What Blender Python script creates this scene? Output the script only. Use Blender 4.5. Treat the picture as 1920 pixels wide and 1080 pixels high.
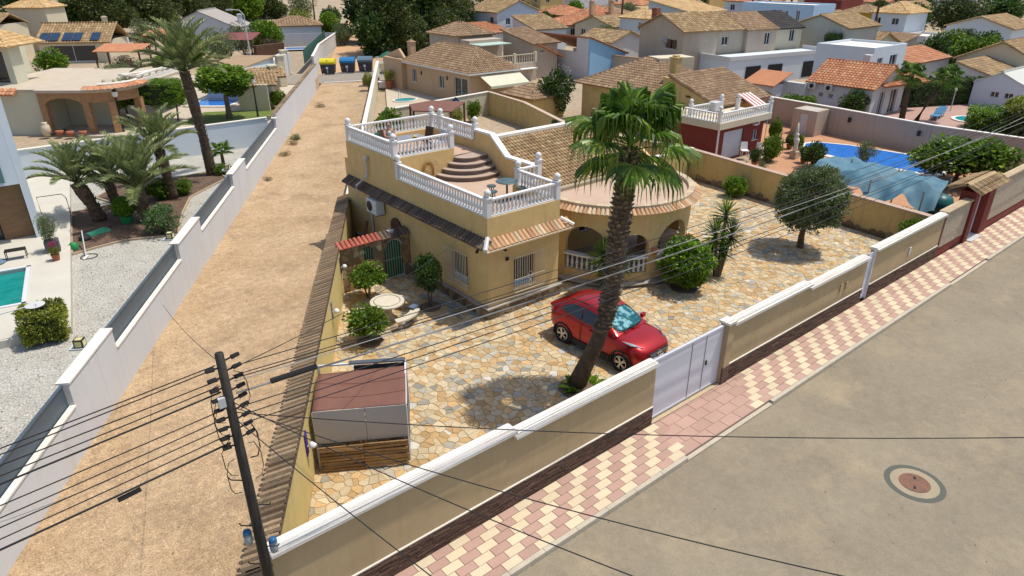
import bpy, math, random
from mathutils import Vector, Matrix, noise
R = math.radians
scene = bpy.context.scene
for o in list(bpy.data.objects): bpy.data.objects.remove(o)
COL = scene.collection
V3 = Vector

# ---------------------------------------------------------------- camera, sky, sun, exposure
cam = bpy.data.cameras.new('camera'); cam.sensor_width = 36.0; cam.lens = 36.0 * 1270.0 / 1920.0
cam.clip_start = 0.1; cam.clip_end = 2000.0
cam_ob = bpy.data.objects.new('camera', cam); COL.objects.link(cam_ob)
cam_ob.location = (0, 0, 11.7); cam_ob.rotation_euler = (R(90 - 25.6), 0, R(50.9 - 90))
scene.camera = cam_ob
SUN = V3((0.335, -0.150, 0.930)).normalized()
world = bpy.data.worlds.new('World'); scene.world = world; world.use_nodes = True
wn = world.node_tree; wn.nodes.clear()
sky = wn.nodes.new('ShaderNodeTexSky'); sky.sky_type = 'NISHITA'; sky.sun_disc = False
sky.sun_elevation = math.asin(SUN.z); sky.sun_rotation = math.atan2(SUN.x, SUN.y)
sky.air_density = 1.0; sky.dust_density = 1.6; sky.ozone_density = 1.0
bg = wn.nodes.new('ShaderNodeBackground'); bg.inputs[1].default_value = 0.145
wo = wn.nodes.new('ShaderNodeOutputWorld')
wn.links.new(sky.outputs[0], bg.inputs[0]); wn.links.new(bg.outputs[0], wo.inputs[0])
sl = bpy.data.lights.new('sun', 'SUN'); sl.energy = 3.7; sl.angle = R(0.5); sl.color = (1.0, 0.94, 0.84)
so = bpy.data.objects.new('sun', sl); COL.objects.link(so); so.location = (0, 0, 60)
so.rotation_euler = SUN.to_track_quat('Z', 'Y').to_euler()
vs = scene.view_settings; vs.view_transform = 'Standard'; vs.look = 'None'; vs.gamma = 1.0; vs.exposure = 0.16
vs.use_curve_mapping = False

# ---------------------------------------------------------------- materials
MATS = {}
def srgb(r, g, b):
    f = lambda c: (c / 255 / 12.92) if c / 255 <= 0.04045 else ((c / 255 + 0.055) / 1.055) ** 2.4
    return (f(r), f(g), f(b))
def M(name, c1, c2=None, s=1.5, fine=0.12, fs=45.0, rough=0.85, bump=0.0, bs=60.0, metal=0.0, rnd=0.0, c3=None, coat=0.0, spec=0.35, stain=0.0, ss=0.5, stc=(0.12, 0.09, 0.06), mapz=1.0, streak=0.0, mid=None, hard=0.18):
    """c1..c2 mixed by a soft noise, fine grain, c1..c3 picked per separate piece (rnd), stains, bump: all in world metres"""
    if name in MATS: return MATS[name]
    m = bpy.data.materials.new(name); m.use_nodes = True; nt = m.node_tree; N = nt.nodes; L = nt.links
    b = N['Principled BSDF']; b.inputs['Roughness'].default_value = rough; b.inputs['Metallic'].default_value = metal
    b.inputs['Specular IOR Level'].default_value = spec
    if coat: b.inputs['Coat Weight'].default_value = coat; b.inputs['Coat Roughness'].default_value = 0.04
    geo = N.new('ShaderNodeNewGeometry'); pos = geo.outputs['Position']
    if mapz != 1.0:
        mp = N.new('ShaderNodeMapping'); mp.inputs['Scale'].default_value = (1, 1, mapz); L.new(pos, mp.inputs[0]); pos = mp.outputs[0]
    def nz(scale, det=3, rg=0.6):
        n = N.new('ShaderNodeTexNoise'); n.inputs['Scale'].default_value = scale; n.inputs['Detail'].default_value = det
        n.inputs['Roughness'].default_value = rg; L.new(pos, n.inputs['Vector']); return n.outputs['Fac']
    def rng(src, a, c, d=0.0, e=1.0):
        r = N.new('ShaderNodeMapRange'); r.inputs[1].default_value = a; r.inputs[2].default_value = c
        r.inputs[3].default_value = d; r.inputs[4].default_value = e; L.new(src, r.inputs[0]); return r.outputs[0]
    def mix(f, a, c, mode='MIX'):
        x = N.new('ShaderNodeMix'); x.data_type = 'RGBA'; x.blend_type = mode
        for i, q in ((0, f), (6, a), (7, c)):
            if isinstance(q, (int, float)): x.inputs[i].default_value = q
            elif isinstance(q, tuple): x.inputs[i].default_value = (*q, 1)
            else: L.new(q, x.inputs[i])
        return x.outputs[2]
    col = mix(rng(nz(s), 0.5 - hard, 0.5 + hard), tuple(c1), tuple(c2 or c1))
    if rnd:
        oi = N.new('ShaderNodeObjectInfo'); ad = N.new('ShaderNodeMath'); ad.operation = 'ADD'
        L.new(geo.outputs['Random Per Island'], ad.inputs[0]); L.new(oi.outputs['Random'], ad.inputs[1])
        fr = N.new('ShaderNodeMath'); fr.operation = 'FRACT'; L.new(ad.outputs[0], fr.inputs[0])
        if c3:
            col = mix(rng(fr.outputs[0], 0.72, 0.8), col, tuple(c3))
        m7 = N.new('ShaderNodeMath'); m7.operation = 'MULTIPLY'; m7.inputs[1].default_value = 7.31; L.new(fr.outputs[0], m7.inputs[0])
        f2 = N.new('ShaderNodeMath'); f2.operation = 'FRACT'; L.new(m7.outputs[0], f2.inputs[0])
        col = mix(1.0, col, N_gray(N, L, rng(f2.outputs[0], 0, 1, 1 - rnd, 1 + rnd)), 'MULTIPLY')
    if stain:
        col = mix(rng(nz(ss, 5, 0.7), 0.52, 0.75, 0, stain), col, tuple(stc))
    if mid:
        col = mix(1.0, col, N_gray(N, L, rng(nz(mid[0], 4, 0.7), 0.3, 0.7, 1 - mid[1], 1 + mid[1])), 'MULTIPLY')
    if streak:
        sm_ = N.new('ShaderNodeMapping'); sm_.inputs['Scale'].default_value = (3.2, 3.2, 0.22); L.new(geo.outputs['Position'], sm_.inputs[0])
        sn = N.new('ShaderNodeTexNoise'); sn.inputs['Scale'].default_value = 1.6; sn.inputs['Detail'].default_value = 4; L.new(sm_.outputs[0], sn.inputs['Vector'])
        col = mix(rng(sn.outputs['Fac'], 0.55, 0.78, 0, streak), col, tuple(stc))
    if fine:
        col = mix(1.0, col, N_gray(N, L, rng(nz(fs, 2), 0.3, 0.7, 1 - fine, 1 + fine)), 'MULTIPLY')
    L.new(col, b.inputs['Base Color'])
    if bump:
        bp = N.new('ShaderNodeBump'); bp.inputs['Strength'].default_value = bump; bp.inputs['Distance'].default_value = 0.02
        L.new(nz(bs, 4), bp.inputs['Height']); L.new(bp.outputs[0], b.inputs['Normal'])
    MATS[name] = m; return m
def N_gray(N, L, src):
    c = N.new('ShaderNodeCombineColor'); [L.new(src, c.inputs[i]) for i in range(3)]; return c.outputs[0]
def LEAF(name, c1, c2, c3, trans=0.3, rough=0.45, spec=0.4):
    if name in MATS: return MATS[name]
    m = bpy.data.materials.new(name); m.use_nodes = True; nt = m.node_tree; N = nt.nodes; L = nt.links
    b = N['Principled BSDF']; b.inputs['Roughness'].default_value = rough; b.inputs['Specular IOR Level'].default_value = spec
    geo = N.new('ShaderNodeNewGeometry'); oi = N.new('ShaderNodeObjectInfo')
    r = N.new('ShaderNodeValToRGB'); e = r.color_ramp.elements
    e[0].position = 0.0; e[0].color = (*c1, 1); e[1].position = 0.55; e[1].color = (*c2, 1)
    x = e.new(1.0); x.color = (*c3, 1)
    L.new(geo.outputs['Random Per Island'], r.inputs[0])
    n = N.new('ShaderNodeTexNoise'); n.inputs['Scale'].default_value = 1.3; L.new(geo.outputs['Position'], n.inputs['Vector'])
    mr = N.new('ShaderNodeMapRange'); mr.inputs[1].default_value = 0.3; mr.inputs[2].default_value = 0.7; mr.inputs[3].default_value = 0.7; mr.inputs[4].default_value = 1.3
    L.new(n.outputs['Fac'], mr.inputs[0])
    mx = N.new('ShaderNodeMix'); mx.data_type = 'RGBA'; mx.blend_type = 'MULTIPLY'; mx.inputs[0].default_value = 1
    L.new(r.outputs[0], mx.inputs[6]); L.new(N_gray(N, L, mr.outputs[0]), mx.inputs[7])
    L.new(mx.outputs[2], b.inputs['Base Color'])
    t = N.new('ShaderNodeBsdfTranslucent'); L.new(mx.outputs[2], t.inputs[0])
    ms = N.new('ShaderNodeMixShader'); ms.inputs[0].default_value = trans
    L.new(b.outputs[0], ms.inputs[1]); L.new(t.outputs[0], ms.inputs[2]); L.new(ms.outputs[0], N['Material Output'].inputs[0])
    MATS[name] = m; return m
def GLASSY(name, c, rough=0.08, spec=0.6):
    if name in MATS: return MATS[name]
    m = bpy.data.materials.new(name); m.use_nodes = True; b = m.node_tree.nodes['Principled BSDF']
    b.inputs['Base Color'].default_value = (*c, 1); b.inputs['Roughness'].default_value = rough; b.inputs['Specular IOR Level'].default_value = spec
    MATS[name] = m; return m

def WATER(name, c):
    m = GLASSY(name, c, 0.05, 0.5); nt = m.node_tree
    if len(nt.nodes) < 4:
        g = nt.nodes.new('ShaderNodeNewGeometry'); n = nt.nodes.new('ShaderNodeTexNoise'); n.inputs['Scale'].default_value = 2.6; n.inputs['Detail'].default_value = 3; b = nt.nodes.new('ShaderNodeBump'); b.inputs['Strength'].default_value = 0.35; b.inputs['Distance'].default_value = 0.08
        nt.links.new(g.outputs['Position'], n.inputs['Vector']); nt.links.new(n.outputs['Fac'], b.inputs['Height']); nt.links.new(b.outputs[0], nt.nodes['Principled BSDF'].inputs['Normal'])
        r = nt.nodes.new('ShaderNodeMix'); r.data_type = 'RGBA'; r.inputs[6].default_value = (*[q * 0.75 for q in c], 1); r.inputs[7].default_value = (*[min(1, q * 1.3 + 0.01) for q in c], 1); nt.links.new(n.outputs['Fac'], r.inputs[0]); nt.links.new(r.outputs[2], nt.nodes['Principled BSDF'].inputs['Base Color'])
    return m
# ---------------------------------------------------------------- mesh builder and scene tree
WM = {}
class MB:
    def __init__(s): s.v = []; s.f = []
    def add(s, vs, fs):
        o = len(s.v); s.v += [tuple(p) for p in vs]; s.f += [tuple(i + o for i in q) for q in fs]; return s
    def box(s, x0, x1, y0, y1, z0, z1):
        return s.add([(x0, y0, z0), (x1, y0, z0), (x1, y1, z0), (x0, y1, z0), (x0, y0, z1), (x1, y0, z1), (x1, y1, z1), (x0, y1, z1)],
                     [(3, 2, 1, 0), (4, 5, 6, 7), (0, 1, 5, 4), (1, 2, 6, 5), (2, 3, 7, 6), (3, 0, 4, 7)])
    def obox(s, c, size, rz=0.0, rx=0.0, ry=0.0):
        m = Matrix.Translation(c) @ Matrix.Rotation(rz, 4, 'Z') @ Matrix.Rotation(ry, 4, 'Y') @ Matrix.Rotation(rx, 4, 'X'); a, b, d = (q / 2 for q in size)
        t = MB().box(-a, a, -b, b, -d, d); return s.add([m @ V3(p) for p in t.v], t.f)
    def bar(s, p0, p1, w, h):
        p0 = V3(p0); p1 = V3(p1); d = p1 - p0; L = d.length; d.normalize()
        sd = d.cross(V3((0, 0, 1)));
        if sd.length < 1e-4: sd = V3((1, 0, 0))
        sd.normalize(); up = sd.cross(d)
        vs = [p + sd * a + up * c for p in (p0, p1) for a, c in ((-w / 2, -h / 2), (w / 2, -h / 2), (w / 2, h / 2), (-w / 2, h / 2))]
        return s.add(vs, [(3, 2, 1, 0), (4, 5, 6, 7), (0, 1, 5, 4), (1, 2, 6, 5), (2, 3, 7, 6), (3, 0, 4, 7)])
    def prism(s, poly, z0, z1):
        n = len(poly); zz = lambda z, p: z(p) if callable(z) else z
        a = sum(poly[i][0] * poly[(i + 1) % n][1] - poly[(i + 1) % n][0] * poly[i][1] for i in range(n))
        if a < 0: poly = list(poly)[::-1]
        vs = [(p[0], p[1], zz(z0, p)) for p in poly] + [(p[0], p[1], zz(z1, p)) for p in poly]
        return s.add(vs, [tuple(range(n))[::-1], tuple(range(n, 2 * n))] + [(i, (i + 1) % n, n + (i + 1) % n, n + i) for i in range(n)])
    def vprism(s, pts, d):
        """a flat 3D polygon given thickness by vector d"""
        n = len(pts); d = V3(d); P = [V3(p) for p in pts]; nn = V3((0, 0, 0))
        for i in range(n): nn += (P[i] - P[0]).cross(P[(i + 1) % n] - P[0])
        if nn.dot(d) > 0: P = P[::-1]
        return s.add(P + [p + d for p in P], [tuple(range(n)), tuple(range(n, 2 * n))[::-1]] + [(i, n + i, n + (i + 1) % n, (i + 1) % n) for i in range(n)])
    def face(s, pts): return s.add(pts, [tuple(range(len(pts)))])
    def tube(s, pts, r, n=6, caps=True):
        pts = [V3(p) for p in pts]; m = len(pts); o = len(s.v); rr = r if isinstance(r, (list, tuple)) else [r] * m
        for i, p in enumerate(pts):
            d = (pts[min(i + 1, m - 1)] - pts[max(i - 1, 0)]).normalized()
            a = d.cross(V3((0, 0, 1)) if abs(d.z) < 0.9 else V3((1, 0, 0))).normalized(); b = a.cross(d)
            s.v += [tuple(p + (a * math.cos(2 * math.pi * k / n) + b * math.sin(2 * math.pi * k / n)) * rr[i]) for k in range(n)]
        for i in range(m - 1):
            for k in range(n):
                s.f.append((o + i * n + k, o + i * n + (k + 1) % n, o + (i + 1) * n + (k + 1) % n, o + (i + 1) * n + k))
        if caps: s.f.append(tuple(o + k for k in range(n))[::-1]); s.f.append(tuple(o + (m - 1) * n + k for k in range(n)))
        return s
    def lathe(s, prof, n=12, o=(0, 0, 0), axis='Z', capb=True, capt=True, a0=0.0):
        b = len(s.v); m = len(prof)
        for r, z in prof:
            for k in range(n):
                a = a0 + 2 * math.pi * k / n; x, y = r * math.cos(a), r * math.sin(a)
                p = (x, y, z) if axis == 'Z' else (x, z, y) if axis == 'Y' else (z, x, y)
                s.v.append((p[0] + o[0], p[1] + o[1], p[2] + o[2]))
        for i in range(m - 1):
            for k in range(n):
                q = (b + i * n + k, b + i * n + (k + 1) % n, b + (i + 1) * n + (k + 1) % n, b + (i + 1) * n + k)
                s.f.append(q if axis != 'Y' else q[::-1])
        if capb: s.f.append(tuple(b + k for k in range(n))[::-1])
        if capt: s.f.append(tuple(b + (m - 1) * n + k for k in range(n)))
        return s
    def mesh(s, name, mat, smooth=False):
        me = bpy.data.meshes.new(name); me.from_pydata(s.v, [], s.f); me.update()
        if smooth: me.shade_smooth()
        if mat: me.materials.append(mat)
        return me
    def build(s, name, mat, parent=None, smooth=False, loc=(0, 0, 0), rz=0.0, world=False):
        return put(name, s.mesh(name, mat, smooth), parent, loc, rz, world=world)
def put(name, data, parent=None, loc=(0, 0, 0), rz=0.0, scale=(1, 1, 1), world=False, rot=None):
    o = bpy.data.objects.new(name, data); COL.objects.link(o); o.location = loc
    o.rotation_euler = rot if rot else (0, 0, rz); o.scale = scale
    b = Matrix.LocRotScale(V3(loc), o.rotation_euler, V3(scale)) if not isinstance(scale, (int, float)) else None
    if parent is not None:
        o.parent = parent; pw = WM[parent.name]
        if world: o.matrix_parent_inverse = pw.inverted(); WM[o.name] = b
        else: WM[o.name] = pw @ b
    else: WM[o.name] = b
    return o
def tag(o, label=None, cat=None, group=None, kind=None):
    for k, v in (('label', label), ('category', cat), ('group', group), ('kind', kind)):
        if v: o[k] = v
    return o
def thing(name, label, cat, loc=(0, 0, 0), rz=0.0, group=None, scale=(1, 1, 1)):
    return tag(put(name, None, None, loc, rz, scale), label, cat, group, 'thing')
def struct(name, mb, mat, smooth=False): return tag(mb.build(name, mat, None, smooth), kind='structure')
def stuff(o): o['kind'] = 'stuff'; return o
def copy_tree(src, loc, rz=0.0, label=None, scale=None, parent=None):
    c = src.copy(); COL.objects.link(c)
    if parent is None:
        c.location = loc; c.rotation_euler = (0, 0, rz)
        if scale: c.scale = scale
        WM[c.name] = Matrix.LocRotScale(V3(loc), c.rotation_euler, c.scale)
        if label: c['label'] = label
    else: c.parent = parent; WM[c.name] = WM[parent.name]
    for ch in [q for q in KIDS.get(src.name, [])]:
        k = copy_tree(ch, None, parent=c); KIDS.setdefault(c.name, []).append(k)
    return c
KIDS = {}
_put = put
def put(name, data, parent=None, *a, **k):
    o = _put(name, data, parent, *a, **k)
    if parent is not None: KIDS.setdefault(parent.name, []).append(o)
    return o

# ---------------------------------------------------------------- palette
YEL = M('yellow_stucco', (0.66, 0.47, 0.205), (0.61, 0.43, 0.18), 0.8, 0.12, 40, 0.9, 0.5, 70, stain=0.25, ss=0.7, stc=(0.42, 0.31, 0.14), streak=0.5, mid=(2.2, 0.06))
YELW = M('garden_wall_ochre_stucco', (0.57, 0.41, 0.17), (0.52, 0.37, 0.145), 0.7, 0.14, 40, 0.9, 0.5, 70, stain=0.35, ss=0.6, stc=(0.30, 0.22, 0.11), streak=0.6, mid=(2.0, 0.08))
YELL = M('lane_wall_pale_yellow_stucco', (0.62, 0.49, 0.20), (0.58, 0.44, 0.17), 0.9, 0.12, 60, 0.9, 0.6, 90, streak=0.35, mid=(2.0, 0.06), stc=(0.40, 0.31, 0.15))
TAN = M('street_wall_tan_render', (0.44, 0.335, 0.19), (0.40, 0.30, 0.165), 0.6, 0.06, 60, 0.9, 0.2, 90, stain=0.25, ss=0.4, stc=(0.30, 0.22, 0.12), streak=0.35, mid=(1.5, 0.06))
WHT = M('white_paint', (0.72, 0.71, 0.69), (0.68, 0.68, 0.67), 1.0, 0.05, 30, 0.7, 0.1, 60)
CAPW = M('white_coping_stone', (0.74, 0.70, 0.62), (0.69, 0.64, 0.55), 1.2, 0.05, 30, 0.75, 0.1, 60, stain=0.15, ss=1.5, stc=(0.45, 0.38, 0.28), mid=(3.0, 0.05))
WWALL = M('white_wall_render', (0.58, 0.58, 0.58), (0.545, 0.545, 0.55), 0.5, 0.04, 40, 0.85, 0.15, 60, stain=0.22, ss=0.35, stc=(0.45, 0.41, 0.35), streak=0.5)
LBLUE = M('pale_bluish_render', (0.60, 0.66, 0.70), (0.56, 0.62, 0.67), 0.6, 0.05, 40, 0.85, 0.15, 60)
BLUE = M('sky_blue_render', (0.26, 0.46, 0.66), (0.23, 0.42, 0.62), 0.5, 0.06, 30, 0.85, 0.2, 50)
SALM = M('salmon_render', (0.52, 0.36, 0.22), (0.48, 0.32, 0.19), 0.6, 0.06, 40, 0.9, 0.2, 50)
BEIGE = M('beige_render', (0.46, 0.385, 0.30), (0.41, 0.34, 0.265), 0.5, 0.07, 40, 0.9, 0.2, 50, stain=0.3, ss=0.3, stc=(0.27, 0.22, 0.17), streak=0.5)
CREAM = M('cream_render', (0.60, 0.535, 0.39), (0.55, 0.485, 0.345), 0.5, 0.06, 40, 0.9, 0.2, 50)
GREYW = M('grey_green_render', (0.47, 0.46, 0.40), (0.43, 0.42, 0.365), 0.4, 0.06, 40, 0.9, 0.2, 50, stain=0.25, ss=0.3, stc=(0.3, 0.29, 0.25), streak=0.5)
RED = M('oxblood_paint', (0.20, 0.035, 0.025), (0.17, 0.03, 0.022), 0.6, 0.08, 40, 0.8, 0.2, 50)
PINKW = M('pinkish_tan_render', (0.47, 0.375, 0.29), (0.44, 0.345, 0.26), 0.5, 0.05, 40, 0.9, 0.2, 50, stain=0.2, ss=0.3, stc=(0.3, 0.24, 0.18), streak=0.5)
T_TAN = M('tan_roof_tile', (0.36, 0.24, 0.12), (0.27, 0.175, 0.09), 1.2, 0.15, 30, 0.9, rnd=0.18, c3=(0.40, 0.29, 0.155), stain=0.25, ss=0.9, stc=(0.13, 0.10, 0.06))
T_BRN = M('brown_roof_tile', (0.32, 0.205, 0.12), (0.255, 0.165, 0.095), 0.9, 0.15, 30, 0.9, rnd=0.16, c3=(0.35, 0.24, 0.14), stain=0.35, ss=0.6, stc=(0.12, 0.09, 0.06))
T_ORG = M('terracotta_roof_tile', (0.47, 0.20, 0.095), (0.40, 0.165, 0.08), 0.9, 0.12, 30, 0.85, rnd=0.13, c3=(0.5, 0.26, 0.14))
T_RED = M('red_roof_tile', (0.42, 0.12, 0.075), (0.37, 0.095, 0.06), 1.0, 0.1, 30, 0.8, rnd=0.15)
T_YEL = M('straw_roof_tile', (0.56, 0.38, 0.18), (0.50, 0.31, 0.14), 1.0, 0.15, 30, 0.9, rnd=0.15, c3=(0.57, 0.41, 0.21), stain=0.15, ss=0.9, stc=(0.25, 0.18, 0.09))
T_CLAY = M('clay_eave_tile', (0.50, 0.31, 0.17), (0.44, 0.25, 0.13), 2.0, 0.12, 40, 0.9, rnd=0.22, c3=(0.55, 0.42, 0.27))
T_DRK = M('dark_brown_eave_tile', (0.135, 0.095, 0.07), (0.10, 0.07, 0.05), 2.0, 0.15, 40, 0.9, rnd=0.3)
T_LANE = M('weathered_coping_tile', (0.33, 0.235, 0.14), (0.25, 0.175, 0.105), 1.5, 0.2, 25, 0.95, 0.3, 60, rnd=0.3, c3=(0.22, 0.15, 0.09), stain=0.35, ss=2.5, stc=(0.12, 0.09, 0.055))
GLASS = GLASSY('dark_window_glass', (0.02, 0.027, 0.033)); TEALG = GLASSY('teal_window_glass', (0.10, 0.2, 0.2), 0.1)
BLACK = M('black_rubber', (0.012, 0.012, 0.013), None, 1, 0, 10, 0.7); DKM = M('dark_iron', (0.03, 0.03, 0.032), (0.045, 0.04, 0.036), 3, 0.1, 40, 0.5, metal=0.5)
GREYM = M('grey_aluminium', (0.30, 0.31, 0.33), None, 1, 0.05, 30, 0.45, metal=0.4); LGREY = M('pale_grey_plastic', (0.55, 0.55, 0.54), (0.5, 0.5, 0.5), 2, 0.05, 30, 0.5)
WOOD = M('weathered_wood', (0.36, 0.225, 0.10), (0.24, 0.145, 0.065), 3, 0.2, 20, 0.85, 0.4, 40, rnd=0.3); DWOOD = M('dark_stained_wood', (0.11, 0.055, 0.03), (0.08, 0.04, 0.022), 3, 0.15, 20, 0.7)
BARK = M('tree_bark', (0.15, 0.115, 0.08), (0.09, 0.07, 0.05), 5, 0.25, 30, 0.95, 0.8, 30); PBARK = M('palm_bark', (0.14, 0.095, 0.058), (0.075, 0.05, 0.033), 6, 0.25, 25, 0.95, 0.9, 30)
BOOT = M('palm_leaf_base', (0.25, 0.185, 0.12), (0.13, 0.09, 0.058), 4, 0.2, 30, 0.9, 0.5, 30, rnd=0.45)
SOIL = M('garden_soil', (0.12, 0.08, 0.05), (0.17, 0.12, 0.08), 3, 0.35, 25, 1, 0.8, 25)
STONE = M('rubble_stone', (0.36, 0.225, 0.11), (0.25, 0.16, 0.085), 2.0, 0.2, 20, 0.9, 0.5, 30, rnd=0.35, c3=(0.47, 0.37, 0.23))
DSTONE = M('dark_plinth_stone', (0.26, 0.185, 0.105), (0.17, 0.125, 0.075), 2.0, 0.2, 20, 0.9, 0.5, 30, rnd=0.35, c3=(0.31, 0.24, 0.15))
MORT = M('mortar', (0.20, 0.165, 0.115), (0.16, 0.13, 0.09), 2, 0.2, 30, 1)
TERR = M('terrace_terracotta_tile', (0.50, 0.36, 0.265), (0.45, 0.315, 0.225), 1.2, 0.1, 25, 0.85)
LF_CIT = LEAF('citrus_leaf', (0.045, 0.105, 0.012), (0.115, 0.21, 0.016), (0.25, 0.34, 0.03))
LF_DRK = LEAF('dark_broad_leaf', (0.02, 0.052, 0.012), (0.052, 0.105, 0.018), (0.12, 0.18, 0.03))
LF_OLV = LEAF('olive_leaf', (0.07, 0.105, 0.035), (0.14, 0.18, 0.065), (0.27, 0.31, 0.13), 0.2)
LF_PIN = LEAF('pine_needle', (0.022, 0.042, 0.010), (0.065, 0.10, 0.018), (0.19, 0.21, 0.04), 0.2)
LF_HDG = LEAF('bright_ficus_leaf', (0.055, 0.13, 0.01), (0.14, 0.26, 0.014), (0.27, 0.4, 0.03))
LF_YEL = LEAF('yellow_green_leaf', (0.12, 0.16, 0.016), (0.24, 0.27, 0.03), (0.38, 0.38, 0.06))
LF_FAN = LEAF('fan_palm_leaf', (0.04, 0.1, 0.012), (0.1, 0.2, 0.02), (0.27, 0.36, 0.05), 0.4, 0.38, 0.45)
LF_PHX = LEAF('date_palm_leaflet', (0.09, 0.13, 0.04), (0.20, 0.25, 0.08), (0.42, 0.45, 0.20), 0.3, 0.35, 0.5)
LF_BGV = LEAF('bougainvillea_leaf', (0.05, 0.08, 0.02), (0.09, 0.11, 0.03), (0.25, 0.04, 0.11))
# ================================================================ ground, road, lane, pavement
LD = V3((math.cos(R(59.5)), math.sin(R(59.5)), 0)); LN = V3((LD.y, -LD.x, 0))      # lane direction, its right-hand normal
L0 = V3((-1.79, 14.73, 0)); R0 = V3((3.75, 12.14, 0))                               # a point on the white wall's foot / on the plot wall's inner face
def lane_l(t): return L0 + LD * t
def lane_r(t): return R0 + LD * t
struct('ground', MB().box(-150, 420, -120, 420, -0.6, -0.2), M('town_ground', (0.40, 0.31, 0.21), (0.32, 0.25, 0.17), 0.08, 0.15, 3, 1, stain=0.3, ss=0.15, stc=(0.2, 0.19, 0.12)))
ASPH = M('worn_asphalt', (0.275, 0.23, 0.16), (0.215, 0.18, 0.128), 0.28, 0.24, 60, 0.95, 0.35, 90, stain=0.7, ss=0.45, stc=(0.36, 0.285, 0.18), mid=(5.0, 0.10))
struct('road', MB().box(-60, 160, -60, 8.02, -0.5, -0.12), ASPH)
# dirt lane with ruts and low relief
DIRT = M('dry_dirt', (0.46, 0.33, 0.20), (0.37, 0.255, 0.145), 0.45, 0.36, 26, 1, 1.0, 30, stain=1.0, ss=0.4, stc=(0.25, 0.17, 0.10), mid=(4.0, 0.22))
def lane_pt(t, w):
    a = lane_l(t); b = lane_r(t + 1.0) - LN * 0.35; p = a.lerp(b, w)
    h = noise.noise((p.x * 0.5, p.y * 0.5, 0)) * 0.05 + noise.noise((p.x * 2.3, p.y * 2.3, 4)) * 0.018
    h += 0.05 * abs(w - 0.5) * 2 * max(0, 1) - 0.03 * math.exp(-((w - 0.36) / 0.06) ** 2) - 0.03 * math.exp(-((w - 0.66) / 0.06) ** 2)
    return (p.x, p.y, h - 0.02)
mb = MB(); nt_, nw_ = 150, 22; ts = [-8 + (75.5 * (i / nt_) ** 1.35) for i in range(nt_ + 1)]
mb.add([lane_pt(t, j / nw_) for t in ts for j in range(nw_ + 1)], [(i * (nw_ + 1) + j, i * (nw_ + 1) + j + 1, (i + 1) * (nw_ + 1) + j + 1, (i + 1) * (nw_ + 1) + j) for i in range(nt_) for j in range(nw_)])
struct('dirt_lane', mb, DIRT, True)
rnd = random.Random(3)
def pebble(mb, p, r):
    k = rnd.random() * 6.28; pts = []
    for i in range(5):
        a = k + i * 1.2566; q = r * rnd.uniform(0.6, 1.1); pts.append((p[0] + q * math.cos(a), p[1] + q * math.sin(a), p[2] - 0.004))
    t = (p[0], p[1], p[2] + r * rnd.uniform(0.4, 0.8)); mb.add(pts + [t], [(i, (i + 1) % 5, 5) for i in range(5)])
mb = MB()
for i in range(5200):
    t = -4 + 62 * rnd.random() ** 1.8; w = rnd.random(); w = 0.02 + 0.96 * (w if rnd.random() < 0.5 else (w * 0.22 if rnd.random() < 0.6 else 1 - w * 0.2))
    p = lane_pt(t, w); pebble(mb, p, 0.014 + 0.045 * rnd.random() ** 3)
tag(mb.build('loose_stones', M('lane_stones', (0.50, 0.36, 0.22), (0.42, 0.29, 0.17), 2, 0.1, 20, 1, rnd=0.35)), 'small loose stones scattered over the dirt lane', 'gravel', kind='stuff')
# crossing road behind the lane and dirt track beyond it
struct('cross_road', MB().prism([(24, 76.0), (32.0, 71.2), (37.6, 69.4), (60, 62), (64, 66), (41.5, 75.4), (34.6, 77.0), (28, 82)], -0.3, 0.045), M('grey_asphalt', (0.29, 0.25, 0.20), (0.25, 0.215, 0.17), 0.3, 0.08, 30, 1))
mbk = MB()
for a, b in (((31.9, 71.3), (37.6, 69.5)), ((34.7, 77.3), (41.3, 75.9))): mbk.bar((*a, 0.06), (*b, 0.06), 0.22, 0.14)
struct('road_kerb', mbk, CAPW)
mb = MB(); n = 40
for i in range(n + 1):
    t = i / n
    for j in range(9):
        w = j / 8; a = V3((35.2, 78.4, 0)).lerp(V3((84, 168, 0)), t); b = V3((44, 76.5, 0)).lerp(V3((89, 162, 0)), t); p = a.lerp(b, w)
        mb.v.append((p.x, p.y, noise.noise((p.x * 0.4, p.y * 0.4, 2)) * 0.12 + 0.02))
mb.f = [(i * 9 + j, i * 9 + j + 1, (i + 1) * 9 + j + 1, (i + 1) * 9 + j) for i in range(n) for j in range(8)]
struct('dirt_track', mb, M('dry_dirt_track', (0.52, 0.33, 0.18), (0.46, 0.30, 0.17), 0.6, 0.2, 6, 1), True)
# specks, chips and tar spots on the road, grit along the kerb
m = MB(); rs = random.Random(30)
for i in range(420): pebble(m, (rs.uniform(4, 40), 8.0 - 11 * rs.random(), -0.119), rs.uniform(0.008, 0.03))
tag(m.build('road_specks', M('tar_speck', (0.05, 0.045, 0.038), (0.12, 0.1, 0.075), 3, 0, 10, 1, rnd=0.4)), 'dark chips and specks scattered on the road', 'debris', kind='stuff')
m = MB()
for i in range(900): pebble(m, (rs.uniform(3, 44), 8.03 - 0.35 * rs.random() ** 2.5, -0.119), rs.uniform(0.006, 0.02))
tag(m.build('kerb_grit', M('kerb_grit', (0.40, 0.31, 0.19), (0.28, 0.21, 0.13), 3, 0, 10, 1, rnd=0.4)), 'sandy grit gathered along the kerb', 'grit', kind='stuff')
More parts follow.
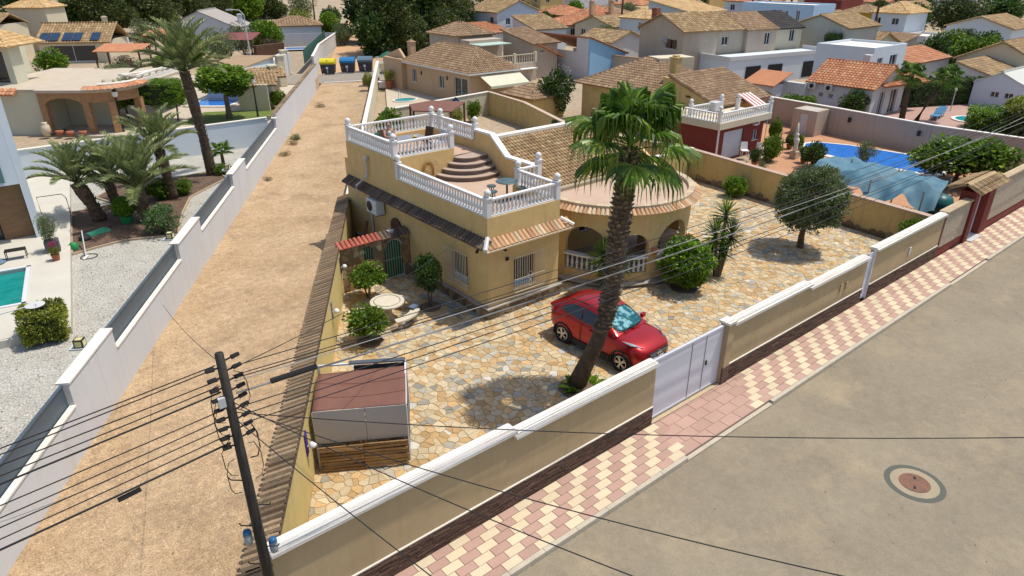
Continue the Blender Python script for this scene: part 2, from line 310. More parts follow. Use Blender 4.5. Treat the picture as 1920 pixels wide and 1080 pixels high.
# ---- manhole
mh = thing('manhole_cover', 'rusty round manhole cover in the asphalt road ringed by a dark patch', 'manhole', (16.25, 3.9, -0.12))
MB().lathe([(0.70, 0), (0.70, 0.004)], 28).build('dark_ring', M('tar', (0.10, 0.105, 0.085), None, 2, 0.1, 40, 0.95), mh)
MB().lathe([(0.56, 0.004), (0.56, 0.009)], 28).build('concrete_collar', M('collar_concrete', (0.34, 0.28, 0.19), (0.3, 0.25, 0.17), 3, 0.1, 40, 1), mh)
RUST = M('rusted_iron', (0.22, 0.105, 0.065), (0.15, 0.085, 0.06), 6, 0.2, 40, 0.8, 0.4, 80)
mbb = MB().lathe([(0.36, 0.009), (0.36, 0.02), (0.30, 0.02), (0.29, 0.014), (0.12, 0.014), (0.11, 0.02)], 24)
lid = mbb.build('lid', RUST, mh)
for a in (0.4, 3.54): MB().obox((0.2 * math.cos(a), 0.2 * math.sin(a), 0.022), (0.1, 0.05, 0.006), a).build('lifting_slot', BLACK, lid)
# ---- pavement: slab, kerb stones, tiles one by one
pave = struct('pavement', MB().box(-30, 60, 8.16, 9.58, -0.4, -0.022), M('pavement_bed', (0.36, 0.25, 0.19), (0.31, 0.215, 0.165), 2, 0.1, 40, 1))
KERB = M('kerb_concrete', (0.50, 0.44, 0.34), (0.43, 0.38, 0.30), 1.5, 0.1, 30, 1, stain=0.3, ss=2, stc=(0.3, 0.22, 0.13))
kerb = struct('kerb', MB().box(-30, 60, 8.045, 8.15, -0.4, -0.08), KERB)
ks = MB().box(-0.495, 0.495, -0.06, 0.06, -0.3, 0).mesh('kerb_stone', KERB); x = -10.0
kl = MB().box(-0.495, 0.495, -0.06, 0.06, -0.3, -0.085).mesh('dropped_kerb_stone', KERB)
while x < 50:
    low = 12.4 < x < 16.2 or 29.3 < x < 33.3; put('dropped_kerb_stone' if low else 'kerb_stone', kl if low else ks, kerb, (x, 8.09, 0.0)); x += 1.0
PCR = M('cream_paving_tile', (0.62, 0.52, 0.36), (0.57, 0.47, 0.315), 1.0, 0.07, 40, 0.9, rnd=0.06, stain=0.12, ss=1.5, stc=(0.42, 0.29, 0.16))
PPK = M('pink_paving_tile', (0.44, 0.285, 0.225), (0.40, 0.255, 0.20), 1.0, 0.07, 40, 0.9, rnd=0.07)
def tile_mesh(n, lx, ly, mat):
    a, b = lx / 2 - 0.006, ly / 2 - 0.006; c = 0.008
    return MB().add([(-a, -b, -0.03), (a, -b, -0.03), (a, b, -0.03), (-a, b, -0.03), (-a, -b, -0.005), (a, -b, -0.005), (a, b, -0.005), (-a, b, -0.005), (-a + c, -b + c, 0), (a - c, -b + c, 0), (a - c, b - c, 0), (-a + c, b - c, 0)],
        [(0, 1, 5, 4), (1, 2, 6, 5), (2, 3, 7, 6), (3, 0, 4, 7), (4, 5, 9, 8), (5, 6, 10, 9), (6, 7, 11, 10), (7, 4, 8, 11), (8, 9, 10, 11)]).mesh(n, mat)
TL, TW = 0.465, 0.2383
tm = (tile_mesh('cream_tile', TL, TW, PCR), tile_mesh('pink_tile', TL, TW, PPK)); tq = tile_mesh('plain_tile', 0.62, 0.357, PPK); cnt = 0; spill = [MB(), MB()]; cand = []
for r in range(6):
    y = 8.155 + TW * (r + 0.5)
    for k in range(-8, 100):
        x = 7.43 + (k + 0.5) * TL + r * 0.262 - 9 * TL
        if 12.5 + 0.1 * r < x < 15.9 + 0.16 * r or x < 3.6 or x > 46: continue
        cand.append((x * x + y * y, x, y, (k + 1) % 2))
cand.sort()
for i, (d, x, y, c) in enumerate(cand):
    p = (x + rnd.uniform(-.002, .002), y, rnd.uniform(-0.004, 0.002))
    if i < 420: put('cream_tile' if not c else 'pink_tile', tm[c], pave, p)
    else: spill[c].box(x - TL / 2 + .005, x + TL / 2 - .005, y - TW / 2 + .005, y + TW / 2 - .005, -0.03, p[2])
for c in (0, 1): stuff(spill[c].build(('cream_tiles', 'pink_tiles')[c], (PCR, PPK)[c], pave))
for r in range(4):
    for k in range(8):
        x = 12.3 + 0.62 * k + (r % 2) * 0.31 + 0.08 * r
        if 12.2 < x < 16.75 + 0.1 * r: put('plain_tile', tq, pave, (x, 8.155 + 0.357 * (r + 0.5), rnd.uniform(-0.010, -0.007)))
# ================================================================ street wall, gates
BRN = M('brown_split_stone', (0.12, 0.07, 0.048), (0.085, 0.05, 0.036), 5, 0.3, 18, 0.9, 0.9, 30, rnd=0.25, mapz=3)
sw = thing('street_wall', 'tan rendered street wall with white coping and brown stone base along the pavement', 'wall', (2.3, 9.7, 0))
secs = [(2.25, 7.9, 2.12), (7.9, 12.85, 1.95), (16.35, 20.72, 1.97), (20.72, 24.9, 1.82), (25.45, 31.75, 1.98)]
for i, (a, b, h) in enumerate(secs):
    MB().box(a, b, 9.62, 9.82, 0.0, h).build('wall_panel', TAN, sw, world=True)
    c = MB().box(a - 0.02, b + 0.01, 9.515, 9.90, h, h + 0.07); c.box(a - 0.015, b + 0.005, 9.60, 9.84, h + 0.07, h + 0.10); c.build('coping', CAPW, sw, world=True)
    MB().box(a, b, 9.585, 9.619, 0.57, 0.60).build('base_trim', CAPW, sw, world=True)
    bb = MB(); z = 0.0
    for row in range(14):
        x = a + rnd.uniform(-0.3, 0)
        while x < b:
            l = rnd.uniform(0.18, 0.5); x1 = min(x + l, b); x0 = max(x, a)
            if x1 - x0 > 0.03: bb.box(x0, x1 - 0.003, 9.595 - rnd.uniform(0, 0.022), 9.62, z, z + 0.039)
            x += l
        z += 0.0407
    stuff(bb.build('split_stone_cladding', BRN, sw, world=True))
for x, z in ((28.6, 1.0), (23.4, 1.0), (23.0, 1.02)): MB().box(x, x + 0.14, 9.575, 9.62, z, z + 0.3).build('letter_box', LGREY if x > 25 else TAN, sw, world=True)
pr_ = MB().box(16.05, 16.35, 9.56, 9.86, 0, 2.07).build('gate_pier', TAN, sw, world=True)
MB().box(16.0, 16.38, 9.52, 9.90, 2.07, 2.14).build('pier_cap', CAPW, pr_, world=True)
MB().box(16.03, 16.36, 9.55, 9.60, 0, 0.58).build('pier_base', BRN, pr_, world=True)
GATEW = M('white_gate_paint', (0.62, 0.63, 0.68), (0.58, 0.59, 0.64), 1, 0.03, 30, 0.45)
dg = thing('driveway_gate', 'wide white sheet metal sliding gate beside the red car', 'gate', (14.4, 9.74, 0))
for a, b in ((12.87, 14.55), (14.56, 15.2), (15.215, 16.04)):
    MB().box(a + 0.004, b - 0.004, 9.72, 9.76, 0.12, 1.97).build('gate_panel', GATEW, dg, world=True)
MB().box(12.87, 16.04, 9.70, 9.78, 1.97, 2.03).build('top_rail', GATEW, dg, world=True)
MB().box(12.87, 16.04, 9.70, 9.78, 0.06, 0.12).build('bottom_rail', LGREY, dg, world=True)
for x in (14.55, 15.208): MB().box(x - 0.012, x + 0.012, 9.708, 9.72, 0.12, 1.97).build('seam_bar', GREYM, dg, world=True)
MB().box(15.26, 15.30, 9.66, 9.70, 0.95, 1.10).build('handle', DKM, dg, world=True)
struct('gate_threshold', MB().box(12.87, 16.04, 9.58, 9.80, -0.1, 0.012), M('threshold_stone', (0.50, 0.38, 0.22), (0.42, 0.34, 0.25), 3, 0.15, 20, 1))
wg = thing('pedestrian_gate', 'narrow white metal door in the tan street wall near the olive tree', 'gate', (25.15, 9.7, 0))
MB().box(24.92, 25.43, 9.68, 9.72, 0.06, 1.93).build('door_leaf', GATEW, wg, world=True)
MB().box(24.90, 24.96, 9.61, 9.70, 0.0, 2.0).build('frame', GATEW, wg, world=True); MB().box(25.39, 25.45, 9.61, 9.70, 0.0, 2.0).build('frame', GATEW, wg, world=True)
MB().box(24.98, 25.03, 9.63, 9.67, 0.95, 1.1).build('handle', DKM, wg, world=True)
# neighbour's oxblood wall with tiled porch gate
rw = thing('oxblood_street_wall', 'oxblood painted street wall with stone infill panels beyond the tan wall', 'wall', (32, 9.6, 0))
PEB = M('pebbledash', (0.44, 0.37, 0.28), (0.36, 0.30, 0.22), 8, 0.3, 15, 0.95, 0.6, 25, stain=0.4, ss=4, stc=(0.27, 0.2, 0.14))
for a, b, h in ((31.78, 34.6, 2.05), (37.2, 60, 2.35)):
    MB().box(a, b, 9.62, 9.85, 0, h).build('wall_panel', RED, rw, world=True)
    MB().box(a + 0.12, b - 0.1, 9.59, 9.62, 0.45, h - 0.04).build('stone_infill', PEB, rw, world=True)
    MB().box(a, b, 9.54, 9.92, h, h + 0.07).build('coping', M('sand_coping', (0.50, 0.39, 0.24), (0.43, 0.33, 0.2), 2, 0.1, 30, 0.9), rw, world=True)
pg = thing('porch_gateway', 'oxblood gateway with tiled canopy and white door in the street wall', 'gateway', (35.6, 9.8, 0))
for a, b in ((34.6, 35.05), (36.35, 37.2)): MB().box(a, b, 9.50, 10.15, 0, 2.2).build('pier', RED, pg, world=True)
MB().box(34.6, 37.2, 9.5, 10.15, 2.2, 2.42).build('lintel', RED, pg, world=True)
MB().box(35.05, 36.35, 9.80, 9.86, 0.02, 2.2).build('door', GATEW, pg, world=True)
MB().box(35.05, 36.35, 9.30, 9.80, -0.1, 0.05).build('step', LGREY, pg, world=True)
# ================================================================ crazy paving of the yard
def clip(poly, n, d):
    out = []
    for i in range(len(poly)):
        a, b = poly[i], poly[(i + 1) % len(poly)]; da = n[0] * a[0] + n[1] * a[1] - d; db = n[0] * b[0] + n[1] * b[1] - d
        if da <= 0: out.append(a)
        if (da < 0) != (db < 0) and abs(da - db) > 1e-9:
            t = da / (da - db); out.append((a[0] + (b[0] - a[0]) * t, a[1] + (b[1] - a[1]) * t))
    return out
def cells(x0, x1, y0, y1, sp, rs, jit=0.85):
    nx, ny = int((x1 - x0) / sp) + 3, int((y1 - y0) / sp) + 3
    S = [[(x0 + (i - 1 + 0.5 + rs.uniform(-jit, jit) / 2) * sp, y0 + (j - 1 + 0.5 + rs.uniform(-jit, jit) / 2) * sp) for j in range(ny)] for i in range(nx)]
    for i in range(1, nx - 1):
        for j in range(1, ny - 1):
            s = S[i][j]; p = [(s[0] - 2 * sp, s[1] - 2 * sp), (s[0] + 2 * sp, s[1] - 2 * sp), (s[0] + 2 * sp, s[1] + 2 * sp), (s[0] - 2 * sp, s[1] + 2 * sp)]
            for a in range(max(0, i - 2), min(nx, i + 3)):
                for b in range(max(0, j - 2), min(ny, j + 3)):
                    if (a, b) == (i, j): continue
                    q = S[a][b]; n = (q[0] - s[0], q[1] - s[1]); p = clip(p, n, (n[0] * (s[0] + q[0]) + n[1] * (s[1] + q[1])) / 2)
            yield s, p
def shrink(poly, g):
    n = len(poly); cx = sum(p[0] for p in poly) / n; cy = sum(p[1] for p in poly) / n
    return [(cx + (p[0] - cx) * (1 - g / max(0.05, math.hypot(p[0] - cx, p[1] - cy))), cy + (p[1] - cy) * (1 - g / max(0.05, math.hypot(p[0] - cx, p[1] - cy)))) for p in poly]
def area(p): return abs(sum(p[i][0] * p[(i + 1) % len(p)][1] - p[(i + 1) % len(p)][0] * p[i][1] for i in range(len(p)))) / 2
def slab(poly, z, b=0.009, d=0.04, map3=None, tilt=(0, 0)):
    """a stone: chamfered top, sides; map3 turns (u,v,h) into 3D"""
    q = shrink(poly, b); n = len(poly); m3 = map3 or (lambda u, v, h: (u, v, h)); c = poly[0]
    zt = lambda p: z + tilt[0] * (p[0] - c[0]) + tilt[1] * (p[1] - c[1])
    vs = [m3(p[0], p[1], z - d) for p in poly] + [m3(p[0], p[1], zt(p) - b * 0.6) for p in poly] + [m3(p[0], p[1], zt(p)) for p in q]
    return vs, [(i, (i + 1) % n, n + (i + 1) % n, n + i) for i in range(n)] + [(n + i, n + (i + 1) % n, 2 * n + (i + 1) % n, 2 * n + i) for i in range(n)] + [tuple(range(2 * n, 3 * n))]
FLAG = [M('flag_ochre', (0.50, 0.335, 0.16), (0.42, 0.27, 0.12), 3, 0.2, 25, 0.8, 0.4, 30, rnd=0.2, c3=(0.50, 0.40, 0.25)),
        M('flag_grey', (0.37, 0.335, 0.26), (0.29, 0.27, 0.22), 3, 0.14, 25, 0.8, 0.4, 30, rnd=0.28, c3=(0.45, 0.42, 0.35)),
        M('flag_cream', (0.51, 0.42, 0.275), (0.46, 0.355, 0.205), 3, 0.14, 25, 0.8, 0.4, 30, rnd=0.15)]
ypoly = [(2.42, 9.82), (32.2, 9.82), (33.3, 24.0), (10.6, 24.0)]
yard = struct('yard_paving', MB().prism([(2.2, 9.75), (32.4, 9.75), (33.4, 26), (11.6, 26)], -0.3, -0.016), M('yard_mortar', (0.31, 0.22, 0.12), (0.25, 0.175, 0.095), 1.5, 0.15, 30, 1))
rs = random.Random(11); pieces = []
for s, p in cells(2.2, 33.2, 9.8, 24.0, 0.235, rs, 1.15):
    for i in range(4):
        a, b = ypoly[i], ypoly[(i + 1) % 4]; n = (b[1] - a[1], -(b[0] - a[0])); p = clip(p, n, n[0] * a[0] + n[1] * a[1])
        if len(p) < 3: break
    if len(p) < 3 or area(p) < 0.004: continue
    if s[0] > 13.3 and s[0] < 16.2 and s[1] > 17.7: continue
    if math.hypot(s[0] - 21, s[1] - 19.1) < 3.4 or (16 < s[0] < 25 and s[1] > 20): continue
    if math.hypot(s[0] - 12.6, s[1] - 12.3) < 0.5: continue
    pieces.append((s[0] ** 2 + s[1] ** 2, s, p))
pieces.sort(key=lambda q: q[0]); rest = [MB(), MB(), MB()]; k = 0
for d, s, p in pieces:
    ci = 0; nzv = noise.noise((s[0] * 0.9, s[1] * 0.9, 7)); rr = rs.random()
    ci = 1 if rr < 0.15 + 0.16 * nzv else (2 if rr > 0.60 else 0)
    vs, fs = slab(shrink(p, 0.008), rs.uniform(-0.004, 0.006), tilt=(rs.uniform(-.02, .02), rs.uniform(-.02, .02)))
    if k < 400: MB().add(vs, fs).build('flagstone', FLAG[ci], yard)
    else: rest[ci].add(vs, fs)
    k += 1
for i, n in enumerate(('ochre_flagstones', 'grey_flagstones', 'cream_flagstones')): stuff(rest[i].build(n, FLAG[i], yard))
# ================================================================ building kit
def inpoly(u, v, P):
    c = False; n = len(P)
    for i in range(n):
        a, b = P[i], P[(i + 1) % n]
        if (a[1] > v) != (b[1] > v) and u < (b[0] - a[0]) * (v - a[1]) / (b[1] - a[1]) + a[0]: c = not c
    return c
def roof_plane(deck, tl, pts, cw=0.24, rl=0.36, h=0.07, th=0.10):
    """pts: flat 3D polygon, first edge is the eave. deck gets a slab, tl the barrel tiles one by one"""
    P = [V3(p) for p in pts]; U = (P[1] - P[0]).normalized(); Nn = (P[1] - P[0]).cross(P[2] - P[0]).normalized()
    if Nn.z < 0: Nn = -Nn
    W = Nn.cross(U).normalized()
    if W.z < 0: W = -W
    q = [((p - P[0]).dot(U), (p - P[0]).dot(W)) for p in P]
    deck.vprism(P, -Nn * th)
    u0, u1 = min(a for a, b in q), max(a for a, b in q); v1 = max(b for a, b in q); u = u0 + cw / 2
    while u < u1:
        v = -0.03
        while v < v1:
            if inpoly(u, v + rl * 0.5, q):
                o = len(tl.v); jit = rnd.uniform(-0.008, 0.008)
                for vv, k, up in ((v - 0.02, 0.47, 0.034), (v + rl, 0.40, 0.0)):
                    for a, b in ((-1, 0), (-0.62, 0.75), (0, 1), (0.62, 0.75), (1, 0)):
                        tl.v.append(tuple(P[0] + U * (u + jit + a * k * cw) + W * vv + Nn * (up + 0.006 + b * h)))
                tl.f += [(o + i, o + i + 1, o + 6 + i, o + 5 + i) for i in range(4)] + [(o + 4, o + 3, o + 2, o + 1, o)]
            v += rl
        u += cw
def ridge(mb, a, b, r=0.10, step=0.36):
    a = V3(a); b = V3(b); n = max(1, int((b - a).length / step)); d = (b - a) / n
    for i in range(n): mb.tube([a + d * i + V3((0, 0, 0.02)), a + d * (i + 1.05)], [r * 1.1, r * 0.9], 6)
def facade(mb, o, U, L, z0, z1, holes, inw, th=0.22):
    """wall panel from o along U (length L) with rectangular holes (u0,u1,z0,z1), thickness th towards inw"""
    us = sorted({0, L, *[h[0] for h in holes], *[h[1] for h in holes]}); zs = sorted({z0, z1, *[h[2] for h in holes], *[h[3] for h in holes]})
    for i in range(len(us) - 1):
        j0 = 0
        for j in range(len(zs) - 1):
            um, zm = (us[i] + us[i + 1]) / 2, (zs[j] + zs[j + 1]) / 2
            if any(h[0] < um < h[1] and h[2] < zm < h[3] for h in holes): continue
            a = o + U * us[i]; b = o + U * us[i + 1]
            mb.vprism([(a.x, a.y, zs[j]), (b.x, b.y, zs[j]), (b.x, b.y, zs[j + 1]), (a.x, a.y, zs[j + 1])], inw * th)
def window(parent, o, U, out, u0, u1, z0, z1, fm=None, gm=None, name='window', bars=1, dep=0.14, fw=0.05):
    f = MB(); P = lambda u, z, d: tuple(o + U * u + out * d + V3((0, 0, z)))
    def strip(a, b, c, e): f.vprism([P(a, c, -dep + 0.05), P(b, c, -dep + 0.05), P(b, e, -dep + 0.05), P(a, e, -dep + 0.05)], -out * 0.06)
    strip(u0, u0 + fw, z0, z1); strip(u1 - fw, u1, z0, z1); strip(u0 + fw, u1 - fw, z0, z0 + fw); strip(u0 + fw, u1 - fw, z1 - fw, z1)
    for k in range(bars): m = u0 + (u1 - u0) * (k + 1) / (bars + 1); strip(m - fw / 2, m + fw / 2, z0 + fw, z1 - fw)
    w = f.build(name, fm or WHT, parent, world=True)
    MB().vprism([P(u0, z0, -dep), P(u1, z0, -dep), P(u1, z1, -dep), P(u0, z1, -dep)], -out * 0.02).build('pane', gm or GLASS, w, world=True)
    if name == 'window': MB().vprism([P(u0 - 0.04, z0 - 0.05, 0.05), P(u1 + 0.04, z0 - 0.05, 0.05), P(u1 + 0.04, z0 - 0.002, 0.05), P(u0 - 0.04, z0 - 0.002, 0.05)], -out * 0.17).build('sill', CAPW, w, world=True)
    return w
def house(name, label, x0, x1, y0, y1, h, wall, roof='hip', rise=1.5, rm=None, over=0.35, wins=(), doors=(), rz=0.0, cat='house', group=None, cw=0.3, rl=0.4, chim=(), base=-0.3, fm=None, cut=None, tiles=True, gm=None):
    """a house with its long parts: walls with real openings, roof > deck tiles and ridge, windows > pane and sill. wins: (side, u0, u1, z0, z1), side L = facing -x, F = facing -y"""
    pv = V3(((x0 + x1) / 2, (y0 + y1) / 2, 0)); T = thing(name, label, cat, tuple(pv), 0, group); rot = Matrix.Translation(pv) @ Matrix.Rotation(rz, 4, 'Z') @ Matrix.Translation(-pv)
    X, Y = V3((1, 0, 0)), V3((0, 1, 0)); w = MB(); b = base
    hl = [q[1:] for q in list(wins) + list(doors) if q[0] == 'L']; hf = [q[1:] for q in list(wins) + list(doors) if q[0] == 'F']
    facade(w, V3((x0, y0, 0)), Y, y1 - y0, b, h, hl, X); facade(w, V3((x0 + 0.22, y0, 0)), X, x1 - x0 - 0.22, b, h, hf, Y)
    w.box(x1 - 0.22, x1, y0 + 0.22, y1, b, h); w.box(x0 + 0.22, x1 - 0.22, y1 - 0.22, y1, b, h)
    g = over; d = MB(); t = MB(); r = MB(); zt = h + rise; e = h - 0.12; xm, ym = (x0 + x1) / 2, (y0 + y1) / 2
    rp = lambda pts: roof_plane(d, t, pts, cw, rl)
    A, B, Cc, D = (x0 - g, y0 - g, e), (x1 + g, y0 - g, e), (x1 + g, y1 + g, e), (x0 - g, y1 + g, e)
    if roof == 'hip':
        k = min(x1 - x0, y1 - y0) / 2 + g
        if (y1 - y0) >= (x1 - x0): p, q = (xm, y0 - g + k, zt), (xm, y1 + g - k, zt)
        else: p, q = (x0 - g + k, ym, zt), (x1 + g - k, ym, zt)
        if (y1 - y0) >= (x1 - x0): pl = [(A, B, p), (Cc, D, q), (D, A, p, q), (B, Cc, q, p)]; rg = [(A, p), (B, p), (Cc, q), (D, q), (p, q)]
        else: pl = [(D, A, p), (B, Cc, q), (A, B, q, p), (Cc, D, p, q)]; rg = [(A, p), (D, p), (B, q), (Cc, q), (p, q)]
    elif roof == 'gable_y':      # ridge runs along y, gable faces -y
        p, q = (xm, y0 - g, zt), (xm, y1 + g, zt); pl = [(D, A, p, q), (B, Cc, q, p)]; rg = [(p, q)]
        w.vprism([(x0, y0, h), (x1, y0, h), (xm, y0, zt - 0.14)], Y * 0.22)
    elif roof == 'gable_x':      # ridge runs along x, gable faces -x
        p, q = (x0 - g, ym, zt), (x1 + g, ym, zt); pl = [(A, B, q, p), (Cc, D, p, q)]; rg = [(p, q)]
        w.vprism([(x0, y0, h), (x0, y1, h), (x0, ym, zt - 0.14)], X * 0.22)
    elif roof == 'shed_f':       # rises towards +y
        pl = [(A, B, (x1 + g, y1 + g, zt), (x0 - g, y1 + g, zt))]; rg = []
        for xx in (x0, x1 - 0.22): w.vprism([(xx, y0, h), (xx, y1, h), (xx, y1, zt - 0.12)], X * 0.22)
    elif roof == 'shed_l':       # rises towards +x
        pl = [(D, A, (x1 + g, y0 - g, zt), (x1 + g, y1 + g, zt))]; rg = []
        for yy in (y0, y1 - 0.22): w.vprism([(x0, yy, h), (x1, yy, h), (x1, yy, zt - 0.12)], Y * 0.22)
    else:
        pl = []; rg = []; d.box(x0 + 0.2, x1 - 0.2, y0 + 0.2, y1 - 0.2, h - rise, h - rise + 0.1)
    if rz:
        for m_ in (w,): m_.v = [tuple(rot @ V3(p)) for p in m_.v]
    for pp in pl: rp(pp)
    for a, c in rg: ridge(r, a, c, 0.09 if cw < 0.28 else 0.12, 0.4)
    if rz:
        for m_ in (d, t, r): m_.v = [tuple(rot @ V3(p)) for p in m_.v]
    w.build('wall', wall, T, world=True); rf = d.build('roof', rm if pl else (rm or CAPW), T, world=True)
    if pl and tiles: stuff(t.build('roof_tiles', rm, rf, world=True))
    if rg: r.build('ridge_tiles', rm, rf, world=True)
    for q in list(wins) + list(doors):
        o_, U_, ot = (V3((x0, y0, 0)), Y, -X) if q[0] == 'L' else (V3((x0 + 0.22, y0, 0)), X, -Y)
        if rz: o_ = rot @ o_; U_ = Matrix.Rotation(rz, 3, 'Z') @ U_; ot = Matrix.Rotation(rz, 3, 'Z') @ ot
        window(T, o_, U_, ot, *q[1:], fm=fm, gm=gm, name='window' if q in wins else 'door')
    for (cx, cy, cz, ch) in chim:
        c = MB().box(cx - 0.3, cx + 0.3, cy - 0.3, cy + 0.3, cz - 1.0, cz + ch); c.box(cx - 0.37, cx + 0.37, cy - 0.37, cy + 0.37, cz + ch, cz + ch + 0.08); c.box(cx - 0.2, cx + 0.2, cy - 0.2, cy + 0.2, cz + ch + 0.08, cz + ch + 0.2); c.build('chimney', wall, rf, world=True)
    return T
BPROF = [(0.062, 0), (0.062, 0.05), (0.035, 0.07), (0.05, 0.12), (0.062, 0.2), (0.05, 0.29), (0.03, 0.40), (0.028, 0.43), (0.045, 0.455), (0.045, 0.475), (0.055, 0.48), (0.055, 0.52)]
BAL = MB().lathe(BPROF, 9).mesh('baluster', WHT, True)
POSTM = MB().box(-0.10, 0.10, -0.10, 0.10, 0, 0.66).box(-0.125, 0.125, -0.125, 0.125, 0.66, 0.71).mesh('post', WHT)
BALL = MB().lathe([(0.07, 0), (0.05, 0.03), (0.10, 0.08), (0.125, 0.15), (0.11, 0.22), (0.06, 0.27), (0.01, 0.285)], 12).mesh('ball_finial', WHT, True)
def balustrade(T, p0, p1, z, hgt=0.64, sp=0.165, mat=None, bal=None, posts=(0, 0), names=('top_rail', 'bottom_rail')):
    p0 = V3((*p0, 0)); p1 = V3((*p1, 0)); L = (p1 - p0).length; d = (p1 - p0) / L; s = (hgt - 0.12) / 0.52; mat = mat or WHT; Z_ = lambda h: V3((0, 0, z + h))
    MB().bar(p0 + Z_(hgt - 0.03), p1 + Z_(hgt - 0.03), 0.15, 0.06).build('top_rail', mat, T, world=True)
    MB().bar(p0 + Z_(0.03), p1 + Z_(0.03), 0.15, 0.06).build('bottom_rail', mat, T, world=True)
    n = max(1, int((L - 0.12) / sp))
    for i in range(n): q = p0 + d * (0.06 + (L - 0.12) * (i + 0.5) / n); put('baluster', bal or BAL, T, (q.x, q.y, z + 0.06), 0, (1, 1, s), world=True)
def post(T, x, y, z, s=1.0, ball=True):
    p = put('post', POSTM, T, (x, y, z), 0, (s, s, s), world=True)
    if ball: put('ball_finial', BALL, p, (x, y, z + 0.71 * s), 0, (s, s, s), world=True)
# ================================================================ the yellow house
MH = thing('yellow_house', 'yellow stuccoed house with white balustraded roof terraces and round porch', 'house', (13.08, 17.43, 0))
X_, Y_ = V3((1, 0, 0)), V3((0, 1, 0)); w = MB()
facade(w, V3((13.08, 17.43, 0)), Y_, 10.6, 0, 3.87, [(1.25, 2.25, 0.92, 2.05)], X_, 0.25)
facade(w, V3((13.33, 17.43, 0)), X_, 3.12, 0, 3.87, [(0.92, 1.92, 0.92, 2.05)], Y_, 0.25)
w.box(16.2, 16.45, 17.68, 19.9, 0, 3.87); w.box(16.45, 17.6, 19.68, 19.9, 0, 3.87); w.box(13.33, 17.6, 27.4, 27.75, 0, 4.67)
w.build('wall', YEL, MH, world=True)
up = MB(); up.box(13.085, 13.33, 23.55, 27.75, 3.87, 4.67); up.box(13.33, 15.98, 23.55, 23.75, 3.5, 4.67); up.box(17.4, 17.6, 24.05, 27.4, 3.4, 4.67)
up.vprism([(17.4, 19.9, 0), (17.4, 24.05, 0), (17.4, 24.05, 5.12), (17.4, 22.9, 5.12), (17.4, 21.85, 4.36), (17.4, 19.9, 4.36)], (0.2, 0, 0)); up.build('terrace_wall', YEL, MH, world=True)
cp = MB(); pl = [(24.08, 5.12), (22.86, 5.12), (21.82, 4.36), (19.85, 4.36)]
for (a, za), (b, zb) in zip(pl, pl[1:]): cp.bar((17.5, a, za + 0.04), (17.5, b, zb + 0.04), 0.30, 0.08)
cp.build('stepped_coping', WHT, MH, world=True)
MB().box(13.33, 16.2, 17.68, 19.9, 3.40, 3.52).build('lower_terrace_floor', TERR, MH, world=True); MB().box(13.33, 17.4, 19.9, 23.55, 3.40, 3.521).build('lower_terrace_floor', TERR, MH, world=True)
MB().box(13.33, 17.4, 23.75, 27.4, 4.2, 4.30).build('upper_terrace_floor', TERR, MH, world=True)
STEP = M('step_brown_tile', (0.18, 0.13, 0.108), (0.15, 0.105, 0.088), 3, 0.15, 25, 0.8); STEPT = M('step_top_tile', (0.42, 0.325, 0.26), (0.37, 0.28, 0.22), 3, 0.1, 25, 0.8)
for i in range(4):
    r_ = 1.58 - 0.30 * i; z_ = 3.52 + 0.195 * i; cx, cy = 16.62, 23.62
    arc = [(cx + r_ * math.cos(R(a)), cy + r_ * math.sin(R(a))) for a in range(180, 301, 10)] + [(17.39, cy + min(0, -(r_ * 0.86) + 0.0)), (17.39, cy + 0.12), (cx - r_, cy + 0.1)]
    arc = [(min(p[0], 17.39), min(p[1], 23.74 if p[0] > 16 else 23.54)) for p in arc]
    st = MB().prism(arc, 3.5, z_ + 0.16).build('step', STEP, MH, world=True)
    MB().prism([(min(17.395, cx + (p[0] - cx) * 1.02), cy + (p[1] - cy) * 1.02 if p[1] < cy else p[1]) for p in arc], z_ + 0.16, z_ + 0.195).build('tread', STEPT, st, world=True)
# balustrades of both terraces
for a, b, z in (((13.18, 17.62), (13.18, 23.42), 3.87), ((13.28, 17.53), (16.28, 17.53), 3.87), ((16.35, 17.64), (16.35, 19.62), 3.87), ((16.47, 19.8), (17.36, 19.8), 3.87),
                ((13.18, 23.85), (13.18, 27.45), 4.67), ((13.30, 23.65), (15.80, 23.65), 4.67), ((13.30, 27.57), (17.38, 27.57), 4.67), ((17.5, 26.95), (17.5, 27.45), 4.67), ((17.5, 24.22), (17.5, 26.68), 4.67)): balustrade(MH, a, b, z)
for x, y, z in ((13.18, 17.53, 3.87), (16.36, 17.53, 3.87), (16.36, 19.75, 3.87), (17.48, 19.85, 4.0), (13.18, 23.44, 3.87), (13.18, 23.67, 4.67), (15.9, 23.65, 4.67), (13.18, 27.57, 4.67), (17.5, 27.57, 4.67), (17.5, 26.82, 4.67), (17.5, 24.1, 4.72)): post(MH, x, y, z)
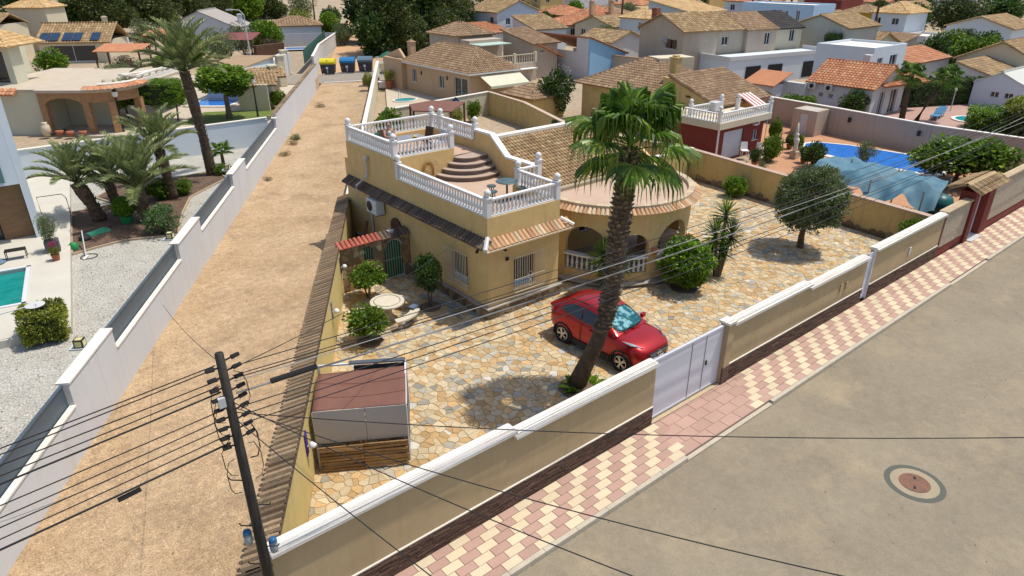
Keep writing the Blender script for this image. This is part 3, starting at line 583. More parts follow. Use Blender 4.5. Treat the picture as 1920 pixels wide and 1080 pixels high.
# eaves: tiles one by one
def eave_mesh(n, L, wd, mat, h=0.055):
    m = MB(); m.add([(a * k * wd, vv, up_ + b * h) for vv, k, up_ in ((-L, 0.5, 0.0), (0.0, 0.42, 0.0)) for a, b in ((-1, 0), (-0.62, 0.75), (0, 1), (0.62, 0.75), (1, 0))] + [(a * 0.42 * wd, -L, b * (h - 0.02) - 0.004) for a, b in ((-1, 0), (-0.62, 0.75), (0, 1), (0.62, 0.75), (1, 0))],
        [(i, i + 1, 6 + i, 5 + i) for i in range(4)] + [(i, 10 + i, 11 + i, i + 1) for i in range(4)]); return m.mesh(n, mat)
ET = eave_mesh('eave_tile', 0.45, 0.19, T_CLAY); ED = eave_mesh('eave_tile', 0.45, 0.19, T_DRK)
MB().vprism([(12.73, 17.1, 2.86), (12.73, 27.85, 2.86), (13.08, 27.85, 3.08), (13.08, 17.43, 3.08)], (0, 0, -0.05)).build('side_eave', T_DRK, MH, world=True)
MB().vprism([(12.73, 17.02, 2.829), (16.8, 17.02, 2.829), (16.8, 17.43, 3.079), (13.08, 17.43, 3.079)], (0, 0, -0.05)).build('front_eave', T_CLAY, MH, world=True)
y = 17.25
while y < 27.8: put('eave_tile', ED, MH, (13.09, y, 3.10), world=True, rot=(R(-32) * 0, 0, 0)).rotation_euler = (R(31), 0, R(-90)); y += 0.19
x = 12.95
while x < 16.8: o = put('eave_tile', ET, MH, (x, 17.44, 3.10), world=True); o.rotation_euler = (R(33), 0, 0); x += 0.19
MB().tube([(12.68, 17.05, 2.90), (13.08, 17.43, 3.16)], 0.09, 8).build('hip_tile', LGREY, MH, world=True); MB().tube([(16.82, 17.05, 2.9), (16.5, 17.45, 3.14)], 0.09, 8).build('hip_tile', CAPW, MH, world=True)
MB().box(16.45, 16.8, 17.12, 19.8, 2.95, 3.02).build('right_eave', T_CLAY, MH, world=True)
# plinth of stones and sill band
SILLG = M('grey_sill_stone', (0.40, 0.36, 0.31), (0.34, 0.31, 0.27), 2, 0.1, 30, 0.9)
plb = MB().box(13.01, 13.08, 17.36, 27.6, -0.05, 0.42); plb.box(13.08, 16.52, 17.36, 17.43, -0.05, 0.42); plb.box(16.45, 16.52, 17.43, 19.0, -0.05, 0.42); plinth = plb.build('plinth', MORT, MH, world=True)
sb = MB().box(12.95, 13.08, 17.30, 27.4, 0.42, 0.47); sb.box(13.08, 16.58, 17.30, 17.43, 0.42, 0.47); sb.build('sill_band', SILLG, MH, world=True)
rs = random.Random(5)
def stone_face(parent, L, h0, h1, sp, m3, mat, name='stone', holes=(), g=0.012, pr_=0.03, lim=10**9):
    for s, p in cells(0, L, h0, h1, sp, rs, 0.8):
        for n, d in (((-1, 0), 0), ((1, 0), L), ((0, -1), -h0), ((0, 1), h1)): 
            p = clip(p, n, d)
            if len(p) < 3: break
        if len(p) < 3 or area(p) < sp * sp * 0.1 or any(a < s[0] < b and c < s[1] < d for a, b, c, d in holes): continue
        vs, fs = slab(shrink(p, g), rs.uniform(0.3, 1) * pr_, 0.012, pr_ + 0.02, m3); MB().add(vs, fs).build(name, mat, parent, world=True)
stone_face(plinth, 3.5, 0.0, 0.41, 0.26, lambda u, v, h: (13.03 + u, 17.36 - h, v), DSTONE)
stone_face(plinth, 5.2, 0.0, 0.41, 0.28, lambda u, v, h: (13.01 - h, 22.6 - u, v), DSTONE)
# windows and their grilles
WINS = []
for o_, U_, out, u0, u1, g0, g1 in ((V3((13.08, 17.43, 0)), Y_, -X_, 1.25, 2.25, 1.12, 2.42), (V3((13.33, 17.43, 0)), X_, -Y_, 0.92, 1.92, 0.86, 2.28)):
    wd = window(MH, o_, U_, out, u0, u1, 0.92, 2.05, DWOOD, M('curtained_glass', (0.018, 0.02, 0.024), (0.10, 0.075, 0.06), 5, 0, 10, 0.15, mapz=0.05, hard=0.06), 'window', 0, 0.16)
    MB().vprism([tuple(o_ + U_ * u0 + V3((0, 0, 0.92)) - out * 0.10), tuple(o_ + U_ * u1 + V3((0, 0, 0.92)) - out * 0.10), tuple(o_ + U_ * u1 + V3((0, 0, 1.16)) - out * 0.10), tuple(o_ + U_ * u0 + V3((0, 0, 1.16)) - out * 0.10)], -out * 0.02).build('blue_cill_panel', BLUE, wd, world=True)
    gr = MB(); n = 13; P = lambda u, z, d=0.17: tuple(o_ + U_ * u + out * d + V3((0, 0, z)))
    for k in range(n + 1): u = g0 + (g1 - g0) * k / n; gr.tube([P(u, 0.80), P(u, 2.18)], 0.011, 5)
    for z in (0.80, 1.32, 2.18): gr.tube([P(g0, z, 0.0), P(g0, z), P(g1, z), P(g1, z, 0.0)], 0.013, 5)
    gr.tube([tuple(o_ + U_ * ((g0 + g1) / 2 + 0.11 * math.cos(a)) + out * 0.175 + V3((0, 0, 1.32 + 0.16 * math.sin(a)))) for a in [i * math.pi / 6 for i in range(13)]], 0.014, 5)
    gr.tube([tuple(o_ + U_ * ((g0 + g1) / 2 + 0.06 * math.cos(a)) + out * 0.175 + V3((0, 0, 1.02 + 0.10 * math.sin(a)))) for a in [i * math.pi / 6 for i in range(13)]], 0.012, 5)
    gr.build('window_grille', M('cream_grille_paint', (0.62, 0.55, 0.42), None, 1, 0, 10, 0.5), MH, world=True)
# small fittings
for x, y, z, ox, oy in ((13.02, 17.85, 2.68, -0.12, -0.08), (13.5, 17.38, 2.72, 0.1, -0.14)): MB().tube([(x, y, z), (x + ox, y + oy, z - 0.02)], 0.035, 8).tube([(x + ox, y + oy, z - 0.02), (x + ox * 1.8, y + oy * 1.8, z - 0.06)], [0.05, 0.06], 8).build('floodlight', DKM, MH, world=True)
MB().box(13.86, 13.98, 17.37, 17.43, 2.12, 2.24).build('wall_box', BLACK, MH, world=True)
dp = MB().tube([(12.98, 25.8, 4.2), (12.98, 25.82, 3.5), (12.62, 26.2, 3.05), (12.62, 26.2, 2.8)], 0.045, 8); dp.lathe([(0.06, 4.15), (0.11, 4.25), (0.11, 4.33)], 10, (12.98, 25.8, 0)); dp.build('downpipe', LGREY, MH, world=True)
MB().tube([(13.0, 25.75, 2.6), (13.0, 25.75, 0.1)], 0.045, 8).build('downpipe', LGREY, MH, world=True)
ac = MB().box(12.62, 13.0, 24.55, 25.4, 2.12, 2.72).build('air_conditioner', M('white_plastic', (0.62, 0.62, 0.6), None, 1, 0.03, 20, 0.5), MH, world=True)
MB().lathe([(0.22, 12.60), (0.22, 12.618), (0.02, 12.60)], 16, (0, 25.12, 2.42), 'X').build('fan_grille', DKM, ac, world=True); MB().box(12.64, 13.08, 24.6, 24.65, 2.05, 2.118).box(12.64, 13.08, 25.25, 25.3, 2.05, 2.118).build('bracket', GREYM, ac, world=True)
# porch: round arcade
PCX, PCY, PR = 21.0, 19.1, 3.4
def parc(r, a): return (PCX + r * math.cos(R(a)), PCY + r * math.sin(R(a)))
ARCH = [(192, 222), (229, 251), (258, 290), (297, 325)]       # openings in degrees
pw = MB(); A0, A1, st = 176, 352, 1.0
def arch_lo(a):
    for s_, e_ in ARCH:
        if s_ < a < e_:
            m = (s_ + e_) / 2; hw = (e_ - s_) / 2; hh = min(1.0, R(e_ - s_) * PR / 2); return 1.55 + hh * math.sqrt(max(0, 1 - ((a - m) / hw) ** 2)) * 0.95
    return None
a = A0
while a < A1:
    m = a + st / 2; l = arch_lo(m)
    def seg(z0, z1, z0b=None):
        p = [parc(PR, a), parc(PR, a + st), parc(PR - 0.24, a + st), parc(PR - 0.24, a)]; pw.prism(p, z0, z1)
    if l is None: seg(0.15, 3.05)
    else: seg(l, 3.05); seg(0.15, 0.50)
    a += st
pw.build('porch_arcade', YEL, MH, world=True)
pl_ = MB(); n = 60; pl_.prism([parc(3.62, A0 + (A1 - A0) * i / n) for i in range(n + 1)] + [(25.4, 20.0), (17.3, 20.0)], -0.05, 0.10); pl_.build('porch_plinth', DSTONE, MH, world=True)
pf = MB().prism([parc(3.72, A0 + (A1 - A0) * i / n) for i in range(n + 1)] + [(25.4, 20.0), (17.3, 20.0)], 0.10, 0.155); pf.build('porch_ledge', SILLG, MH, world=True)
rf_ = MB().prism([parc(3.36, 170 + 190 * i / n) for i in range(n + 1)] + [(24.5, 19.95), (17.62, 19.95)], 3.05, 3.20); rf_.build('porch_roof', TERR, MH, world=True)
cpm = MB()
for i in range(36):
    a, b = 172 + 5.2 * i, 172 + 5.2 * (i + 1) - 0.25; cpm.prism([parc(3.48, a), parc(3.48, b), parc(3.22, b), parc(3.22, a)], 3.05, 3.345)
cpm.build('porch_kerb', M('sandy_kerb_stone', (0.52, 0.41, 0.27), (0.46, 0.36, 0.24), 2, 0.1, 30, 0.9, rnd=0.12, stain=0.3, ss=2, stc=(0.3, 0.24, 0.17)), MH, world=True)
PT = eave_mesh('porch_tile', 0.34, 0.17, T_CLAY); a = 172.0
while a < 358:
    x, y = parc(3.46, a); o = put('porch_tile', PT, MH, (x, y, 3.22), world=True); o.rotation_euler = (R(28), 0, R(a + 90)); a += 2.72
for (s_, e_) in ARCH:
    n_ = max(2, int(R(e_ - s_) * PR / 0.21))
    for i in range(n_): x, y = parc(PR - 0.12, s_ + (e_ - s_) * (i + 0.5) / n_); put('baluster', BAL, MH, (x, y, 0.52), 0, (1.05, 1.05, 1.12), world=True)
    rl_ = MB(); k = 8
    for i in range(k): a, b = s_ + (e_ - s_) * i / k, s_ + (e_ - s_) * (i + 1) / k; rl_.prism([parc(PR + 0.03, a), parc(PR + 0.03, b), parc(PR - 0.27, b), parc(PR - 0.27, a)], 1.10, 1.17)
    rl_.build('porch_rail', WHT, MH, world=True)
POT = M('terracotta_pot', (0.36, 0.12, 0.06), (0.3, 0.1, 0.05), 3, 0.1, 30, 0.8)
for a in (225.5, 254.5, 293.5): x, y = parc(PR + 0.12, a); MB().lathe([(0.06, 1.28), (0.13, 1.36), (0.15, 1.50), (0.13, 1.52)], 12, (x, y, 0)).build('wall_planter', POT, MH, world=True)
iw = MB(); facade(iw, V3((16.45, 19.95, 0)), X_, 8.1, 0.1, 3.1, [(1.2, 2.9, 0.15, 2.2), (3.6, 4.6, 0.9, 2.1), (5.6, 6.6, 0.15, 2.2)], Y_, 0.2); iw.build('porch_back_wall', YEL, MH, world=True)
for u0, u1, z0, z1 in ((1.2, 2.9, 0.15, 2.2), (3.6, 4.6, 0.9, 2.1), (5.6, 6.6, 0.15, 2.2)): window(MH, V3((16.45, 19.95, 0)), X_, -Y_, u0, u1, z0, z1, WHT, GLASS, 'door', 1)
MB().prism([(22.4, 17.3), (23.4, 16.9), (23.4, 18.6), (22.4, 18.6)], 0.15, 1.05).build('porch_counter', PINKW, MH, world=True)
# tiled roof behind the porch
d = MB(); t = MB(); roof_plane(d, t, [(17.62, 19.8, 3.22), (24.6, 19.8, 3.22), (24.6, 23.6, 4.72), (17.62, 23.6, 4.72)], 0.18, 0.235, 0.06); rr = d.build('tiled_roof', T_TAN, MH, world=True); stuff(t.build('roof_tiles', T_TAN, rr, world=True))
roofb = MB().vprism([(17.62, 23.6, 4.72), (24.6, 23.6, 4.72), (24.6, 27.4, 3.2), (17.62, 27.4, 3.2)], (0, 0, -0.1)); roofb.build('back_roof', T_TAN, MH, world=True)
MB().box(17.62, 24.6, 23.45, 23.8, 4.70, 4.86).build('ridge_coping', CAPW, MH, world=True); MB().box(17.6, 24.5, 19.62, 19.86, 3.2, 3.34).build('roof_kerb', M('mossy_kerb', (0.40, 0.32, 0.22), (0.3, 0.24, 0.17), 2, 0.15, 20, 1), MH, world=True)
MB().box(24.35, 24.6, 19.95, 27.4, 0, 3.12).box(17.6, 24.35, 27.2, 27.4, 0, 3.1).build('back_wall', YEL, MH, world=True)
MB().vprism([(24.5, 19.6, 3.2), (24.5, 20.6, 3.2), (24.5, 20.6, 3.95), (24.5, 19.9, 3.5)], (0.14, 0, 0)).build('roof_end_wall', YEL, MH, world=True)
# ================================================================ side yard wall with stones, lane wall, plot wall
gw = thing('stone_screen_wall', 'rubble stone screen wall with red tile top beside the yellow house', 'wall', (11.5, 22.7, 0))
A_, B_ = (1.96, 2.84), (1.02, 1.44)     # arch opening, window opening in u along x from 9.9
core = MB(); facade(core, V3((9.92, 22.75, 0)), X_, 3.16, 0, 1.85, [(A_[0], A_[1], 0.0, 1.70), (B_[0], B_[1], 1.02, 1.66)], Y_, 0.24); core.build('wall_core', MORT, gw, world=True)
stone_face(gw, 3.1, 0.0, 1.84, 0.27, lambda u, v, h: (9.94 + u, 22.75 - h, v), STONE, holes=[(A_[0] - 0.03, A_[1] + 0.03, 0, 1.72), (B_[0] - 0.03, B_[1] + 0.03, 1.0, 1.68)])
RT = eave_mesh('coping_tile', 0.42, 0.185, T_RED, 0.07)
for i in range(17): o = put('coping_tile', RT if i < 10 else ED, gw, (10.0 + 0.185 * i, 22.98, 2.04), world=True); o.rotation_euler = (R(28), 0, 0)
MB().box(9.92, 13.06, 22.75, 22.99, 1.85, 1.92).build('wall_top', MORT, gw, world=True)
GRN = M('green_painted_iron', (0.02, 0.075, 0.035), (0.03, 0.11, 0.05), 4, 0.1, 30, 0.4); GRNL = M('pale_green_bar', (0.30, 0.42, 0.30), None, 1, 0, 10, 0.5)
ag = thing('arched_garden_gate', 'green arched iron gate in the rubble stone wall', 'gate', (12.3, 22.75, 0))
x0, x1 = 9.92 + A_[0], 9.92 + A_[1]; xm = (x0 + x1) / 2; hw = (x1 - x0) / 2
prof = [(x0, 0.04), (x1, 0.04)] + [(xm + hw * math.cos(a), 1.22 + 0.46 * math.sin(a)) for a in [i * math.pi / 12 for i in range(13)]]
MB().vprism([(p[0], 22.82, p[1]) for p in prof], (0, 0.02, 0)).build('gate_sheet', GRN, ag, world=True)
MB().tube([(p[0], 22.80, p[1]) for p in prof[1:]] + [(x0, 22.80, 0.04), (x1, 22.80, 0.04)], 0.025, 6).build('gate_frame', LGREY, ag, world=True)
for k in range(1, 8):
    x = x0 + (x1 - x0) * k / 8; MB().box(x - 0.011, x + 0.011, 22.79, 22.81, 0.05, 1.2 + 0.46 * math.sqrt(max(0, 1 - ((x - xm) / hw) ** 2))).build('gate_bar', GRNL, ag, world=True)
MB().box(x0, x1, 22.788, 22.80, 0.82, 0.85).build('lock_rail', GRNL, ag, world=True)
sm = MB(); [sm.vprism([(x0 - 0.06, 22.72, z), (x0, 22.72, z), (x0, 22.72, z2), (x0 - 0.06, 22.72, z2)], (0, 0.1, 0)) for z, z2 in ((0, 1.25),)]
wi = thing('barred_wall_window', 'small green barred window in the rubble stone wall', 'window', (11.15, 22.75, 1.0))
MB().box(9.92 + B_[0], 9.92 + B_[1], 22.84, 22.86, 1.02, 1.66).build('shutter', GRN, wi, world=True)
for k in range(4): x = 9.92 + B_[0] + 0.06 + 0.1 * k; MB().box(x - 0.01, x + 0.01, 22.79, 22.81, 1.02, 1.66).build('bar', GRNL, wi, world=True)
MB().box(9.92 + B_[0] - 0.03, 9.92 + B_[1] + 0.03, 22.70, 22.78, 0.97, 1.02).build('sill', DSTONE, wi, world=True)
# lane wall with tile coping, tile by tile
lw = thing('lane_wall', 'pale yellow garden wall with a sloping weathered tile coping beside the dirt lane', 'wall', tuple(R0))
a_, b_ = lane_r(-2.9), lane_r(19.2); q = [a_, b_, b_ - LN * 0.25, a_ - LN * 0.25]
MB().prism([(p.x, p.y) for p in q], -0.1, 1.83).build('wall_panel', YELL, lw, world=True)
cpq = MB().vprism([tuple(a_ + LN * 0.0 + V3((0, 0, 1.88))), tuple(b_ + LN * 0.0 + V3((0, 0, 1.88))), tuple(b_ - LN * 0.55 + V3((0, 0, 1.68))), tuple(a_ - LN * 0.55 + V3((0, 0, 1.68)))], (0, 0, -0.05)); cpb = cpq.build('coping_bed', M('shaded_coping_bed', (0.12, 0.085, 0.055), (0.09, 0.065, 0.04), 3, 0.2, 20, 1), lw, world=True)  # bed colour darkened to paint the shadow lines between the tile ribs
CT = eave_mesh('coping_tile', 0.64, 0.145, T_LANE, 0.085); t_ = -2.8
while t_ < 19.1:
    p = lane_r(t_) + LN * 0.01; o = put('coping_tile', CT, lw, (p.x, p.y, 1.91 + rnd.uniform(-.008, .008)), world=True); o.rotation_euler = (R(17), 0, R(59.5 - 180 + rnd.uniform(-1.5, 1.5))); t_ += 0.19
lw2 = thing('upper_lane_wall', 'cream rendered boundary wall along the lane behind the yellow house', 'wall', tuple(lane_r(20)))
a_, b_ = lane_r(19.2), lane_r(69); MB().prism([(p.x, p.y) for p in (a_, b_, b_ - LN * 0.22, a_ - LN * 0.22)], -0.1, 1.75).build('wall_panel', CREAM, lw2, world=True)
MB().prism([(p.x, p.y) for p in (a_ + LN * 0.04, b_ + LN * 0.04, b_ - LN * 0.26, a_ - LN * 0.26)], 1.75, 1.81).build('coping', CAPW, lw2, world=True)
pwl = thing('plot_wall', 'ochre stuccoed garden wall with pinkish coping behind the olive tree', 'wall', (32.4, 16, 0))
pp = [(32.35, 9.85), (32.62, 9.85), (33.75, 24.2), (33.5, 24.2)]; MB().prism(pp, -0.1, lambda p: 1.5 + (p[1] - 9.85) * 0.012).build('wall_panel', YELW, pwl, world=True)
MB().prism([(32.3, 9.85), (32.67, 9.85), (33.8, 24.2), (33.45, 24.2)], lambda p: 1.5 + (p[1] - 9.85) * 0.012, lambda p: 1.56 + (p[1] - 9.85) * 0.012).build('coping', M('pink_coping', (0.47, 0.34, 0.26), (0.4, 0.29, 0.22), 2, 0.15, 20, 0.95, stain=0.4, ss=2, stc=(0.25, 0.2, 0.15)), pwl, world=True)
for i in range(34):
    y = 10.3 + 0.4 * i; x = 32.33 + (y - 9.85) * 0.08; h = rs.uniform(0.14, 0.42)
    vs, fs = slab([(y - 0.2, 0.0), (y + 0.19, 0.0), (y + 0.17, h * 0.8), (y + rs.uniform(-.08, .08), h), (y - 0.17, h * 0.75)], 0.03, 0.02, 0.04, lambda u, v, hh, x=x: (x - hh, u, v)); MB().add(vs, fs).build('base_stone', DSTONE, pwl, world=True)
bw_ = thing('rear_plot_wall', 'ochre garden wall closing the yard behind the tiled roof', 'wall', (29, 24.3, 0)); MB().box(24.6, 33.6, 24.2, 24.42, 0, 1.75).build('wall_panel', YELW, bw_, world=True); MB().box(24.6, 33.65, 24.15, 24.47, 1.75, 1.81).build('coping', CAPW, bw_, world=True)
# ================================================================ plants kit
def rvec(rs):
    while True:
        v = V3((rs.uniform(-1, 1), rs.uniform(-1, 1), rs.uniform(-1, 1)))
        if 0.05 < v.length < 1: return v.normalized()
def leaf(mb, p, d, s, wd, rs):
    sd = d.cross(rvec(rs));
    if sd.length < 1e-3: return
    sd.normalize(); up_ = sd.cross(d) * (s * 0.12)
    mb.add([p, p + d * s * 0.5 + sd * s * wd + up_, p + d * s, p + d * s * 0.5 - sd * s * wd + up_], [(0, 1, 2, 3)])
def cloud(name, mat, n, size, seed, clumps=60, cr=0.3, box=False, wd=0.28, low=-1.0, inner=0.5, fill=0.0, shape=None):
    """leaves gathered in clumps through a unit crown (ball or box)"""
    rs = random.Random(seed); mb = MB(); C_ = []
    for i in range(clumps):
        if box: c = V3((rs.uniform(-1, 1), rs.uniform(-1, 1), rs.uniform(-1, 1))); m = max(abs(c.x), abs(c.y), abs(c.z)); c = c / m * rs.uniform(0.82, 0.95)
        else:
            c = rvec(rs) * rs.uniform(inner, 1.0 - cr * 0.7)
        if c.z < low: c.z = low
        if shape: c = shape(c)
        C_.append((c, cr * rs.uniform(0.6, 1.15)))
    for i in range(n):
        c, r = rs.choice(C_); o = rvec(rs); p = c + o * r * rs.uniform(0.55, 1.0) ** 0.6
        d = (o + rvec(rs) * 0.8 + V3((0, 0, 0.15))).normalized(); leaf(mb, p, d, size * rs.uniform(0.6, 1.2), wd, rs)
    return mb.mesh(name, mat)
CR_CIT = [cloud('foliage', LF_CIT, 3400, 0.20, s, 34, 0.36, inner=0.3) for s in (1, 2)]
CR_DRK = cloud('foliage', LF_DRK, 4200, 0.17, 4, 46, 0.32, inner=0.3)
CR_OLV = cloud('foliage', LF_OLV, 24000, 0.10, 5, 230, 0.19, wd=0.17, inner=0.62)
CR_HDG = cloud('foliage', LF_HDG, 6500, 0.16, 6, 100, 0.24, inner=0.5)
CR_HBX = cloud('foliage', LF_HDG, 8000, 0.14, 7, 190, 0.2, box=True)
CR_HBG = cloud('foliage', LF_HDG, 16000, 0.075, 27, 320, 0.13, box=True)
CR_YBX = cloud('foliage', LF_YEL, 8000, 0.17, 8, 190, 0.2, box=True)
CR_DBX = cloud('foliage', LF_DRK, 8000, 0.14, 9, 190, 0.2, box=True)
CR_PIN = [cloud('foliage', LF_PIN, 10000, 0.10, s, 90, 0.25, wd=0.22, inner=0.35) for s in (10, 11)]
CR_OLW = cloud('foliage', LF_OLV, 3600, 0.12, 12, 50, 0.28, wd=0.18, inner=0.3)
CR_YEL = cloud('foliage', LF_YEL, 2200, 0.15, 13, 40, 0.3, inner=0.4)
CR_BGV = cloud('foliage', LF_BGV, 2600, 0.11, 14, 40, 0.3, inner=0.4)
CR_DRY = cloud('foliage', LEAF('dry_weed', (0.25, 0.18, 0.08), (0.32, 0.24, 0.12), (0.2, 0.2, 0.09)), 500, 0.4, 15, 14, 0.4, wd=0.07, low=0)
def shrub(name, label, x, y, rx, ry, rzz, zc, mesh, stem=0.05, cat='shrub', group=None, rz=None, z0=0.0, smat=None):
    T = thing(name, label, cat, (x, y, z0), rnd.uniform(0, 6.28) if rz is None else rz, group)
    if stem:
        m = MB()
        for k in range(3): a = k * 2.1; m.tube([(0.02 * math.cos(a), 0.02 * math.sin(a), -0.05), (rx * 0.2 * math.cos(a), ry * 0.2 * math.sin(a), max(0.12, zc * 0.6)), (rx * 0.45 * math.cos(a), ry * 0.45 * math.sin(a), zc)], [stem, stem * 0.7, stem * 0.4], 6)
        m.build('stem', smat or BARK, T)
    put('foliage', mesh, T, (0, 0, zc), 0, (rx, ry, rzz))
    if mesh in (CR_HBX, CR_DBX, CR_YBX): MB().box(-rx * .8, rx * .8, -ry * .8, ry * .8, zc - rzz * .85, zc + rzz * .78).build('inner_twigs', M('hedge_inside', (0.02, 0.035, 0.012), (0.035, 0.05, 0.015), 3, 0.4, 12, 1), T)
    return T
def tree(name, label, x, y, h, crowns, tr=0.15, cat='tree', group=None, bark=None, z0=0.0):
    """tapered trunk with limbs to each crown lump; crowns: (dx,dy,z,rx,ry,rz,mesh)"""
    T = thing(name, label, cat, (x, y, z0), 0, group); m = MB(); m.tube([(0, 0, -0.1), (tr * 0.2, 0.05, h * 0.5), (0.0, 0.0, h)], [tr * 1.25, tr, tr * 0.8], 8)
    for dx, dy, z, rx, ry, rzz, me in crowns: m.tube([(0, 0, h * 0.85), (dx * 0.5, dy * 0.5, (h + z) / 2), (dx, dy, z)], [tr * 0.7, tr * 0.45, tr * 0.15], 6)
    m.build('trunk', bark or BARK, T)
    for i, (dx, dy, z, rx, ry, rzz, me) in enumerate(crowns): put('crown', me, T, (dx, dy, z), i * 1.7 + x, (rx, ry, rzz))
    return T
# ---- date palm fronds (one mesh for each rise angle, turned about the trunk)
def frond_mesh(elev, L, seed, mat=LF_PHX, nl=26, ll=0.40):
    rs = random.Random(seed); mb = MB(); p = V3((0, 0, 0)); e = R(elev); pts = []; n = 16
    for i in range(n + 1): pts.append((p.copy(), e)); p = p + V3((math.cos(e), 0, math.sin(e))) * (L / n); e -= R(1.5 + i * 0.26)
    mb.tube([q[0] for q in pts], [0.03 * (1 - i / n) + 0.006 for i in range(n + 1)], 4, False)
    for i in range(nl):
        t = 0.16 + 0.84 * i / nl; f = t * n; k = min(int(f), n - 1); b = pts[k][0].lerp(pts[k + 1][0], f - k); e = pts[k][1]
        d = V3((math.cos(e), 0, math.sin(e))); up_ = V3((-math.sin(e), 0, math.cos(e))); le = ll * (0.35 + 1.1 * math.sin(math.pi * min(1, t * 0.85 + 0.1))) * rs.uniform(0.85, 1.1)
        for s in (-1, 1):
            for sub in (0, 0.6):
                q = b + d * (0.02 * sub); o = (d * rs.uniform(0.75, 1.1) + V3((0, s, 0)) * 0.7 + up_ * (0.45 - 0.35 * sub)).normalized(); wv = d * 0.021
                m_ = q + o * le * 0.55; tp = q + o * le + V3((0, 0, -0.10 * le)); mb.add([q - wv, q + wv, m_ + wv * 1.1, tp, m_ - wv * 1.1], [(0, 1, 2, 3, 4)])
    return mb.mesh('frond', mat)
FR = [frond_mesh(e, 2.6, i) for i, e in enumerate((88, 81, 75, 68, 60, 52, 44, 34, 22))]
def date_palm(label, x, y, h, lean=(0, 0), sc=1.0, tr=0.22, nf=24, group='date palms in the gravel garden', z0=0.0):
    T = thing('date_palm', label, 'palm tree', (x, y, z0), 0, group); m = MB(); n = 9; rs = random.Random(int(x * 100))
    pts = [(lean[0] * (i / n) ** 1.4, lean[1] * (i / n) ** 1.4, h * i / n) for i in range(n + 1)]
    m.tube(pts, [tr * (1.15 if i == 0 else (1.0 + 0.12 * math.sin(i * 1.3) + (0.12 if i > 6 else 0))) for i in range(n + 1)], 10); tk = m.build('trunk', PBARK, T, True)
    b = MB()
    for k in range(int(h * 60)):
        zz = rs.uniform(0.1, h); f = zz / h; c = V3((lean[0] * f ** 1.4, lean[1] * f ** 1.4, zz)); a = rs.uniform(0, 6.28); o = V3((math.cos(a), math.sin(a), 0)); s = V3((-o.y, o.x, 0)) * 0.06
        p = c + o * tr * 0.98; b.add([p - s, p + s, p + o * 0.07 + V3((0, 0, 0.12)) + s * 0.5, p + o * 0.07 + V3((0, 0, 0.12)) - s * 0.5], [(0, 1, 2, 3)])
    stuff(b.build('leaf_bases', BOOT, tk))
    for i in range(nf):
        g = i / nf; put('frond', FR[min(8, int(g * 9))], T, (lean[0], lean[1], h), i * 2.39996 + rs.uniform(-.2, .2), (sc * rs.uniform(0.9, 1.1),) * 3)
    return T
# ---- fan palm
def fan_leaf(c, yaw, elev, lp, RR, rs, nseg=34, spread=118, hang=0.75):
    mb = MB(); e = R(elev); hd = V3((math.cos(yaw), math.sin(yaw), 0)); dn = V3((0, 0, -1)); p = V3(c); pts = [p.copy()]
    for i in range(5): p = p + (hd * math.cos(e) + V3((0, 0, math.sin(e)))) * (lp / 5); e -= R(3.2); pts.append(p.copy())
    mb.tube(pts, [0.026, 0.022, 0.018, 0.016, 0.014, 0.012], 5, False)
    d = (hd * math.cos(e) + V3((0, 0, math.sin(e)))).normalized(); s = V3((-hd.y, hd.x, 0)); nn = s.cross(d); nn = -nn if nn.z < 0 else nn
    prev = None; cols = []
    for k in range(nseg + 1):
        th = R(-spread + 2 * spread * k / nseg); ex = (d * math.cos(th) + s * math.sin(th)); L = RR * (0.72 + 0.28 * math.cos(th * 0.6)); z = nn * (0.03 * (1 if k % 2 else -1))
        r1 = p + ex * L * 0.30 + z * 0.5 + nn * 0.02; r2 = p + ex * L * 0.50 + z + dn * 0.03 * RR; cols.append((ex, L, r1, r2))
    for k in range(nseg):
        a, b = cols[k], cols[k + 1]; mb.add([p, a[2], a[3], b[3], b[2]], [(0, 1, 2, 3, 4)]) if k % 1 == 0 else None
        m_ = (a[3] + b[3]) / 2; ex = (a[0] + b[0]).normalized(); L = (a[1] + b[1]) / 2; w0 = (b[3] - a[3]) * 0.5; h1 = hang * rs.uniform(0.75, 1.15)
        q1 = m_ + (ex * (1 - h1 * 0.45) + dn * h1 * 0.5).normalized() * L * 0.28; q2 = q1 + (ex * (1 - h1) * 0.7 + dn * h1 + rvec(rs) * 0.1).normalized() * L * rs.uniform(0.28, 0.55)
        mb.add([m_ - w0, m_ + w0, q1 + w0 * 0.55, q2, q1 - w0 * 0.55], [(0, 1, 2, 3, 4)])
    return mb
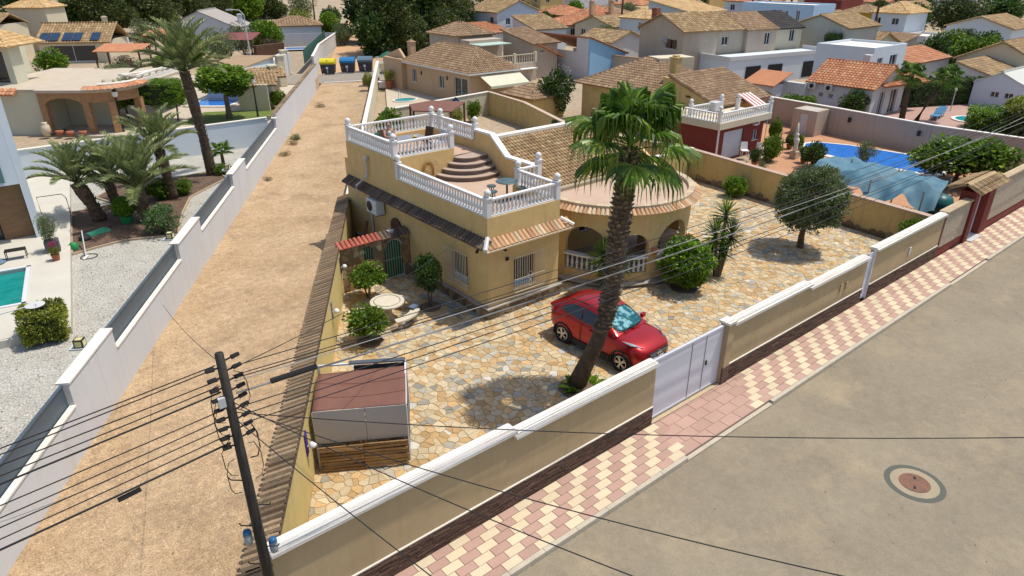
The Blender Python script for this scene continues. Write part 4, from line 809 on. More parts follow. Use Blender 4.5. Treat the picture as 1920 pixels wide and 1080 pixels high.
def fan_palm(label, pts, rad, leaves, seed, boots=0, group=None, RR=1.15, lp=(0.7, 1.05), z_boot=2.0, hang=0.8, name='fan_palm'):
    rs = random.Random(seed); b0 = V3(pts[0]); T = thing(name, label, 'palm tree', tuple(b0), 0, group)
    L = [V3(p) for p in pts]; tk = MB().tube(L, rad, 14).build('trunk', PBARK, T, True, world=True)
    def at(z):
        for i in range(len(L) - 1):
            if L[i].z <= z <= L[i + 1].z: f = (z - L[i].z) / (L[i + 1].z - L[i].z); return L[i].lerp(L[i + 1], f), rad[i] * (1 - f) + rad[i + 1] * f
        return L[-1], rad[-1]
    if boots:
        b = MB(); zt = L[-1].z; nr = boots
        for i in range(nr):
            z = z_boot + (zt - z_boot) * i / nr; c, r = at(z)
            for k in range(9):
                a = (k + (i % 2) * 0.5) * 6.283 / 9 + rs.uniform(-.12, .12) + i * 0.13; o = V3((math.cos(a), math.sin(a), 0)); s = V3((-o.y, o.x, 0)); p = c + o * r * 0.93 + V3((0, 0, rs.uniform(-.03, .03))); w_ = rs.uniform(0.055, 0.085); q = p + o * rs.uniform(0.07, 0.13) + V3((0, 0, rs.uniform(0.07, 0.15))) + s * rs.uniform(-.03, .03)
                b.add([p - s * w_, p + s * w_, q + s * w_ * 0.55, q - s * w_ * 0.55, p - s * w_ * 0.8 + V3((0, 0, 0.10)), p + s * w_ * 0.8 + V3((0, 0, 0.10))], [(0, 1, 2, 3), (3, 2, 5, 4), (0, 3, 4), (1, 5, 2)])
        stuff(b.build('leaf_bases', BOOT, tk, world=True))
    top = L[-1]
    for i, (yaw, el, k) in enumerate(leaves):
        fan_leaf(top + V3((0, 0, rs.uniform(-.15, .1))), yaw, el, lp[0] + (lp[1] - lp[0]) * rs.random(), RR * k, rs, hang=hang).build('fan_leaf', LF_FAN, T, world=True)
    return T
tp = [(12.51, 12.33, -0.1), (12.70, 12.17, 0.65), (12.95, 11.96, 1.49), (13.12, 11.82, 2.3), (13.23, 11.74, 3.17), (13.26, 11.72, 4.0), (13.27, 11.70, 4.81), (13.31, 11.67, 5.58), (13.34, 11.65, 6.33), (13.36, 11.63, 6.99), (13.39, 11.61, 7.38)]
rs = random.Random(21); lv = []
for i in range(22):
    g = i / 21; lv.append((i * 2.39996 + 0.9, (86 - 62 * g / 0.7 if g < 0.7 else 22 - 52 * (g - 0.7) / 0.3) + rs.uniform(-7, 7), rs.uniform(0.88, 1.1)))
fan_palm('tall leaning fan palm with shaggy trunk in front of the red car', tp, [0.31, 0.25, 0.225, 0.215, 0.225, 0.235, 0.24, 0.24, 0.235, 0.22, 0.16], lv, 4, boots=40, z_boot=2.0, RR=1.08, lp=(0.7, 1.15), hang=0.9)
# bed at the palm's foot
pb = thing('palm_foot_planting', 'leafy green plants around the foot of the leaning palm', 'plant', (12.5, 12.2, 0)); m = MB(); rs = random.Random(2)
for i in range(46):
    a = rs.uniform(0, 6.28); e = rs.uniform(0.2, 1.1); d = V3((math.cos(a) * math.cos(e), math.sin(a) * math.cos(e), math.sin(e))); o = V3((math.cos(a) * 0.3 + 0.1, math.sin(a) * 0.3 - 0.15, 0.03)); s = V3((-math.sin(a), math.cos(a), 0)) * 0.10; l = rs.uniform(0.3, 0.62)
    m.add([o, o + d * l * 0.5 + s, o + d * l - V3((0, 0, 0.12)), o + d * l * 0.5 - s], [(0, 1, 2, 3)])
m.build('leaves', LF_HDG, pb); MB().lathe([(0.62, -0.01), (0.55, 0.05), (0.2, 0.07)], 14).build('soil', SOIL, pb)
m = MB(); rs = random.Random(6)
for i in range(80): a = rs.uniform(2.0, 4.2); q = rs.uniform(0.6, 1.0); pebble(m, (q * math.cos(a) - 0.3, q * math.sin(a) + 0.3, 0.012), rs.uniform(0.03, 0.06))
tag(m.build('pebbles', FLAG[2], None, loc=(12.3, 12.1, 0)), 'pale pebbles heaped beside the leaning palm', 'gravel', kind='stuff')
# ---- yard trees and shrubs
tree('olive_tree', 'clipped round olive tree on the yard paving by the ochre wall', 28.35, 14.0, 1.0, [(-0.15, -0.15, 2.38, 1.62, 1.62, 1.58, CR_OLV)], 0.14)
for k in range(5): a = k * 1.25
shrub('citrus_bush', 'leafy citrus bush next to the brown canvas shelter', 8.95, 18.75, 0.78, 0.72, 0.60, 0.78, CR_CIT[0], 0.04)
shrub('citrus_bush', 'young citrus tree in front of the rubble stone wall', 10.5, 21.7, 0.80, 0.72, 0.55, 0.95, CR_CIT[1], 0.04)
shrub('citrus_tree', 'slender dark leaved citrus tree by the barred side window', 11.95, 19.6, 0.62, 0.6, 0.82, 1.45, CR_DRK, 0.035)
shrub('round_bush', 'bright green rounded bush growing before the porch arches', 20.75, 14.65, 1.18, 1.1, 1.02, 1.15, CR_HDG, 0.07)
shrub('small_bush', 'small bright bush at the foot of the ochre wall', 32.4, 20.3, 0.7, 0.65, 0.58, 0.62, CR_HDG, 0.03)
shrub('climbing_plant', 'leafy plant in the corner of the ochre wall and street wall', 31.7, 10.6, 0.75, 0.6, 0.8, 0.85, CR_CIT[0], 0.03)
for x, y, r in ((8.95, 18.75, 0.45), (11.95, 19.6, 0.42), (20.75, 14.65, 0.55)):
    pr0 = tag(MB().lathe([(r, -0.02), (r, 0.02), (r - 0.08, 0.03), (0.05, 0.03)], 18).build('tree_pit', SOIL, None, loc=(x, y, 0)), kind='structure')
def yucca(label, x, y, heads, group='yuccas in the yard'):
    T = thing('yucca', label, 'yucca', (x, y, 0), 0, group); rs = random.Random(int(x * 10)); m = MB()
    for dx, dy, h, r in heads: m.tube([(dx * 0.15, dy * 0.15, -0.05), (dx * 0.6, dy * 0.6, h * 0.5), (dx, dy, h)], [0.10, 0.07, 0.06], 7)
    m.build('stem', BARK, T)
    for dx, dy, h, r in heads:
        b = MB()
        for i in range(90):
            a = i * 2.39996; e = R(80 - 118 * (i / 90) + rs.uniform(-8, 8)); d = V3((math.cos(a) * math.cos(e), math.sin(a) * math.cos(e), math.sin(e))); o = V3((dx, dy, h - 0.35 * (i / 90))); s = V3((-math.sin(a), math.cos(a), 0)) * 0.026; l = r * rs.uniform(0.85, 1.1)
            b.add([o - s, o + s, o + d * l * 0.6 + s * 0.8, o + d * l + V3((0, 0, -0.06 * l)), o + d * l * 0.6 - s * 0.8], [(0, 1, 2, 3, 4)])
        b.build('rosette', LF_FAN if rs.random() < 0.6 else LF_DRK, T)
    return T
yucca('tall many headed yucca standing right of the bright rounded bush', 22.75, 14.5, [(0.2, 0.1, 2.75, 0.75), (-0.35, 0.1, 2.05, 0.72), (0.35, -0.2, 1.95, 0.7), (0.0, -0.1, 1.35, 0.65), (-0.2, 0.3, 1.2, 0.6)])
yucca('spiky yucca behind the leaning palm trunk', 18.3, 16.55, [(-0.15, 0.1, 1.55, 0.85), (0.35, -0.25, 1.3, 0.85), (-0.05, -0.1, 0.8, 0.7)])
# ================================================================ red car
def car(x, y, rz):
    T = thing('car', 'red compact crossover parked in the yard with a foil sunshade behind its windscreen', 'car', (x, y, 0), rz)
    PAINT = M('red_metallic_paint', (0.40, 0.010, 0.012), (0.36, 0.008, 0.010), 1, 0.0, 10, 0.30, metal=0.45, coat=0.5, spec=0.4); PLAS = M('black_trim', (0.02, 0.02, 0.021), None, 1, 0, 10, 0.5)
    S = [(2.06, .38, .30, .46, .58, .40, .76, .80), (1.97, .30, .66, .74, .58, .62, .84, .89), (1.75, .25, .81, .865, .60, .76, .96, 1.02), (1.40, .24, .865, .90, .64, .81, 1.03, 1.09), (1.05, .24, .86, .89, .66, .81, 1.04, 1.11), (.75, .22, .86, .875, .64, .80, 1.06, 1.13), (.3, .21, .86, .87, .62, .82, 1.06, 1.09), (-.3, .21, .86, .87, .62, .83, 1.08, 1.10),
         (-.8, .22, .865, .885, .66, .84, 1.11, 1.13), (-1.2, .24, .87, .905, .70, .84, 1.14, 1.17), (-1.6, .26, .85, .89, .72, .80, 1.15, 1.19), (-1.88, .30, .76, .82, .72, .74, 1.12, 1.16), (-2.05, .42, .55, .64, .70, .56, 1.0, 1.04)]
    rows = []
    for (sx, zb, ys, ym, zm, yb, zbt, zt) in S:
        h = [(ys * 0.85, zb), (ys, zb + 0.10), (ym * 0.985, (zb + .1 + zm) / 2), (ym, zm), (ym * 0.975, (zm + zbt) / 2), (yb, zbt), (yb * 0.72, (zbt + zt) / 2 + 0.015), (0, zt)]
        rows.append([(sx, -a, b) for a, b in h] + [(sx, a, b) for a, b in h[-2::-1]])
    mb = MB(); n = len(rows[0]); mb.v = [p for r in rows for p in r]
    mb.f = [(i * n + j, (i + 1) * n + j, (i + 1) * n + j + 1, i * n + j + 1) for i in range(len(rows) - 1) for j in range(n - 1)] + [tuple(range(n)), tuple((len(rows) - 1) * n + k for k in range(n))[::-1]]
    mb.f += [(i * n, i * n + n - 1, (i + 1) * n + n - 1, (i + 1) * n) for i in range(len(rows) - 1)]
    body = mb.build('body', PAINT, T, True); sd = body.modifiers.new('sub', 'SUBSURF'); sd.levels = 2; sd.render_levels = 2
    # cabin shell
    Gx = [(1.0, 1.09, .80, 1.10, .72), (.22, 1.10, .83, 1.60, .58), (-.15, 1.10, .84, 1.66, .61), (-.75, 1.12, .84, 1.67, .61), (-1.35, 1.15, .82, 1.58, .56), (-2.02, 1.13, .72, 1.19, .62)]
    mb = MB(); rows = []
    for gx, zb, yb, zt, yt in Gx:
        m1 = ((yb + yt) / 2 + 0.02, (zb + zt) / 2); h = [(yb, zb - 0.05), m1, (yt, zt - 0.015), (yt * 0.6, zt + (0.03 if zt > 1.3 else 0.01)), (0, zt + (0.04 if zt > 1.3 else 0.015))]; rows.append([(gx, -a, b) for a, b in h] + [(gx, a, b) for a, b in h[-2::-1]])
    n = len(rows[0]); mb.v = [p for r in rows for p in r]; mb.f = [(i * n + j, (i + 1) * n + j, (i + 1) * n + j + 1, i * n + j + 1) for i in range(len(rows) - 1) for j in range(n - 1)]
    cab = mb.build('cabin', PAINT, T, True); sd = cab.modifiers.new('sub', 'SUBSURF'); sd.levels = 2; sd.render_levels = 2
    def quadgrid(A, B, Cc, D, nx=6, ny=4, bulge=0.03, out=V3((0, 0, 1))):
        g = MB(); A, B, Cc, D = map(V3, (A, B, Cc, D))
        for i in range(nx + 1):
            for j in range(ny + 1):
                u, v = i / nx, j / ny; p = A.lerp(B, u).lerp(D.lerp(Cc, u), v); g.v.append(tuple(p + out * bulge * 4 * u * (1 - u)))
        g.f = [(i * (ny + 1) + j, (i + 1) * (ny + 1) + j, (i + 1) * (ny + 1) + j + 1, i * (ny + 1) + j + 1) for i in range(nx) for j in range(ny)]; return g
    WS = bpy.data.materials.new('tinted_windscreen'); WS.use_nodes = True; nt = WS.node_tree; b = nt.nodes['Principled BSDF']; b.inputs['Base Color'].default_value = (0.01, 0.14, 0.17, 1); b.inputs['Roughness'].default_value = 0.05
    tr = nt.nodes.new('ShaderNodeBsdfTransparent'); tr.inputs[0].default_value = (0.68, 0.90, 0.93, 1); mx = nt.nodes.new('ShaderNodeMixShader'); mx.inputs[0].default_value = 0.3; nt.links.new(tr.outputs[0], mx.inputs[1]); nt.links.new(b.outputs[0], mx.inputs[2]); nt.links.new(mx.outputs[0], nt.nodes['Material Output'].inputs[0])
    fr_ = V3((0.45, 0, 0.9))
    def qlift(o): return V3(o) + fr_ * 0.0
    def screen(k, lift):
        pts = []
        for i in range(28):
            t = 2 * math.pi * i / 28; cu = math.copysign(abs(math.cos(t)) ** 0.42, math.cos(t)) * k; cv = math.copysign(abs(math.sin(t)) ** 0.42, math.sin(t)) * k
            v = (cv + 1) / 2; wd_ = 0.70 - 0.15 * v; pts.append((0.99 - 0.75 * v + lift * 0.55 - 0.07 * cu * cu, cu * wd_, 1.135 + 0.44 * v + lift * 0.83 - 0.02 * cu * cu))
        return pts
    MB().face(screen(1.0, 0.030)).build('windscreen_surround', PLAS, T)
    FOIL = M('foil_painted_reflections', (0.78, 0.80, 0.80), (0.01, 0.10, 0.125), 5.0, 0.1, 30, 0.4, 0.9, 14, metal=0.1, hard=0.05)  # white and dark teal blotches put the foil's reflections into its colour
    MB().face(screen(0.88, 0.040)).build('foil_sunshade', FOIL, T); MB().face(screen(0.92, 0.052)).build('windscreen', WS, T)
    quadgrid((-1.40, -.47, 1.555), (-1.40, .47, 1.555), (-1.95, .54, 1.24), (-1.95, -.54, 1.24), 6, 4, 0.02, V3((-0.5, 0, .85))).build('rear_window', GLASS, T, True, loc=(-0.03, 0, 0.045))
    for s in (-1, 1):
        P = [(.66, 1.13, .815), (.20, 1.46, .655), (-.42, 1.535, .655), (-.42, 1.14, .85)]; Q = [(-.47, 1.14, .85), (-.47, 1.535, .655), (-1.0, 1.50, .655), (-1.36, 1.31, .75), (-1.34, 1.21, .80)]
        for nm, poly in (('front_window', P), ('rear_side_window', Q)): MB().vprism([(a, s * (c + 0.012), z) for a, z, c in poly], (0, s * 0.012, 0.004)).build(nm, GLASS, T)
        MB().vprism([(a, s * 0.899, z) for a, z in ((-.46, .36), (-.44, .36), (-.44, 1.06), (-.46, 1.06))], (0, s * 0.006, 0)).build('door_gap', PLAS, T, loc=(0, -s * 0.012, 0)); MB().obox((0.02, s * 0.885, 0.93), (0.2, 0.035, 0.035)).build('door_handle', PAINT, T)
        MB().obox((-0.03, s * 0.865, 0.29), (1.7, 0.05, 0.16)).build('sill_trim', PLAS, T)
        m = MB().obox((.66, s * 0.98, 1.14), (0.12, 0.20, 0.15)); m.obox((.66, s * 0.86, 1.10), (0.06, 0.1, 0.05)); mo = m.build('wing_mirror', PAINT, T, True); bv = mo.modifiers.new('b', 'BEVEL'); bv.width = 0.03; bv.segments = 3
        # lamps: slim light on the bonnet shoulder, round lamp in the bumper
        MB().vprism([(1.86, s * 0.50, .915), (1.55, s * 0.775, .985), (1.25, s * 0.82, 1.045), (1.55, s * 0.69, 1.025)], (0.02, s * 0.006, 0.022)).build('indicator_lamp', M('lamp_glass', (0.55, 0.58, 0.62), (0.3, 0.33, 0.36), 12, 0.2, 60, 0.12, metal=0.4), T, loc=(0, s * 0.012, 0.022))
        h = MB().lathe([(0.12, 0), (0.125, 0.03), (0.10, 0.05), (0.0, 0.055)], 16, (1.90, s * 0.56, 0.62), 'X').build('headlamp', M('lamp_glass', (0, 0, 0)), T, True); MB().lathe([(0.135, 0), (0.145, 0.03), (0.125, 0.035)], 16, (1.885, s * 0.56, 0.62), 'X', True, False).build('bezel', PLAS, h)
        MB().vprism([(-1.98, s * 0.60, .86), (-1.86, s * 0.775, .86), (-1.66, s * 0.85, 1.10), (-1.75, s * 0.80, 1.13), (-1.98, s * 0.62, 1.0)], (-0.02, s * 0.015, 0)).build('tail_lamp', M('tail_red', (0.35, 0.01, 0.012), None, 1, 0, 10, 0.2), T)
        for wx in (1.30, -1.23):
            a = MB(); a.tube([(wx + 0.40 * math.cos(t), s * 0.893, 0.335 + 0.40 * math.sin(t)) for t in [R(-14 + i * 208 / 20) for i in range(21)]], 0.034, 6); ar = a.build('wheel_arch', PLAS, T, True)
            MB().lathe([(0.385, -0.08), (0.385, 0.08)], 24, (wx, s * 0.80, 0.335), 'Y').build('wheel_well', BLACK, T)
            w_ = put('wheel', None, T, (wx, s * 0.79, 0.335), 0 if s > 0 else math.pi)
            MB().lathe([(0.22, -0.11), (0.30, -0.115), (0.335, -0.08), (0.335, 0.08), (0.30, 0.115), (0.225, 0.11)], 28, (0, 0, 0), 'Y').build('tyre', BLACK, w_, True)
            rim = MB().lathe([(0.225, 0.06), (0.235, 0.11), (0.215, 0.118), (0.205, 0.07)], 28, (0, 0, 0), 'Y', False, False)
            for k in range(5):
                for dd in (-0.16, 0.16): t = k * 6.283 / 5 + dd; c, sn = math.cos(t), math.sin(t); t2 = k * 6.283 / 5 + dd * 0.5; rim.bar((0.04 * math.cos(t2), 0.105, 0.04 * math.sin(t2)), (0.212 * c, 0.112, 0.212 * sn), 0.03, 0.035)
            rim.lathe([(0.06, 0.08), (0.06, 0.12), (0.0, 0.125)], 12, (0, 0, 0), 'Y'); rim.build('rim', M('bright_alloy', (0.62, 0.60, 0.57), None, 1, 0, 10, 0.3, metal=0.6), w_); MB().lathe([(0.215, 0.0), (0.215, 0.055)], 20, (0, 0, 0), 'Y').build('brake_disc', M('dark_steel', (0.03, 0.03, 0.03), None, 1, 0, 10, 0.5), w_)
    MB().vprism([(2.035, -.40, .62), (2.035, .40, .62), (2.02, .50, .80), (2.02, -.50, .80)], (0.03, 0, 0)).build('grille', PLAS, T, loc=(0.015, 0, 0))
    for z in (.66, .71, .76): MB().box(2.083, 2.09, -.42, .42, z - .008, z + .008).build('grille_bar', GREYM, T)
    em = MB().tube([(2.10, 0.075 * math.cos(t), 0.73 + 0.075 * math.sin(t)) for t in [i * math.pi / 8 for i in range(17)]], 0.014, 6); em.box(2.095, 2.11, -.10, .10, .712, .748); em.build('emblem', M('chrome', (0.75, 0.75, 0.76), None, 1, 0, 10, 0.12, metal=1.0), T)
    MB().vprism([(2.0, -.60, .32), (2.0, .60, .32), (2.04, .52, .50), (2.04, -.52, .50)], (0.04, 0, 0)).build('lower_intake', PLAS, T, loc=(-0.005, 0, 0)); MB().box(2.075, 2.088, -.26, .26, .50, .60).build('number_plate', WHT, T)
    for s in (-1, 1): MB().tube([(.05, s * .54, 1.60), (-.5, s * .56, 1.645), (-1.2, s * .53, 1.585)], 0.014, 5).build('roof_rail', PLAS, T)
    for s in (-.25, .2): MB().bar((1.03, s - .2, 1.165), (.93, s + .3, 1.235), 0.02, 0.014).build('wiper', PLAS, T)
car(14.98, 13.36, R(-86.8))
# ================================================================ shelter, rack, garden table
SH = thing('canvas_shelter', 'flat shelter with a brown canvas roof and pale sheet front beside the lane wall', 'shelter', (6.3, 14.0, 0))
f0, f1, b0, b1 = V3((4.82, 13.72, 0)), V3((6.78, 12.55, 0)), V3((5.85, 15.62, 0)), V3((7.86, 14.38, 0)); Zu = lambda z: V3((0, 0, z))
CANV = M('brown_canvas', (0.19, 0.088, 0.062), (0.165, 0.074, 0.052), 2, 0.07, 60, 0.9); FRM = M('white_frame', (0.62, 0.62, 0.62), None, 1, 0.03, 20, 0.5)
for p in (f0, f1, b0, b1, f1.lerp(b1, 0.5)): MB().bar(p, p + Zu(1.72), 0.045, 0.045).build('frame_post', FRM, SH, world=True)
for a, b in ((f1, b1), (b1, b0)): MB().bar(a + Zu(1.75), b + Zu(1.75), 0.045, 0.045).build('frame_rail', FRM, SH, world=True)
g = MB(); nn = 14
for i in range(nn + 1):
    for j in range(nn + 1):
        u, v = i / nn, j / nn; p = f0.lerp(f1, u).lerp(b0.lerp(b1, u), v * 0.90); z = 1.78 - 0.10 * math.sin(math.pi * u) * math.sin(math.pi * v) - 0.16 * max(0, v - 0.72) / 0.28 * (1 - u * 0.6); g.v.append((p.x, p.y, z))
g.f = [(i * (nn + 1) + j, (i + 1) * (nn + 1) + j, (i + 1) * (nn + 1) + j + 1, i * (nn + 1) + j + 1) for i in range(nn) for j in range(nn)]
cv = g.build('canvas_roof', CANV, SH, True, world=True); so_ = cv.modifiers.new('s', 'SOLIDIFY'); so_.thickness = 0.01
for v in (0.32, 0.64):
    k = MB()
    for i in range(10):
        def cp_(u): p = f0.lerp(f1, u).lerp(b0.lerp(b1, u), v * 0.90); return (p.x, p.y, 1.786 - 0.10 * math.sin(math.pi * u) * math.sin(math.pi * v))
        k.bar(cp_(i / 10), cp_((i + 1) / 10), 0.02, 0.006)
    k.build('canvas_seam', M('seam_brown', (0.14, 0.06, 0.045), None, 1, 0, 10, 0.9), SH, world=True)
SHEET = M('pale_sheet', (0.47, 0.44, 0.41), (0.42, 0.40, 0.38), 1.0, 0.04, 40, 0.6); fo = -(b0 - f0).normalized()
for u0, u1 in ((0.0, 0.55), (0.555, 1.0)):
    a, b = f0.lerp(f1, u0) + fo * 0.04, f0.lerp(f1, u1) + fo * 0.04; MB().vprism([tuple(a + Zu(0.82)), tuple(b + Zu(0.82)), tuple(b + Zu(1.79)), tuple(a + Zu(1.79))], tuple(fo * 0.015)).build('front_sheet', SHEET, SH, world=True)
MESHM = M('dark_netting', (0.035, 0.045, 0.05), (0.05, 0.06, 0.065), 8, 0.2, 80, 0.8)
for a, b in ((b0.lerp(b1, 0.4), b1), (f1, b1)): MB().vprism([tuple(a + Zu(0.1)), tuple(b + Zu(0.1)), tuple(b + Zu(1.7)), tuple(a + Zu(1.7))], tuple((V3((0.012, -0.01, 0))))).build('netting', MESHM, SH, world=True)
k = MB(); k.bar(b1 + Zu(1.80) - (b1 - f1) * 0.0, b0.lerp(b1, 0.35) + Zu(1.80), 0.16, 0.02); k.build('rear_shelf', M('dark_slate', (0.07, 0.085, 0.10), None, 2, 0.1, 40, 0.7), SH, world=True)
RK = thing('slat_rack', 'low rack of weathered horizontal wooden slats leaning at the shelter front', 'rack', tuple(f0))
for hf in (0, 1):
    for i in range(8):
        u0, u1 = (0.02, 0.50) if hf == 0 else (0.505, 0.985); z = 0.06 + i * 0.098 + (0.012 if hf else 0); a = f0.lerp(f1, u0) + fo * 0.16 + Zu(z + rnd.uniform(-.01, .01)); b = f0.lerp(f1, u1) + fo * 0.16 + Zu(z + rnd.uniform(-.02, .02)); MB().bar(a, b, rnd.uniform(0.02, 0.05), 0.064).build('slat', WOOD, RK, world=True)
for u in (0.04, 0.48, 0.53, 0.96): a = f0.lerp(f1, u) + fo * 0.12; MB().bar(a, a + Zu(0.84), 0.05, 0.03).build('upright', DWOOD, RK, world=True)
CONC = M('cast_stone', (0.55, 0.45, 0.32), (0.47, 0.38, 0.27), 3, 0.12, 30, 0.9, stain=0.3, ss=6, stc=(0.25, 0.22, 0.16)); MOS = M('stone_mosaic_top', (0.62, 0.54, 0.40), (0.50, 0.46, 0.37), 9, 0.2, 40, 0.8)
GT = thing('stone_garden_table', 'round cast stone garden table with mosaic top among the citrus bushes', 'table', (10.25, 19.75, 0))
MB().lathe([(0.30, 0), (0.24, 0.08), (0.14, 0.3), (0.16, 0.55), (0.28, 0.66)], 14).build('pedestal', CONC, GT, True); MB().lathe([(0.58, 0.66), (0.62, 0.69), (0.62, 0.73), (0.6, 0.75)], 28).build('table_top', MOS, GT); MB().tube([(0.47 * math.cos(a), 0.47 * math.sin(a), 0.752) for a in [i * math.pi / 14 for i in range(29)]], 0.02, 4).build('mosaic_ring', M('mosaic_dark', (0.16, 0.18, 0.15), (0.4, 0.36, 0.28), 20, 0.2, 60, 0.8), GT)
for lab, a0 in (('curved cast stone bench on the yard side of the garden table', -70), ('curved cast stone bench between garden table and lane wall', 172), ('curved cast stone bench behind the garden table', 50)):
    BN = thing('stone_bench', lab, 'bench', (10.25 + 0.98 * math.cos(R(a0)), 19.75 + 0.98 * math.sin(R(a0)), 0), R(a0), 'stone benches round the garden table')
    arc = [(1.16 * math.cos(R(t)) - 0.98, 1.16 * math.sin(R(t))) for t in range(-34, 35, 6)] + [(0.84 * math.cos(R(t)) - 0.98, 0.84 * math.sin(R(t))) for t in range(32, -37, -6)]
    MB().prism(arc, 0.36, 0.43).build('seat', MOS, BN)
    for t in (-24, 24): MB().lathe([(0.13, 0), (0.08, 0.1), (0.08, 0.26), (0.13, 0.36)], 8, (0.98 * math.cos(R(t)) - 0.98, 0.98 * math.sin(R(t)), 0)).build('leg', CONC, BN, True)
cu = thing('seat_cushion', 'blue grey cushion lying on the curved stone bench', 'cushion', (11.0, 19.22, 0.43)); MB().obox((0, 0, 0.04), (0.3, 0.24, 0.08), 0.4).build('cushion_pad', M('blue_cloth', (0.10, 0.14, 0.20), None, 3, 0.1, 40, 0.9), cu)
tag(MB().tube([(12.2, 20.7, 0.08), (12.78, 18.7, 0.08)], 0.035, 6).tube([(12.1, 20.6, 0.08), (12.65, 18.7, 0.08)], 0.03, 6).build('metal_pipe', GREYM, None), 'grey metal pipes lying on the paving below the side window', 'pipe', kind='thing')
# lamps on the lane wall
for i, (t_, pl_c, lab) in enumerate(((1.2, (0.06, 0.02, 0.22), 'white globe lamp on a purple plaque on the lane wall'), (8.2, (0.22, 0.22, 0.25), 'white globe lamp on a grey plaque on the lane wall by the shelter'), (11.9, (0.05, 0.04, 0.05), 'dark plaque lamp on the lane wall near the stone table'))):
    p = lane_r(t_); LP = thing('wall_lamp', lab, 'lamp', (p.x, p.y, 1.3), R(59.5), 'lamps on the lane wall'); MB().box(-0.11, 0.11, -0.035, -0.004, -0.25, 0.38).build('plaque', M('plaque%d' % i, pl_c, None, 1, 0.05, 20, 0.6), LP)
    MB().tube([(0, -0.03, -0.02), (0, -0.10, 0.0)], 0.02, 6).build('arm', WHT, LP); MB().lathe([(0.03, -0.07), (0.085, -0.03), (0.095, 0.02), (0.06, 0.08), (0.01, 0.1)], 12, (0, -0.16, 0.0)).build('globe', WHT, LP, True)
# terrace furniture and a seated person
rt = thing('terrace_table', 'round dark green metal table on the lower roof terrace', 'table', (15.6, 19.5, 3.52)); GMET = M('dark_green_metal', (0.03, 0.06, 0.06), (0.10, 0.15, 0.15), 6, 0.1, 30, 0.4)
MB().lathe([(0.42, 0.70), (0.44, 0.715), (0.42, 0.735)], 22).build('table_top', GMET, rt); MB().lathe([(0.05, 0.0), (0.04, 0.1), (0.04, 0.7)], 8).build('column', GMET, rt); MB().lathe([(0.24, 0), (0.22, 0.03), (0.05, 0.05)], 14).build('foot', GMET, rt)
for x, y, lab in ((15.35, 20.15, 'dark green terrace stool on the stair side of the round table'), (14.95, 19.55, 'dark green terrace stool towards the lane side of the round table'), (16.1, 19.25, 'dark green terrace stool by the short side balustrade')):
    ST = thing('terrace_stool', lab, 'stool', (x, y, 3.52), 0, 'stools around the terrace table'); MB().lathe([(0.17, 0.40), (0.19, 0.42), (0.17, 0.45)], 16).build('seat', GMET, ST)
    for k in range(4): a = k * 1.571 + 0.78; MB().tube([(0.10 * math.cos(a), 0.10 * math.sin(a), 0.41), (0.06 * math.cos(a), 0.06 * math.sin(a), 0.2), (0.16 * math.cos(a), 0.16 * math.sin(a), 0)], 0.013, 5).build('leg', GMET, ST)
ut = thing('upper_terrace_table', 'grey rectangular table on the upper roof terrace', 'table', (14.55, 25.0, 4.30), R(-4)); MB().box(-0.85, 0.85, -0.55, 0.55, 0.68, 0.73).build('table_top', M('grey_table', (0.25, 0.25, 0.27), (0.21, 0.21, 0.23), 3, 0.05, 40, 0.5), ut)
for sx in (-1, 1):
    for sy in (-1, 1): MB().box(sx * 0.75 - .035, sx * 0.75 + .035, sy * 0.45 - .035, sy * 0.45 + .035, 0, 0.68).build('leg', DKM, ut)
for (x, y, zz, c, n, lab) in ((14.9, 24.85, 5.03, (0.55, 0.42, 0.03), 'fruit_bowl', 'small yellow bowl on the grey terrace table'), (14.05, 25.05, 5.03, (0.5, 0.05, 0.06), 'drink_can', 'small red drink can on the grey terrace table')):
    b = MB().lathe([(0.05, 0), (0.10, 0.05), (0.11, 0.08), (0.09, 0.07)], 12) if n == 'fruit_bowl' else MB().lathe([(0.032, 0), (0.034, 0.01), (0.034, 0.12), (0.028, 0.13)], 12); tag(b.build(n, M(n + '_paint', c, None, 1, 0, 10, 0.4), None, True, (x, y, zz)), lab, 'bowl' if n == 'fruit_bowl' else 'can', kind='thing')
def patio_chair(x, y, rz, lab, mat):
    T = thing('patio_chair', lab, 'chair', (x, y, 4.30), rz, 'chairs round the upper terrace table'); MB().box(-.24, .24, -.24, .24, .40, .45).build('seat', mat, T); MB().vprism([(-.24, -.24, .45), (-.24, .24, .45), (-.34, .24, .92), (-.34, -.24, .92)], (-.03, 0, 0)).build('backrest', mat, T)
    for sx in (-1, 1):
        for sy in (-1, 1): MB().box(sx * .21 - .02, sx * .21 + .02, sy * .21 - .02, sy * .21 + .02, 0, .40).build('leg', DKM, T)
patio_chair(14.15, 25.95, R(-90), 'patio chair on the far side of the grey terrace table holding a seated person', DWOOD)
patio_chair(15.75, 25.5, R(190), 'empty dark patio chair at the stair end of the grey terrace table', DWOOD); patio_chair(15.9, 24.75, R(175), 'empty patio chair nearest the terrace steps', LGREY)
tw = thing('turquoise_towel', 'turquoise towel hung over the patio chair back beside the seated person', 'towel', (13.95, 26.3, 4.9)); MB().obox((0, 0, 0.0), (0.34, 0.06, 0.5), 0.1).obox((0.0, 0.05, -0.05), (0.3, 0.05, 0.35), 0.1).build('cloth', M('turquoise_cloth', (0.01, 0.26, 0.28), None, 3, 0.1, 40, 0.9), tw)
